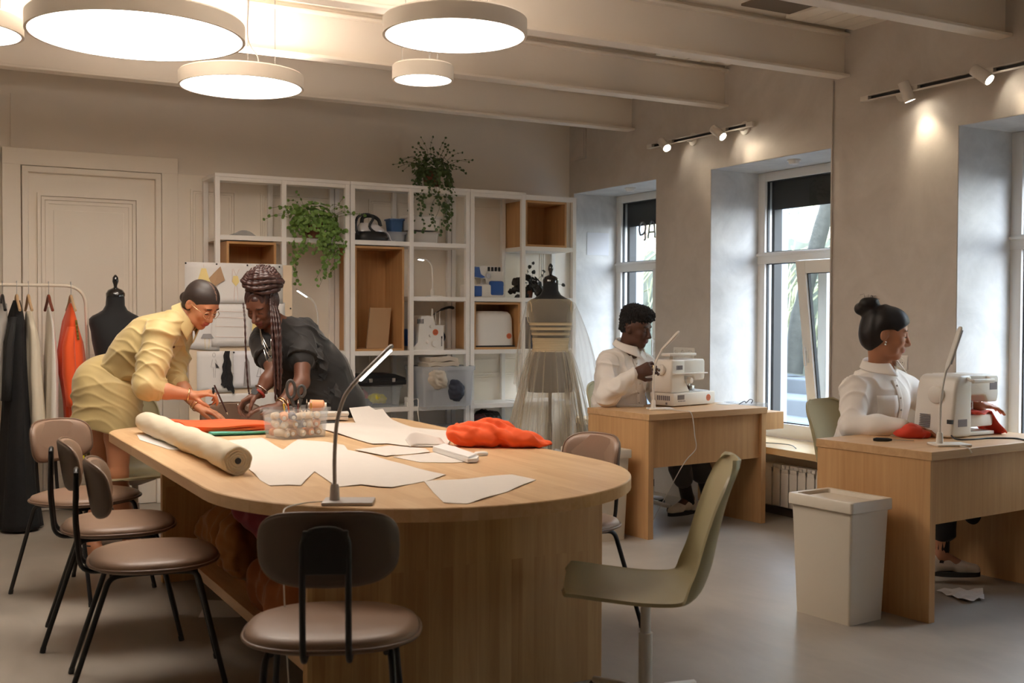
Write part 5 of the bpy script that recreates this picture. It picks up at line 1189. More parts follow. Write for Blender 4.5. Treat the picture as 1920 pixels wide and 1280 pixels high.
sheet_('widest sketch sheet, pinned along the top of the pinboard', 1.629, 2.285, 1.392, 1.66, -.006)
sheet_('sketch sheet with a grey skirt figure, left of the middle row', 1.64, 1.855, 1.085, 1.40, -.004, tilt=-.02)
sheet_('sketch sheet with faint ruled notes, middle of the pinboard', 1.80, 2.065, 1.105, 1.388, -.010)
sheet_('strip sheet with a yellow dress, right of the ruled notes', 2.06, 2.30, 1.10, 1.40, -.005)
sheet_('sketch sheet with a pencil figure and black triangle, lower left', 1.705, 1.950, .80, 1.075, -.006)
sheet_('sketch sheet with a long grey gown, lower right', 1.945, 2.305, .825, 1.075, -.010, mat('cool_paper', srgb(230, 230, 236), .8))
sheet_('lowest sheet, peeking out behind the brown chair', 1.76, 2.25, .66, .79, -.005)
ink = {k: mat('ink_'+k, c, .8) for k, c in dict(yellow=srgb(236, 214, 148), pink=srgb(224, 194, 184), grey=srgb(158, 154, 154), dark=srgb(60, 56, 58)).items()}
def fig(lb, shapes, lines, y):
    d = thing('fashion_drawing', lb, 'drawing', (0, 7.38, 0), 0, 'fashion drawings on the pinboard')
    for c, poly in shapes:
        if c: obj('colour_patch', MB().prism(poly, -.0006, .0006, T=lambda v: (v[0], y+v[2], v[1])), ink[c], d)
    for c in sorted({c for c, _ in lines}):
        b = MB()
        for k, pts in lines:
            if k == c: b.tube([(x, y-.0004, z) for x, z in pts], .0011, 4)
        obj('pen_line', b, ink[c], d)
fig('drawing of a long yellow dress at the top left of the pinboard', [('yellow', [(1.735, 1.62), (1.765, 1.62), (1.775, 1.585), (1.80, 1.51), (1.70, 1.51), (1.725, 1.585)])], [('pink', [(1.75, 1.625), (1.75, 1.645)]), ('grey', [(1.80, 1.51), (1.815, 1.44)]), ('yellow', [(1.815, 1.60), (1.83, 1.51)])], -.0135)
fig('drawing of a yellow swimsuit figure at the top of the pinboard', [('yellow', [(1.945, 1.575), (1.975, 1.575), (1.985, 1.535), (1.962, 1.505), (1.937, 1.535)])], [('pink', [(1.945, 1.62), (1.965, 1.575), (1.985, 1.62)]), ('pink', [(1.955, 1.505), (1.95, 1.40)]), ('pink', [(1.97, 1.505), (1.975, 1.40)]), ('pink', [(1.94, 1.62), (1.937, 1.535)])], -.0135)
fig('drawing of a grey skirt below the head of the woman in khaki', [('grey', [(1.745, 1.19), (1.795, 1.19), (1.815, 1.16), (1.73, 1.16)])], [('yellow', [(1.755, 1.16), (1.76, 1.09)]), ('yellow', [(1.785, 1.16), (1.782, 1.09)])], -.0125)
fig('drawing of a yellow layered dress beside the thin braid', [('yellow', [(2.075, 1.28), (2.11, 1.28), (2.135, 1.11), (2.065, 1.11)])], [('dark', [(2.07, 1.20), (2.13, 1.17)]), ('dark', [(2.068, 1.15), (2.135, 1.13)])], -.0125)
fig('pencil drawing of a figure in a flared dress with a black triangle', [('dark', [(1.822, 1.0), (1.85, .967), (1.83, .965)])], [('grey', [(1.815+.009*math.cos(q), 1.05+.014*math.sin(q)) for q in [2*PI*k/14 for k in range(15)]]), ('grey', [(1.805, 1.02), (1.795, .97), (1.845, .965), (1.825, 1.02)]), ('grey', [(1.812, .965), (1.814, .90)]), ('grey', [(1.825, .965), (1.823, .90)])], -.0145)
fig('drawing of a long grey gown beside the black lace swatch', [('grey', [(2.02, 1.0), (2.035, 1.03), (2.05, 1.0), (2.06, .84), (2.01, .84)])], [('dark', [(2.035, 1.03), (2.035, .84)]), ('dark', [(2.02, 1.0), (2.015, .85)]), ('dark', [(2.10, .90), (2.16, .90)]), ('dark', [(2.10, .90), (2.12, .98), (2.13, .90)])], -.0185)
fig('faint ruled lines on the middle sheet of the pinboard', [], [('pink', [(1.82, z), (2.04, z-.006)]) for z in (1.34, 1.30, 1.24, 1.17)], -.0185)
sw = MB().prism([(1.783, 1.555), (1.857, 1.635), (1.888, 1.545), (1.815, 1.50)], -.003, .003, T=lambda v: (v[0], -.0165+v[2]+.006*math.sin(v[0]*40), v[1])); tag(obj('fabric_swatch', sw, cloth('tan_cloth', srgb(182, 148, 116)), loc=(0, 7.38, 0)), 'tan square fabric swatch pinned at the top of the pinboard', 'swatch')
lc = MB().sheet(lambda u, v: (1.885-.027*(1-v)+(.03+.06*(1-v))*u+.004*math.sin(v*20), -.016-.006*math.sin(u*9), .85+.225*v-.06*u*(1-v)+.008*math.sin(u*19)*(1-v)), 10, 16, .004); tag(obj('fabric_swatch', lc, mat('black_lace', srgb(34, 32, 34), .8, var=.6, vscale=90, bump=.5, bscale=120), loc=(0, 7.38, 0)), 'black lace swatch hanging on the lower half of the pinboard', 'swatch')
for k, (x, z, w) in enumerate(((1.634, 1.652, 'top left corner'), (1.835, 1.65, 'top edge, left'), (2.04, 1.648, 'top edge, middle'), (2.26, 1.642, 'top edge, right'), (1.947, 1.065, 'lower right sheet corner'), (2.34, 1.36, 'right edge'))):
    tag(obj('push_pin', MB().sphere((0, 0, 0), .006, 8, 6), m_dark, smooth=180, loc=(x, 7.367 if x < 2.3 else 7.376, z)), 'black push pin at the %s of the pinboard' % w, 'pin', 'push pins on the pinboard')
# ------------------------------------------------------------------ clothes rack
m_rack = mat('cream_metal', srgb(226, 216, 200), .4)
rk = thing('clothes_rack', 'cream metal clothes rack in front of the door', 'clothes rack', (0, 7.40, 0))
obj('rail', MB().tube(fillet([(-.55, 0, .05), (-.55, 0, 1.495), (1.02, 0, 1.495), (1.048, 0, .62), (1.052, 0, .05)], .13, 10), .0105, 12), m_rack, rk, 60)
for x in (-.55, 1.052): obj('foot_bar', MB().tube([(x, -.22, .035), (x, .22, .035)], .0105, 10), m_rack, rk, 60)
obj('lower_bar', MB().tube([(-.55, 0, .12), (1.05, 0, .12)], .008, 8), m_rack, rk, 60)
def hanger(x, m, lb, dx=0):
    t = thing('clothes_hanger', lb, 'hanger', (x, 7.40, 1.505), 0, 'clothes hangers on the rack')
    hk = [(0, .012, -.012)]+[(0, -.012*math.cos(q)*-1, .002+.012*math.sin(q)) for q in [PI*k/8 for k in range(9)]]+[(dx*.4, -.010, -.04), (dx, 0, -.075)]
    obj('hook', MB().tube(hk, .0018, 6), m_steel, t, 60)
    obj('yoke', MB().tube(bez([(dx, -.20, -.165), (dx, -.08, -.115), (dx, 0, -.075), (dx, .08, -.115), (dx, .20, -.165)], 6), .009, 8), m, t, 60)
m_hw = mat('pale_hanger_wood', srgb(206, 172, 132), .5); m_hd = mat('red_brown_hanger', srgb(128, 60, 40), .5)
for x, m, lb in ((.935, m_hw, 'pale wooden hanger of the orange shirt'), (.806, m_hd, 'red-brown hanger of the white shirt'), (.691, m_hw, 'pale wooden hanger of the cream fabric'), (.625, m_hw, 'pale wooden hanger of the black dress'), (.545, m_black, 'black hanger at the left edge of the picture')): hanger(x, m, lb)
def garment(name, lb, rows, m, cat='garment', fold=.006, yd=.17, nf=7, sd=0, open_=False):
    """hanging garment: rows of (z, x0, x1), seen nearly along the rail"""
    Z = np.array([r[0] for r in rows][::-1]); A0 = np.array([r[1] for r in rows][::-1]); A1 = np.array([r[2] for r in rows][::-1])
    rings = []; n = 56; z1, z0 = rows[0][0], rows[-1][0]
    for i in range(40):
        z = z1+(z0-z1)*i/39; a0 = np.interp(z, Z, A0); a1 = np.interp(z, Z, A1); c = (a0+a1)/2; hx = (a1-a0)/2; t = (z1-z)/(z1-z0)
        hy = yd*min(1, .12+((z1-z)/.13)**.8); ring = []
        for k in range(n):
            q = 2*PI*k/n; w = 1+fold/max(hx, .02)*math.sin(nf*q+3*t+sd)*min(1, t*2.5)+.4*fold/max(hx, .02)*math.sin(2.3*nf*q+9*t)*t
            ring.append((c+hx*w*math.cos(q)*(abs(math.cos(q))**-.25 if abs(math.cos(q)) > .05 else 1), hy*math.sin(q)*(1+.03*math.sin(5*q+t*4)), z))
        rings.append(ring)
    return tag(obj(name, MB().loft(rings), m, smooth=180, loc=(0, 7.40, 0)), lb, cat, 'garments on the clothes rack')
sh = garment('hanging_shirt', 'bright orange shirt hanging on the rack beside the mannequin', [(1.385, .925, .942), (1.273, .892, .962), (1.14, .87, 1.0), (1.04, .853, 1.012), (.94, .866, 1.010), (.84, .884, 1.005), (.75, .894, 1.0), (.655, .90, .99)], m_orange, sd=1)
obj('sleeve', MB().loft([[(x+a*math.cos(q)+.003*math.sin(4*q), -.17+b*math.sin(q), z) for q in [2*PI*k/20 for k in range(20)]] for x, a, b, z in ((.915, .02, .03, 1.24), (.90, .036, .04, 1.12), (.905, .04, .042, .95), (.918, .036, .038, .80), (.922, .034, .034, .752))]), m_orange, sh, 180)
obj('embroidery', MB().sheet(lambda u, v: (.936+.012*u+.012*(1-v), -.178-.003*math.sin(v*30), 1.16+.12*v), 5, 14, .004), mat('olive_embroidery', srgb(120, 96, 30), .8, var=.5, vscale=60), sh)
garment('hanging_skirt', 'bright yellow skirt hanging below the orange shirt', [(.70, .93, .99), (.60, .92, 1.01), (.50, .915, 1.02), (.40, .905, 1.035)], m_yel, nf=11, fold=.008)
garment('hanging_shirt', 'white shirt hanging left of the orange shirt', [(1.36, .798, .815), (1.206, .795, .83), (1.0, .785, .85), (.65, .783, .852), (.55, .786, .85)], m_white)
garment('hanging_fabric', 'cream fabric draped on a hanger next to the black dress', [(1.335, .675, .71), (1.14, .665, .745), (.94, .66, .76), (.78, .668, .772), (.55, .675, .79)], mat('ivory_cloth', srgb(222, 212, 192), .75), fold=.01)
dr_ = garment('hanging_dress', 'long black lace dress reaching the floor on the rack', [(1.40, .605, .645), (1.306, .578, .66), (1.14, .562, .668), (.77, .55, .68), (.44, .53, .70), (.015, .50, .755)], mat('black_dress', srgb(20, 20, 22), .85, var=.5, vscale=40), yd=.2, fold=.012, nf=9)
obj('lace_sleeve', MB().loft([[(x+a*math.cos(q), -.19+b*math.sin(q), z) for q in [2*PI*k/16 for k in range(16)]] for x, a, b, z in ((.59, .02, .03, 1.30), (.565, .03, .035, 1.15), (.555, .028, .03, .95), (.55, .03, .03, .80))]), clear('black_lace_net', (.5, .5, .5), .75, .8, (.03, .03, .03)), dr_, 180)
garment('gauze_blouse', 'grey gauze blouse on the black hanger at the left edge', [(1.38, .51, .57), (1.25, .44, .575), (1.0, .43, .57), (.80, .43, .565)], clear('grey_gauze', (.9, .9, .9), .6, .8, (.6, .58, .55)))
# ------------------------------------------------------------------ dress forms
m_form = mat('black_jersey', srgb(28, 28, 30), .85, sheen=.3); m_gloss = mat('black_gloss', (.01, .01, .011, 1), .08, coat=1)
FORM = [(-.06, .158, .112, 0), (.0, .165, .118, 0), (.06, .163, .118, 0), (.12, .152, .11, .0), (.18, .132, .098, 0), (.23, .118, .088, 0), (.27, .114, .086, .002), (.32, .120, .092, .006), (.38, .134, .108, .012), (.44, .146, .118, .014), (.50, .152, .108, .008), (.545, .162, .094, 0), (.575, .160, .084, -.004), (.595, .140, .074, -.006), (.612, .105, .064, -.008), (.63, .075, .058, -.008), (.66, .057, .055, -.006), (.72, .053, .052, 0)]
def dress_form(lb, loc, rz, zb):
    t = thing('dress_form', lb, 'mannequin', loc, rz)
    rings = [[(p[0], p[1]-yo, zb+z) for p in superring(a, b, 0, 2.25, 40)] for z, a, b, yo in FORM]
    obj('torso', MB().loft(rings), m_form, t, 60)
    k = MB(); k.lathe([(0, zb+.715), (.057, zb+.715), (.058, zb+.735), (.045, zb+.757), (.02, zb+.768), (.010, zb+.775), (.012, zb+.79), (.019, zb+.81), (.017, zb+.835), (.006, zb+.852), (0, zb+.853)], 28, c=(0, 0, 0)); obj('neck_finial', k, m_gloss, t, 60)
    obj('pole', MB().tube([(0, 0, .05), (0, 0, zb)], .012, 12).tube([(0, 0, .20), (0, 0, zb-.28)], .017, 12), m_black, t, 60)
    for j in range(4):
        a = PI/2*j+.5; obj('foot', MB().tube(bez([(0, 0, .09), (.10*math.cos(a), .10*math.sin(a), .07), (.22*math.cos(a), .22*math.sin(a), .012)], 5), .010, 8), m_black, t, 60)
    return t
dress_form('plain black dress form beside the clothes rack', (1.185, 7.30, 0), R(10), .712)
M2 = (4.055, 6.78)
dress_form('black dress form wearing a sheer gown, before the shelving corner', (M2[0], M2[1], 0), R(-26), .835)
m_tulle = clear('beige_tulle', (.97, .95, .92), .24, .9, (.70, .60, .45), .5); m_tulle2 = clear('sheer_tulle', (.98, .97, .96), .10, .9, (.76, .70, .60), .45); m_sash = mat('sash_beige', srgb(206, 186, 150), .8, var=.12, vscale=18, stretch=(1, 1, 9))
gw = thing('sheer_gown', 'sheer beige tulle gown with a gathered sash, worn by the dress form', 'dress', (M2[0], M2[1], 0), R(-26)); zb = .835
def at_form(z): 
    zs = [f[0] for f in FORM]; return [float(np.interp(z, zs, [f[i] for f in FORM])) for i in (1, 2, 3)]
def shell_rings(z0, z1, n, off, wave=0, fr=0):
    out = []
    for i in range(n):
        z = z0+(z1-z0)*i/(n-1); a, b, yo = at_form(z); o = off+wave*math.sin(i*fr)
        out.append([(p[0], p[1]-yo, zb+z) for p in superring(a+o, b+o, 0, 2.25, 48)])
    return out
obj('bodice', MB().loft(shell_rings(.24, .60, 18, .006), cap=False), m_tulle, gw, 180)
for z in (.425, .392, .355): obj('bodice_band', MB().loft(shell_rings(z-.012, z+.008, 5, .0095, .002, 2), cap=False), m_sash, gw, 180)
obj('sash', MB().loft(shell_rings(.225, .325, 24, .013, .003, 2.2), cap=False), m_sash, gw, 180)
for s in (-1, 1): obj('armhole_trim', MB().tube([(s*(.150+.012*math.cos(q)), .075*math.cos(q+.3)*.9, zb+.505+.075*math.sin(q)) for q in [2*PI*k/24 for k in range(24)]], .004, 6, closed=True), m_sash, gw, 180)
def skirt(zt, r0, r1, zb_, wav, sd, n=150, m=40):
    R_ = random.Random(sd); ph = [R_.uniform(0, 6) for _ in range(6)]; rings = []
    for i in range(m):
        t = i/(m-1); z = zt+(zb_-zt)*t; e = t**.75; rings.append([])
        for k in range(n):
            q = 2*PI*k/n; w = wav*min(1, .3+t*1.3)*(math.sin(17*q+ph[0]+2*t)+.7*math.sin(29*q+ph[1]-3*t)+.5*math.sin(9*q+ph[2]+4*t))
            r = r0+(r1-r0)*e+w; rings[-1].append((r*1.12*math.cos(q), r*.9*math.sin(q), z))
    return MB().loft(rings, cap=False)
obj('skirt_layer', skirt(zb+.235, .118, .275, .02, .010, 1), m_tulle, gw, 180); obj('skirt_layer', skirt(zb+.235, .125, .335, .015, .014, 2), m_tulle2, gw, 180)
def sleeve(s):
    rings = []; R_ = random.Random(9+s); ph = [R_.uniform(0, 6) for _ in range(4)]
    for i in range(26):
        t = i/25; c = (s*(.152+(.035 if s < 0 else .075)*t+.02*math.sin(t*3)), -.01-.04*t, zb+.555-.60*t); a = .030+(.045 if s < 0 else .085)*t**.8; w = .010*t
        rings.append([(c[0]+(a*(.8 if s < 0 else 1.0)+w*math.sin(7*q+ph[0]+3*t)+w*.7*math.sin(13*q+ph[1]))*math.cos(q), c[1]+(a*.8+w*math.sin(9*q+ph[2]))*math.sin(q), c[2]+.03*math.sin(q)+.05*t*math.sin(3*q+ph[3])) for q in [2*PI*k/72 for k in range(72)]])
    return MB().loft(rings, cap=False)
for s in (-1, 1): obj('sleeve', sleeve(s), m_tulle2, gw, 180)
# ------------------------------------------------------------------ people
CR, CT, CZ = np.array([.8755, -.4833, 0]), np.array([-.4833, -.8755, 0]), np.array([0, 0, 1.])   # room-fixed helper axes
def nrm(v): v = np.array(v, float); return v/np.linalg.norm(v)
def face_dir(r, t, z): return nrm(CR*r+CT*t+CZ*z)
class Head:
    def __init__(s, c, F, tilt=None, k=1.0):
        s.c = np.array(c, float); s.F = nrm(F); up = np.array([0, 0, 1.]) if tilt is None else nrm(tilt)
        s.U = nrm(up-s.F*(up@s.F)); s.S = np.cross(s.U, s.F); s.k = k; s.M = np.stack([s.F, s.S, s.U], 1)
    def p(s, f, sd, u): return s.c+s.k*(s.F*f+s.S*sd+s.U*u)
    def ell(s, q, f, sd, u, rf, rs, ru, k=.012, l=0, op='u', rot=None): q.ell(s.p(f, sd, u), np.array([rf, rs, ru])*s.k, s.M if rot is None else s.M @ rot, k*s.k, l, op)
    def cone(s, q, a, b, ra, rb, k=.008, l=0): q.cone(s.p(*a), s.p(*b), ra*s.k, rb*s.k, k*s.k, l)
    def build(s, q, fem=True, nose=1.0, lips=1.0):
        e = s.ell
        e(q, -.012, 0, .040, .095, .0745, .083, .02); e(q, .028, 0, .02, .062, .062, .075, .03)
        jw = .050 if fem else .054
        e(q, .028, 0, -.045, .062, jw, .066, .03); e(q, .064, 0, -.093, .021, .024, .018, .025)
        for sg in (1, -1):
            e(q, .030, sg*.040, -.068, .035, .014, .022, .02)                     # jaw angle
            e(q, .062, sg*.036, -.018, .025, .024, .024, .02)                     # cheek
            e(q, .080, sg*.028, .034, .012, .022, .008, .012)                     # brow ridge
            e(q, .094, sg*.031, .012, .014, .019, .0105, .012, 0, 's')            # socket
            e(q, .0735, sg*.031, .010, .0155, .017, .0135, .005)                  # eyelid dome
            e(q, -.008, sg*.076, -.002, .020, .0075, .031, .006, 0, 'u', rotm(0, 0, sg*-.35)); e(q, -.002, sg*.083, .003, .009, .005, .016, .004, 0, 's')
        s.cone(q, (.090, 0, .018), (.110*nose, 0, -.026), .0075, .0115*nose, .010); e(q, .098, 0, -.033, .013, .0165*nose, .009, .008)
        for sg in (1, -1): e(q, .092, sg*.0125*nose, -.032, .011, .0075, .008, .006)
        e(q, .090, 0, -.0535, .0095*lips, .0225, .0062*lips, .004, 1); e(q, .0885, 0, -.0645, .0095*lips, .0195, .0072*lips, .004, 1)
        e(q, .083, 0, -.055, .012, .028, .018, .012)
        for sg in (1, -1):
            e(q, .088, sg*.031, .0015, .012, .0175, .0028, 0, 2, 'p'); e(q, .086, sg*.034, .0345, .02, .021, .0042, 0, 2, 'p', rotm(sg*-.12, 0, 0))
        e(q, .094, 0, -.0588, .01, .020, .0013, 0, 2, 'p'); e(q, .094, 0, -.0535, .012, .0175, .0046, 0, 1, 'p'); e(q, .092, 0, -.0645, .012, .0155, .0052, 0, 1, 'p'); e(q, .1, 0, -.0588, .02, .020, .0012, 0, 2, 'p')
        return s
    def neck(s, q, base, r0=.052, r1=.058): q.cone(s.p(-.028, 0, -.055), np.array(base, float), r0, r1, .025)
def hand(q, wrist, d, n, curl=(.35, .5, .3), thumb=(.7, .35), spread=.10, flip=1, k=1.0, rf=.0084, seed=0, l=0):
    """d: wrist to knuckles, n: palm normal; fingers bend towards n. flip = +1 thumb on the side n x d"""
    w = np.array(wrist, float); d = nrm(d); n = nrm(np.array(n)-d*(np.array(n)@d)); a = np.cross(n, d)*flip; rr = random.Random(seed)
    kn = w+d*.088*k
    q.cone(w, w+d*.05*k+a*.004, .024*k, .030*k, .02, l, n, .62); 
    for o in (-.030, -.010, .010, .030): q.cone(w+d*.02*k+a*o*.55*k, kn+a*o*k-d*.004*abs(o)/.03, .015*k, .0125*k, .012, l, n, .85)
    Ls = ((.030, .040, .025, .021), (.010, .045, .029, .022), (-.010, .042, .027, .021), (-.030, .033, .021, .018))
    for i, (o, l1, l2, l3) in enumerate(Ls):
        b = kn+a*o*k; f = nrm(d+a*o/.03*spread); c = [x*(1+rr.uniform(-.15, .15)+.06*i) for x in (curl[i] if hasattr(curl[0], '__len__') else curl)]; ang = 0; p = b
        for L, da, r0, r1 in ((l1, c[0], rf*1.08, rf), (l2, c[1], rf, rf*.93), (l3, c[2], rf*.93, rf*.76)):
            ang += da; e = p+(f*math.cos(ang)+n*math.sin(ang))*L*k; q.cone(p, e, r0*k, r1*k, .005, l); p = e
        if i == 0: tip = p
    tb = w+d*.022*k+a*.026*k+n*.006; t1 = tb+nrm(d*.75+a*thumb[0]+n*thumb[1])*.038*k; t2 = t1+nrm(d*1.0+a*thumb[0]*.2+n*thumb[1]*1.1)*.030*k; t3 = t2+nrm(d+n*thumb[1]*1.3-a*.1)*.024*k
    q.cone(tb-d*.008*k-a*.006, t1, .0155*k, .0115*k, .012, l); q.cone(t1, t2, .0112*k, .0098*k, .005, l); q.cone(t2, t3, .0098*k, .0078*k, .005, l)
    return tip
def skin(name, c, lip):
    return [mat(name, c, .45, sub=.06, spec=.4, var=.04, vscale=12), mat(name+'_lip', lip, .4), mat(name+'_line', (.012, .008, .007, 1), .6)]
from mathutils.bvhtree import BVHTree
def lay_on(o, P, d, lift=.003):
    """rest points on the surface of o, coming in along direction d"""
    bv = BVHTree.FromPolygons([v.co for v in o.data.vertices], [p.vertices[:] for p in o.data.polygons]); d = Vector(d).normalized(); out = []
    for p in P:
        h = bv.ray_cast(Vector(p)-d*.5, d, 1.0); out.append((np.array(h[0])+np.array(h[1])*lift) if h[0] is not None else np.array(p))
    return out
def ring_band(parent, name, c, ax, r, t, m, w=None):
    ax = nrm(ax); a = nrm(np.cross(ax, [.3, .2, .9])); b = np.cross(ax, a)
    return obj(name, MB().tube([tuple(np.array(c)+r*(a*math.cos(q)+b*math.sin(q))) for q in [2*PI*k/28 for k in range(28)]], t, 8, closed=True), m, parent, 180)
def person(label, group=None): return tag(bpy.data.objects.new('person', None), label, 'person')
def folds(a, f, seed, ax=(0, 0, 1), k2=.25):
    """soft cloth wrinkles: narrow ridges with wide flat valleys, fading in and out"""
    ax = np.array(ax, float)
    def d(V):
        m = np.clip(.45+.55*wob(V, 6, seed+2), 0, 1); o = np.zeros(len(V))
        for j, (ff, w) in enumerate(((f*.55, 1), (f, .7))):
            r = 1-np.abs(np.sin(V@(ax*ff)+3.0*wob(V, 5.5, seed+j*7)+1.0*wob(V, 14, seed+1+j)))
            o += w*(r**2.6-.22)
        return a*(o*m+k2*wob(V, 26, seed+3)*.6)
    return d
def strand(V): return .0012*wob(V, 25, 3)
def collar(parent, c, up, fwd, r, h, m, spread=.3, name='collar', drop=.5):
    """folded shirt collar standing round the neck, open at the front"""
    up = nrm(up); f = nrm(np.array(fwd)-up*(np.array(fwd)@up)); s = np.cross(up, f); c = np.array(c)
    def fn(u, v):
        q = PI+(u-.5)*2*(PI-spread); k = abs(2*u-1)
        rad = r*(1.0+.04*k); o = c+(f*math.cos(q)*1.12+s*math.sin(q))*rad
        if v < .4: return tuple(o+up*h*(v/.4)*(1-.25*k))
        t = (v-.4)/.6; out = (f*math.cos(q)+s*math.sin(q))
        return tuple(o+up*h*(1-.25*k)+out*(.005+.019*t)-up*h*t*(.90+drop*k**3)+f*.03*k**3*t)
    return obj(name, MB().sheet(fn, 40, 12, .003), m, parent, 180)

# ---- woman in khaki, bending over the table from the left
w1 = person('woman in khaki shirt and shorts with glasses, bending over the table with a pencil'); COL.objects.link(w1); w1.location = (0, 0, 0)
sk1 = skin('skin_warm', srgb(190, 130, 96), srgb(176, 92, 80)); m_khaki = mat('khaki_cotton', srgb(200, 178, 124), .6, sheen=.3, bump=.05, bscale=300)
hd = Head((1.3887, 5.9188, 1.3666), face_dir(.70, .40, -.58), None, .98); q = Sdf(.0042)
hip, hipR, hipL = map(np.array, ((1.0084, 6.2879, 0.9159), (1.0173, 6.1912, 0.9014), (0.9961, 6.3854, 0.8899))); waist, chest, nb = map(np.array, ((1.0640, 6.2375, 1.0326), (1.1862, 6.1167, 1.1724), (1.2935, 6.0030, 1.2703)))
shR, shL = np.array((1.1816, 5.9260, 1.2100)), np.array((1.3202, 6.1684, 1.1701)); elR, wrR = np.array((1.1015, 5.8486, 0.9394)), np.array((1.3177, 5.7967, 0.9004)); elL, wrL = np.array((1.2802, 6.1167, 0.9816)), np.array((1.3815, 5.9194, 0.8254))
kR, aR, tR = map(np.array, ((1.0101, 6.1605, 0.4685), (1.0882, 6.2904, 0.1075), (1.1536, 6.1605, 0.0202))); kL, aL, tL = map(np.array, ((0.9450, 6.3558, 0.4480), (0.9046, 6.2993, 0.0710), (0.9464, 6.1828, -0.0029)))
for t in (tR, tL): t[2] = .022
for a in (aR, aL): a[2] = max(a[2], .075)
lat = nrm(shR-shL)
q.chain([hip, waist, chest, nb], [.115, .092, .105, .06], .05, 0, lat, 1.35)
for h, k, a, t in ((hipR, kR, aR, tR), (hipL, kL, aL, tL)):
    q.chain([h, h*.45+k*.55, k, k*.65+a*.35+CR*-.012, a], [.086, .070, .050, .053, .034], .02)
    heel = np.array([a[0]-.03*nrm(t-a)[0], a[1]-.03*nrm(t-a)[1], .03]); q.cone(a, heel, .034, .028, .02); q.cone(heel, t, .030, .024, .02); q.cone(a, t, .032, .022, .02)
for s_, e_, w_, d_ in ((shR, elR, wrR, 0), (shL, elL, wrL, 1)):
    q.chain([nb*.35+s_*.65, s_, e_, e_*.6+w_*.4, w_], [.05, .052, .041, .040, .026], .02)
hd.build(q).neck(q, nb, .047, .055)
hand(q, wrR, CR*.97+CZ*.16, -CZ+CR*.25-CT*.25, ((.45, .75, .4), (.6, .85, .5), (.7, .9, .5), (.75, .9, .5)), (.55, .75), .04, 1, .95, seed=1)
hand(q, wrL, CR*.93-CZ*.32+CT*.1, -CZ-CR*.3, ((.22, .16, .12),)*4, (.8, .25), .12, 1, .95, seed=2)
sobj('body', q, sk1, w1)
h = Sdf(.004); hd.ell(h, -.014, 0, .044, .104, .083, .090, .02); hd.ell(h, -.045, 0, -.005, .066, .072, .07, .03); hd.ell(h, -.108, 0, -.025, .034, .04, .034, .02)
hd.ell(h, .105, 0, -.030, .085, .12, .092, .01, 0, 's'); hd.ell(h, .01, .085, -.015, .042, .03, .045, .008, 0, 's'); hd.ell(h, .01, -.085, -.015, .042, .03, .045, .008, 0, 's'); hd.ell(h, -.02, 0, -.12, .07, .1, .06, .01, 0, 's')
for i in range(44): a = R(32+68*i/43); hd.ell(h, -.014+.105*math.cos(a), 0, .044+.091*math.sin(a), .007, .0028, .007, 0, 1, 'p')
m_hair1 = mat('dark_hair', srgb(48, 38, 34), .48, spec=.45, var=.5, vscale=30, stretch=(1, 1, 6)); sobj('hair', h, [m_hair1, mat('scalp', srgb(130, 100, 84), .6)], w1, strand)
g = MB()
for sg in (1, -1):
    g.tube([tuple(hd.p(.104-.010*abs(math.cos(x)), sg*(.031+.023*math.cos(x)), .004+.020*math.sin(x))) for x in [2*PI*k/26 for k in range(26)]], .0013, 6, closed=True); g.tube([tuple(hd.p(*v)) for v in ((.096, sg*.054, .010), (.05, sg*.076, .012), (.0, sg*.081, .012), (-.015, sg*.081, -.008))], .0013, 6)
g.tube([tuple(hd.p(*v)) for v in ((.104, .009, .010), (.108, 0, .013), (.104, -.009, .010))], .0013, 6); obj('glasses', g, mat('gold_wire', (.75, .6, .4, 1), .25, metal=1), w1, 180)
c = Sdf(.006)
c.chain([waist-nrm(chest-waist)*.03, waist*.5+chest*.5, chest, nb-nrm(nb-chest)*.012], [.118, .135, .135, .085], .05, 0, lat, 1.32); c.ell((waist*.45+chest*.55)+CZ*-.05+CR*.02, (.15, .13, .12), None, .05)
for s_, e_, w_, r1 in ((shR, elR, wrR, .076), (shL, elL, wrL, .062)):
    c.chain([nb*.4+s_*.6, s_, s_*.45+e_*.55, e_-nrm(e_-s_)*.01], [.066, .071, .076, r1], .035); c.cone(e_-nrm(e_-s_)*.02, e_+nrm(w_-e_)*.05, r1, .058, .02)
hd.ell(c, .04, 0, -.10, .05, .06, .075, .01, 0, 's')
sh1 = sobj('shirt', c, m_khaki, w1, folds(.016, 40, 4, (.6, .3, .75)), 1)
for e_, w_ in ((elR, wrR), (elL, wrL)):
    d = nrm(w_-e_); cu = Sdf(.005); cu.cone(e_+d*.032, e_+d*.062, .060, .057, .01); cu.cut(e_+d*.070, d); cu.cut(e_+d*.02, -d); sobj('sleeve_cuff', cu, m_khaki, w1, folds(.004, 90, 6), 1)
sh = Sdf(.006); hem = np.array((0.9716, 6.3036, 0.7483)); dn = nrm(hem-waist); sh.chain([waist+dn*.0, hip-CR*.02, hem], [.118, .160, .175], .05, 0, lat, 1.12); sh.ell(hip-CR*.06+CZ*.02, (.15, .15, .15), None, .05)
for h_, k_ in ((hipR, kR), (hipL, kL)): sh.cone(h_, h_*.55+k_*.45, .118, .120, .03)
sh.cut(np.array((0.9864, 6.2942, 0.7022)), nrm(CZ*-1+CR*-.18)); sh.cut(waist-dn*.035, -dn)
sobj('shorts', sh, m_khaki, w1, folds(.014, 46, 9, (.75, .4, .5)), 1)
bl = Sdf(.005); bl.chain([waist-lat*.0, waist+dn*.028], [.125, .127], .02, 0, lat, 1.2); bl.cut(waist+dn*.035, dn); bl.cut(waist-dn*.02, -dn); sobj('waistband', bl, m_khaki, w1, folds(.003, 60, 3), 1)
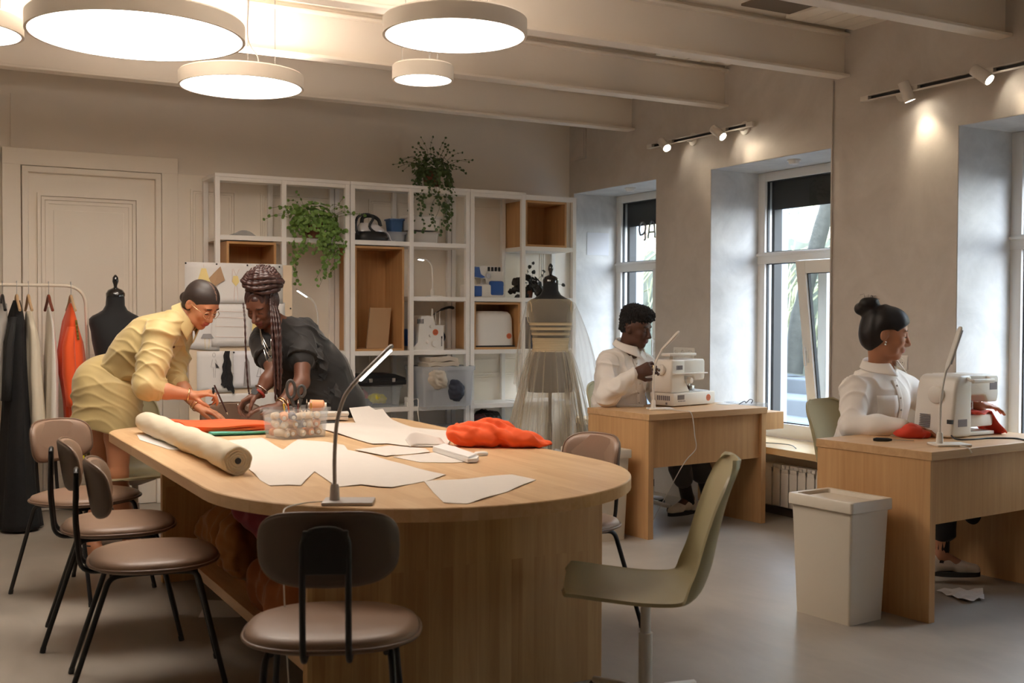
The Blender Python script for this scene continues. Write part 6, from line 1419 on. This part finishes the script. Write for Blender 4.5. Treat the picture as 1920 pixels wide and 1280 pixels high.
collar(w1, hd.p(-.035, 0, -.105)*.55+nb*.45, nrm(hd.p(-.028, 0, -.055)-nb), hd.F, .066, .058, m_khaki, .25, drop=.6)
bdir = nrm(CR*.45-CZ*.55+CT*.55)
for q_ in lay_on(sh1, [nb*(1-t_)+waist*t_+bdir*.1 for t_ in (.22, .42, .62)], -bdir, .003): obj('button', MB().sphere(tuple(q_), .0075, 10, 6), mat('brown_button', srgb(90, 66, 40), .4), w1, 180)
m_gold = mat('gold', (.83, .6, .32, 1), .25, metal=1); m_silver = mat('silver', (.75, .74, .72, 1), .2, metal=1)
ring_band(w1, 'bracelet', wrR-nrm(wrR-elR)*.02, wrR-elR, .033, .0035, m_gold); ring_band(w1, 'bracelet', wrL-nrm(wrL-elL)*.015, wrL-elL, .033, .003, m_gold); ring_band(w1, 'bracelet', wrL-nrm(wrL-elL)*.035, wrL-elL, .034, .002, m_gold)
kb = wrR+nrm(CR*.97+CZ*.16)*.112
obj('ring', MB().tube([tuple(kb+CT*.008+CZ*(.004+.011*math.sin(x))+CT*.011*math.cos(x)) for x in [2*PI*k/18 for k in range(18)]], .004, 6, closed=True).sphere(tuple(kb+CZ*.018+CT*.01), .008, 10, 6), m_black, w1, 180)
for k_, (a, t) in enumerate(((aR, tR), (aL, tL))):
    sd_ = MB(); dd = nrm([t[0]-a[0], t[1]-a[1], 0]); hl = np.array([a[0], a[1], 0])-dd*.05; to = np.array([t[0], t[1], 0])+dd*.03; sx = np.cross(dd, [0, 0, 1.])
    sd_.prism([tuple((hl+(to-hl)*u+sx*w)[:2]) for u, w in ((0, -.022), (.3, -.03), (.75, -.042), (1, -.02), (1, .02), (.75, .042), (.3, .03), (0, .022))], .001, .014)
    m_ = a*.3+t*.7
    for b in (t*.85+a*.15, ): sd_.tube([tuple(np.array([b[0], b[1], 0])+sx*.036*math.cos(x)+CZ*(.012+.040*math.sin(x))) for x in [PI*k/10 for k in range(11)]], .005, 6)
    sd_.tube([tuple(a+(dd*math.cos(x)+sx*math.sin(x))*.041) for x in [2*PI*k/20 for k in range(20)]], .004, 6, closed=True)
    obj('sandal', sd_, m_black, w1, 60)
p0, p1 = np.array((1.4213, 5.7060, 0.9249)), np.array((1.4785, 5.7167, 0.8010))
t = thing('pencil', 'dark pencil held by the woman in khaki', 'pencil'); obj('shaft', MB().tube([tuple(p0-(p1-p0)*.25), tuple(p0+(p1-p0)*.9)], .0042, 8), mat('dark_wine', srgb(58, 26, 28), .4), t, 60); obj('tip', MB().tube([tuple(p0+(p1-p0)*.9), tuple(p1)], [.004, .0008], 8), cp, t)

# ---- woman in black with braids
w2 = person('woman in a loose black dress with a braided bun, leaning on the table'); COL.objects.link(w2)
sk2 = skin('skin_deep', srgb(104, 68, 52), srgb(112, 58, 54)); m_blk = mat('black_cotton', srgb(30, 28, 28), .75, sheen=.25, bump=.05, bscale=300)
hd = Head((1.7322, 5.9691, 1.3665), face_dir(-.24, .80, -.55), None, .97); q = Sdf(.0042)
hip, waist, chest, nb = map(np.array, ((2.1189, 6.0839, 0.8345), (2.0615, 6.0738, 0.9772), (1.9421, 6.0527, 1.1373), (1.8403, 6.0206, 1.2520))); shR, shL = np.array((1.7611, 6.0390, 1.1633)), np.array((1.9784, 6.0119, 1.2159))
elR, wrR = np.array((1.7672, 5.8601, 1.0117)), np.array((1.6707, 5.8303, 0.8954)); elL, wrL = np.array((1.9075, 5.8154, 0.9527)), np.array((1.7614, 5.7555, 0.8291)); lat = nrm(shR-shL)
fx, fy = hip[0], hip[1]; hR, hL = hip+lat*.08, hip-lat*.08
q.chain([hip, waist, chest, nb], [.12, .098, .108, .06], .05, 0, lat, 1.3)
for h_, o in ((hR, 0), (hL, .04)):
    k_ = np.array([h_[0]+.01+o, h_[1]-.03, .48]); a_ = np.array([h_[0]+.02+o, h_[1]+.05, .08]); t_ = a_+np.array([-.04, -.17, -.055]); q.chain([h_, k_, a_], [.09, .056, .038], .02); q.cone(a_, t_, .036, .026, .02); q.cone(a_+np.array([.01, .03, -.045]), t_, .03, .026, .02)
for s_, e_, w_ in ((shR, elR, wrR), (shL, elL, wrL)): q.chain([nb*.35+s_*.65, s_, e_, e_*.6+w_*.4, w_], [.055, .055, .042, .041, .027], .02)
hd.build(q, True, 1.12, 1.2).neck(q, nb, .048, .056)
hand(q, wrR, -CR*.80-CZ*.5+CT*.25, -CZ*.75+CR*.5+CT*.2, ((.5, .7, .4), (.55, .8, .5), (.6, .8, .5), (.7, .8, .5)), (.5, .8), .03, -1, 1.0, seed=3)
hand(q, wrL, -CR*.9-CZ*.05+CT*.30, -CZ, ((.30, .25, .15),)*4, (.7, .25), .12, -1, 1.0, seed=4)
sobj('body', q, sk2, w2)
m_braid = mat('braid_hair', srgb(58, 34, 30), .4, spec=.6, var=.45, vscale=60)
h = Sdf(.004); hd.ell(h, -.018, 0, .046, .103, .083, .088, .02); hd.ell(h, -.045, 0, 0, .07, .076, .07, .03); hd.ell(h, .10, 0, -.030, .085, .125, .102, .01, 0, 's')
for sg in (1, -1): hd.ell(h, .015, sg*.085, -.015, .045, .03, .05, .008, 0, 's')
hd.ell(h, -.02, 0, -.13, .08, .1, .06, .01, 0, 's')
hr = sobj('hair', h, m_braid, w2, lambda V: .003*np.abs(np.sin(V@np.array([120., 180., 40.])))*2-.002, 1)
def braid(pts, r, mb, n=14):
    P = bez([tuple(p) for p in pts], n); mb.tube(P, [r*(1+.28*math.sin(i*1.5)) for i in range(len(P))], 7)
bn = MB(); bc = hd.p(-.060, 0, .150)+CR*.020-CZ*.022; ax = nrm(np.array([.05, 0, 1.])+hd.U*.4); a1 = nrm(np.cross(ax, hd.S)); a2 = np.cross(ax, a1)
for lv, (z, R0) in enumerate(((-.045, .085), (-.022, .098), (.002, .100), (.026, .090), (.047, .068), (.060, .042), (.066, .018))):
    for j in range(2): bn.tube([tuple(bc+ax*(z+.011*j+.006*math.sin(3*x+lv))+(R0-.010*j)*(1+.05*math.sin(2*x+lv*2))*(a1*math.cos(x)+a2*math.sin(x))) for x in [2*PI*k/64 for k in range(64)]], [.0125*(1+.25*math.sin(k*1.6)) for k in range(64)], 7, closed=True)
bn.sphere(tuple(bc), (.082, .082, .058), 16, 10); rb = random.Random(8)
for k in range(16):
    x = 2*PI*k/16; s0 = bc+ax*-.05+.075*(a1*math.cos(x)+a2*math.sin(x)); e0 = hd.p(.055*math.cos(x)-.015, .075*math.sin(x), .085-.02*abs(math.sin(x))); braid([e0, (s0+e0)/2+.02*(a1*math.cos(x)+a2*math.sin(x)), s0, bc+ax*.0+.1*(a1*math.cos(x+.5)+a2*math.sin(x+.5))], .0085, bn, 8)
obj('braided_bun', bn, m_braid, w2, 180)
bd = MB()
for k in range(11):
    dx = (k % 4)*.010-.014; dy = (k//4)*.012
    s0 = hd.p(-.03+.012*(k//4), .074, .085-.014*(k % 4)); end = np.array((1.7881, 5.8328, 0.8512))+CR*(dx*.8)+CT*(dy+.02)+CZ*rb.uniform(-.0, .16)
    m1 = np.array((1.7961, 5.8857, 1.2767))+CR*dx*1.3+CT*(dy+.05); m2 = np.array((1.8009, 5.8542, 1.0575))+CR*(dx*1.2+rb.uniform(-.008, .008))+CT*(dy+.055)
    bd.tube(bez([tuple(s0), tuple(m1), tuple(m2), tuple(end)], 22), [.0082*(1+.28*math.sin(i*1.5))*(1-.35*i/66) for i in range(67)], 7)
obj('hanging_braids', bd, m_braid, w2, 180)
b1 = MB(); b1.tube(bez([tuple(hd.p(.05, -.078, .05)), (1.6226, 5.9132, 1.2880), (1.6234, 5.8967, 1.1163), (1.6292, 5.8772, 0.9395), (1.6386, 5.8702, 0.8710)], 18), [.0045*(1+.25*math.sin(i*1.5)) for i in range(73)], 6); obj('thin_braid', b1, m_braid, w2, 180)
c = Sdf(.0065)
c.chain([hip-CZ*.05, waist, chest, nb-nrm(nb-chest)*.02], [.20, .160, .135, .072], .06, 0, lat, 1.2)
for s_, e_, r1 in ((shR, elR, .066), (shL, elL, .066)): c.chain([nb*.4+s_*.6, s_, s_*.45+e_*.55], [.066, .070, r1], .04)
c.cone(hip-CZ*.05, np.array([hip[0]+.02, hip[1]+.02, .42]), .20, .26, .05, 0, lat, 1.15); hd.ell(c, .02, 0, -.12, .06, .065, .07, .01, 0, 's')
dr2 = sobj('dress', c, m_blk, w2, folds(.016, 34, 14, (.7, .3, .6)), 1)
for s_, e_ in ((shR, elR), (shL, elL)):
    d = nrm(e_-s_); fl = Sdf(.006); fl.chain([s_-d*.02, s_*.35+e_*.65], [.074, .088], .03, 0, d, 1); fl.cut(s_*.46+e_*.54, d); fl.shell(.014); sobj('cape_sleeve', fl, m_blk, w2, folds(.010, 50, 17, (.9, .5, .1)), 1)
fr = MB(); rf_ = random.Random(3)
for k in range(46):
    u = k/45; b = np.array((2.0291, 5.9597, 1.1687))*(1-u)+np.array((2.2245, 5.9772, 0.7346))*u+CR*rf_.uniform(-.05, .03)+CT*rf_.uniform(.0, .10)
    L = rf_.uniform(.05, .10); ex = nrm(CR*rf_.uniform(.1, .6)-CZ*rf_.uniform(.5, 1)+CT*rf_.uniform(.1, .5)); sd = nrm(np.cross(ex, CT+CZ*.2)); w = rf_.uniform(.012, .03)
    fr.add([tuple(b-sd*w*.4), tuple(b+sd*w*.4), tuple(b+ex*L*.6+sd*w+CT*.012), tuple(b+ex*L), tuple(b+ex*L*.6-sd*w+CT*.008)], [(0, 1, 2, 3, 4)])
obj('ruffles', fr, m_blk, w2)
nk = MB()
for k, (dz, w) in enumerate(((.14, .055), (.20, .05), (.27, .045))):
    a_ = hd.p(-.0, .055, -.125); b_ = hd.p(.0, -.055, -.125); m_ = np.array((1.7643, 5.8988, 1.1144))+CZ*(.10-dz*.65)+CT*.03
    P = bez([tuple(b_), tuple((b_+m_)/2+CT*.05), tuple(m_), tuple((a_+m_)/2+CT*.05), tuple(a_)], 12); P = [np.array(p) for p in P]; Q = lay_on(dr2, P, -CT, .006)
    Q = [q if (q-p)@CT > 0 else p for p, q in zip(P, Q)]; nk.tube([tuple(q) for q in Q], .0024, 6); m_ = Q[len(Q)//2]
    nk.lathe([(0, -.002), (.013, -.002), (.013, .002), (0, .002)], 12, T=lambda v: tuple(m_+CR*v[0]+CZ*(v[1]-.012)+CT*(v[2]+.006)))
obj('necklaces', nk, m_silver, w2, 60)
dR = nrm(wrR-elR); ring_band(w2, 'bracelet', wrL-nrm(wrL-elL)*.02, wrL-elL, .034, .0035, m_gold); ring_band(w2, 'bracelet', wrL-nrm(wrL-elL)*.034, wrL-elL, .035, .0025, m_gold); ring_band(w2, 'bracelet', wrR-dR*.03, dR, .036, .003, m_silver)
wt = ring_band(w2, 'watch', wrR-dR*.005, dR, .032, .008, mat('red_strap', srgb(150, 50, 40), .6)); wt['label'] = 'wristwatch with a black face and red strap'
obj('watch_face', MB().lathe([(0, 0), (.020, 0), (.019, .008), (0, .008)], 20, T=lambda v: tuple(wrR-dR*.005+CT*.032+CR*-.012+np.array([0, 0, .012])+nrm(np.cross(dR, CT))*v[0]+dR*v[1]+CT*v[2])), m_black, wt, 40)
rg = wrR+nrm(-CR*.80-CZ*.5+CT*.25)*.118; obj('ring', MB().tube([tuple(rg+CT*.008*math.cos(x)+CZ*.010*math.sin(x)+CT*.008) for x in [2*PI*k/16 for k in range(16)]], .0028, 6, closed=True), m_silver, w2, 180)

# ---- man at the back desk
SH = []
def seated(lbl, hd, skn, m_sh, m_tr, J, fem, hands, sd, k=1.0, nose=1.0, lips=1.0, foot=None):
    p = person(lbl); COL.objects.link(p); q = Sdf(.0042)
    hip, waist, chest, nb, shR, shL, elR, wrR, elL, wrL, kR, aR, kL, aL = J; lat = nrm(shR-shL)
    q.chain([hip, waist, chest, nb], [.125, .105, .115, .06], .05, 0, lat, 1.3)
    for h_, kn, an in ((hip+lat*.085, kR, aR), (hip-lat*.085, kL, aL)): q.chain([h_, kn, an], [.085, .056, .036], .02); q.cone(an, an+foot[0]*.10-CZ*.045, .035, .028, .02)
    for s_, e_, w_ in ((shR, elR, wrR), (shL, elL, wrL)): q.chain([nb*.35+s_*.65, s_, e_, e_*.6+w_*.4, w_], [.055, .055, .042, .041, .028], .02)
    hd.build(q, fem, nose, lips).neck(q, nb, .050 if fem else .056, .058 if fem else .064)
    for h in hands: hand(q, *h[:-1], **h[-1])
    sobj('body', q, skn, p)
    c = Sdf(.006); c.chain([hip+CZ*.02, waist, chest, nb-nrm(nb-chest)*.018], [.170, .150, .140, .072], .05, 0, lat, 1.2)
    for s_, e_, w_ in ((shR, elR, wrR), (shL, elL, wrL)): c.chain([nb*.45+s_*.55, s_, e_, e_*.5+w_*.5, w_-nrm(w_-e_)*.005], [.064, .070, .060, .054, .037], .03)
    hd.ell(c, .03, 0, -.115, .055, .055, .06, .01, 0, 's')
    for h in hands: c.cut if 0 else None
    SH.append(sobj('shirt', c, m_sh, p, folds(.017, 34, sd, (.75, .5, .35)), 1))
    t = Sdf(.007); t.chain([hip-lat*.06, hip+lat*.06], [.155, .155], .04)
    for h_, kn, an in ((hip+lat*.085, kR, aR), (hip-lat*.085, kL, aL)): t.chain([h_, kn, kn*.38+an*.62], [.11, .082, .070], .03); 
    sobj('trousers', t, m_tr, p, folds(.008, 36, sd+5, (.4, .4, .8)), 1)
    f, = foot
    for an in (aR, aL):
        s = Sdf(.005); b = np.array([an[0], an[1], an[2]]); s.cone(b-f*.04-CZ*.05, b+f*.02-CZ*.035, .036, .038, .02); s.cone(b-f*.02-CZ*.01, b+f*.10-CZ*.052, .036, .030, .02); s.cone(b+f*.10-CZ*.052, b+f*.165-CZ*.06, .034, .028, .02)
        s.cut(b-CZ*.078, -CZ); sh_ = sobj('shoe', s, m_shoe, p, None, 1)
        obj('sole', MB().loft([[tuple(b+f*(x*.135+.06)+np.cross(CZ, f)*y*.046*(1-.25*(x < -.5))+CZ*z) for x, y in [(math.cos(v), math.sin(v)) for v in [2*PI*i/28 for i in range(28)]]] for z in (-.092, -.07)]), m_sole, sh_, 60)
        obj('laces', MB().tube([tuple(b+f*(.05+.012*i)+np.cross(CZ, f)*(.016 if i % 2 else -.016)+CZ*(-.012-.0065*i)) for i in range(6)], .0025, 6), m_grey, sh_)
        obj('sock', MB().tube([tuple(b-CZ*.03), tuple(b*.62+(kR if an is aR else kL)*.38)], .042, 14), m_sock, p, 60)
    return p
m_shoe = mat('canvas_shoe', srgb(206, 192, 176), .7); m_sole = mat('rubber_sole', srgb(40, 38, 36), .7); m_sock = cloth('dark_sock', srgb(34, 26, 24)); m_shirtw = mat('white_shirt', srgb(236, 230, 224), .7, sheen=.2, bump=.04, bscale=300); m_trs = cloth('grey_trousers', srgb(66, 62, 60)); m_trs2 = cloth('black_trousers', srgb(34, 32, 32))
hd = Head((4.1252, 5.8326, 1.2322), face_dir(.74, .56, -.20), None, 1.0)
J = list(map(np.array, ((4.1078, 6.0046, 0.4789), (4.1045, 5.9899, 0.7146), (4.0989, 5.9534, 0.9362), (4.1048, 5.8970, 1.0835), (3.9566, 5.8970, 1.0173), (4.2591, 5.9353, 1.0034), (3.8931, 5.8123, 0.8133), (3.9777, 5.6325, 0.9612), (4.3965, 5.9678, 0.7868), (4.4537, 5.8471, 0.8701), (4.2980, 5.6608, 0.5247), (4.4742, 5.7242, 0.1306), (4.4684, 5.7160, 0.5484), (4.6565, 5.7379, 0.1321))))
man = seated('man in a white shirt with curly black hair, working at the back desk', hd, skin('skin_dark', srgb(86, 56, 44), srgb(100, 56, 50)), m_shirtw, m_trs, J, False, [(J[7], CR*.86+CZ*.30+CT*.05, -CT*.75-CZ*.3, {'curl': ((.5, .7, .4),)*4, 'thumb': (.7, .6), 'flip': 1, 'k': 1.08, 'seed': 6}), (J[9], CR*.8-CZ*.2-CT*.1, -CZ-CT*.2, {'curl': ((.4, .5, .3),)*4, 'thumb': (.6, .5), 'flip': 1, 'k': 1.0, 'seed': 7})], 21, nose=1.02, lips=1.2, foot=(nrm(-CR*.75+CT*.65),))
m_afro = mat('black_curly_hair', srgb(26, 22, 21), .8, bump=.8, bscale=160)
h = Sdf(.0045); hd.ell(h, -.004, 0, .098, .112, .094, .060, .02); hd.ell(h, -.02, 0, .062, .098, .081, .062, .015); hd.ell(h, -.055, 0, .015, .060, .066, .06, .02); hd.ell(h, .115, 0, -.045, .085, .12, .110, .006, 0, 's')
for sg in (1, -1): hd.ell(h, .02, sg*.085, -.02, .045, .03, .05, .006, 0, 's')
hd.ell(h, -.02, 0, -.125, .08, .1, .062, .01, 0, 's'); sobj('hair', h, m_afro, man, lambda V: .0065*wob(V, 130, 3)+.003*wob(V, 300, 5)+.002, 0)
collar(man, J[3]*.62+hd.p(-.028, 0, -.075)*.38, nrm(hd.p(-.028, 0, -.05)-J[3]), face_dir(.75, .65, 0), .073, .045, m_shirtw, .35)
def placket(p, sh, a, b, m, f, n=6):
    """button band resting on the front of the shirt"""
    a, b = np.array(a), np.array(b); s = nrm(np.cross(b-a, f)); G = [[a+(b-a)*v/24+s*(u-2)*.008 for v in range(25)] for u in range(5)]
    L = [lay_on(sh, g, -f, .004) for g in G]
    o = obj('placket', MB().sheet(lambda u, v: tuple(L[int(round(u*4))][int(round(v*24))]), 5, 25, .003), m, p, 180)
    mid = L[2]
    for k in range(n): obj('button', MB().sphere(tuple(mid[int((k+.5)/n*24)]+f*.003), .0058, 8, 6), m_btn, o, 180)
m_btn = mat('pearl_button', srgb(206, 200, 192), .3)
ff = face_dir(.72, .69, 0); placket(man, SH[0], J[3]+ff*.05-CZ*.04, J[1]+ff*.10-CZ*.05, m_shirtw, ff)
ring_band(man, 'ring', J[7]+nrm(CR*.86+CZ*.30)*.118+CT*.012, CR, .0105, .0028, m_gold)
# ---- woman in white at the nearer desk
hd = Head((4.3756, 4.0032, 1.2277), face_dir(.92, .28, -.17), None, 1.06)
J = list(map(np.array, ((4.4231, 4.1391, 0.4656), (4.4145, 4.1271, 0.6903), (4.4097, 4.0898, 0.9012), (4.3992, 4.0536, 1.0381), (4.2382, 4.0712, 0.9379), (4.6086, 4.0724, 0.9377), (4.1450, 4.0038, 0.7693), (4.2281, 3.7529, 0.7933), (4.6599, 3.9501, 0.8444), (4.6523, 3.7040, 0.8845), (4.5697, 3.7960, 0.4875), (4.5064, 3.7627, 0.0795), (4.7414, 3.8727, 0.4926), (5.0235, 3.7964, 0.0508))))
J[11][2] = .13; J[13][2] = .10
wm = seated('woman in a white shirt with a dark top bun, sewing at the nearer desk', hd, skin('skin_tan', srgb(176, 122, 92), srgb(150, 84, 76)), m_shirtw, m_trs2, J, True, [(J[7], CR*.95-CZ*.12+CT*.1, -CZ, {'curl': ((.25, .3, .2),)*4, 'thumb': (.6, .4), 'flip': 1, 'k': .95, 'seed': 8}), (J[9], CR*.98-CZ*.05, -CZ-CT*.2, {'curl': ((.2, .35, .3),)*4, 'thumb': (.5, .4), 'flip': 1, 'k': .95, 'seed': 9})], 33, foot=(nrm(CR*.95+CT*.1),))
m_hair3 = mat('black_hair', srgb(30, 25, 24), .5, spec=.4, var=.4, vscale=30)
h = Sdf(.004); hd.ell(h, -.010, 0, .052, .112, .090, .088, .02); hd.ell(h, -.058, 0, -.005, .068, .078, .085, .03)
for f_, s_, u_, r_ in ((-.098, 0, .118, .042), (-.130, .012, .100, .036), (-.085, -.015, .142, .030), (-.118, -.02, .128, .030), (-.075, .02, .110, .03)): hd.ell(h, f_, s_, u_, r_, r_, r_*.9, .015)
hd.ell(h, .108, 0, -.040, .086, .12, .112, .012, 0, 's')
for sg in (1, -1): hd.ell(h, .030, sg*.09, -.025, .060, .040, .058, .008, 0, 's')
hd.ell(h, -.01, 0, -.145, .08, .1, .06, .012, 0, 's'); sobj('hair', h, m_hair3, wm, lambda V: .003*wob(V, 35, 4), 1)
fly = MB(); rh = random.Random(2)
for k in range(7): b = hd.p(-.10+rh.uniform(-.03, .03), rh.uniform(-.02, .02), .155); fly.tube([tuple(b), tuple(b+hd.U*.02+hd.F*rh.uniform(-.03, .02)), tuple(b+hd.U*rh.uniform(.005, .02)+hd.F*rh.uniform(-.06, .03))], .0008, 4)
obj('stray_hair', fly, m_hair3, wm)
collar(wm, J[3]*.80+hd.p(-.028, 0, -.075)*.20, nrm(hd.p(-.028, 0, -.05)-J[3])*.5+CZ*.5, face_dir(.6, .8, 0), .070, .045, m_shirtw, .4)
ff = face_dir(.58, .81, 0); placket(wm, SH[1], J[3]+ff*.05-CZ*.04, J[1]+ff*.10-CZ*.05, m_shirtw, ff)
pk = lay_on(SH[1], [J[2]+ff*.2+np.cross(CZ, ff)*-(.075+.05*(u-.5)*2)+CZ*(.02-.11*v) for u in (0, .25, .5, .75, 1) for v in (0, .25, .5, .75, 1)], -ff, .004)
obj('breast_pocket', MB().sheet(lambda u, v: tuple(pk[int(round(u*4))*5+int(round(v*4))]), 5, 5, .003), m_shirtw, wm, 180)
er = MB()
for sg in (-1,): er.sphere(tuple(hd.p(.004, sg*.083, -.034)), .005, 8, 6).sphere(tuple(hd.p(.004, sg*.084, -.045)), .006, 8, 6)
obj('earring', er, m_silver, wm, 180)
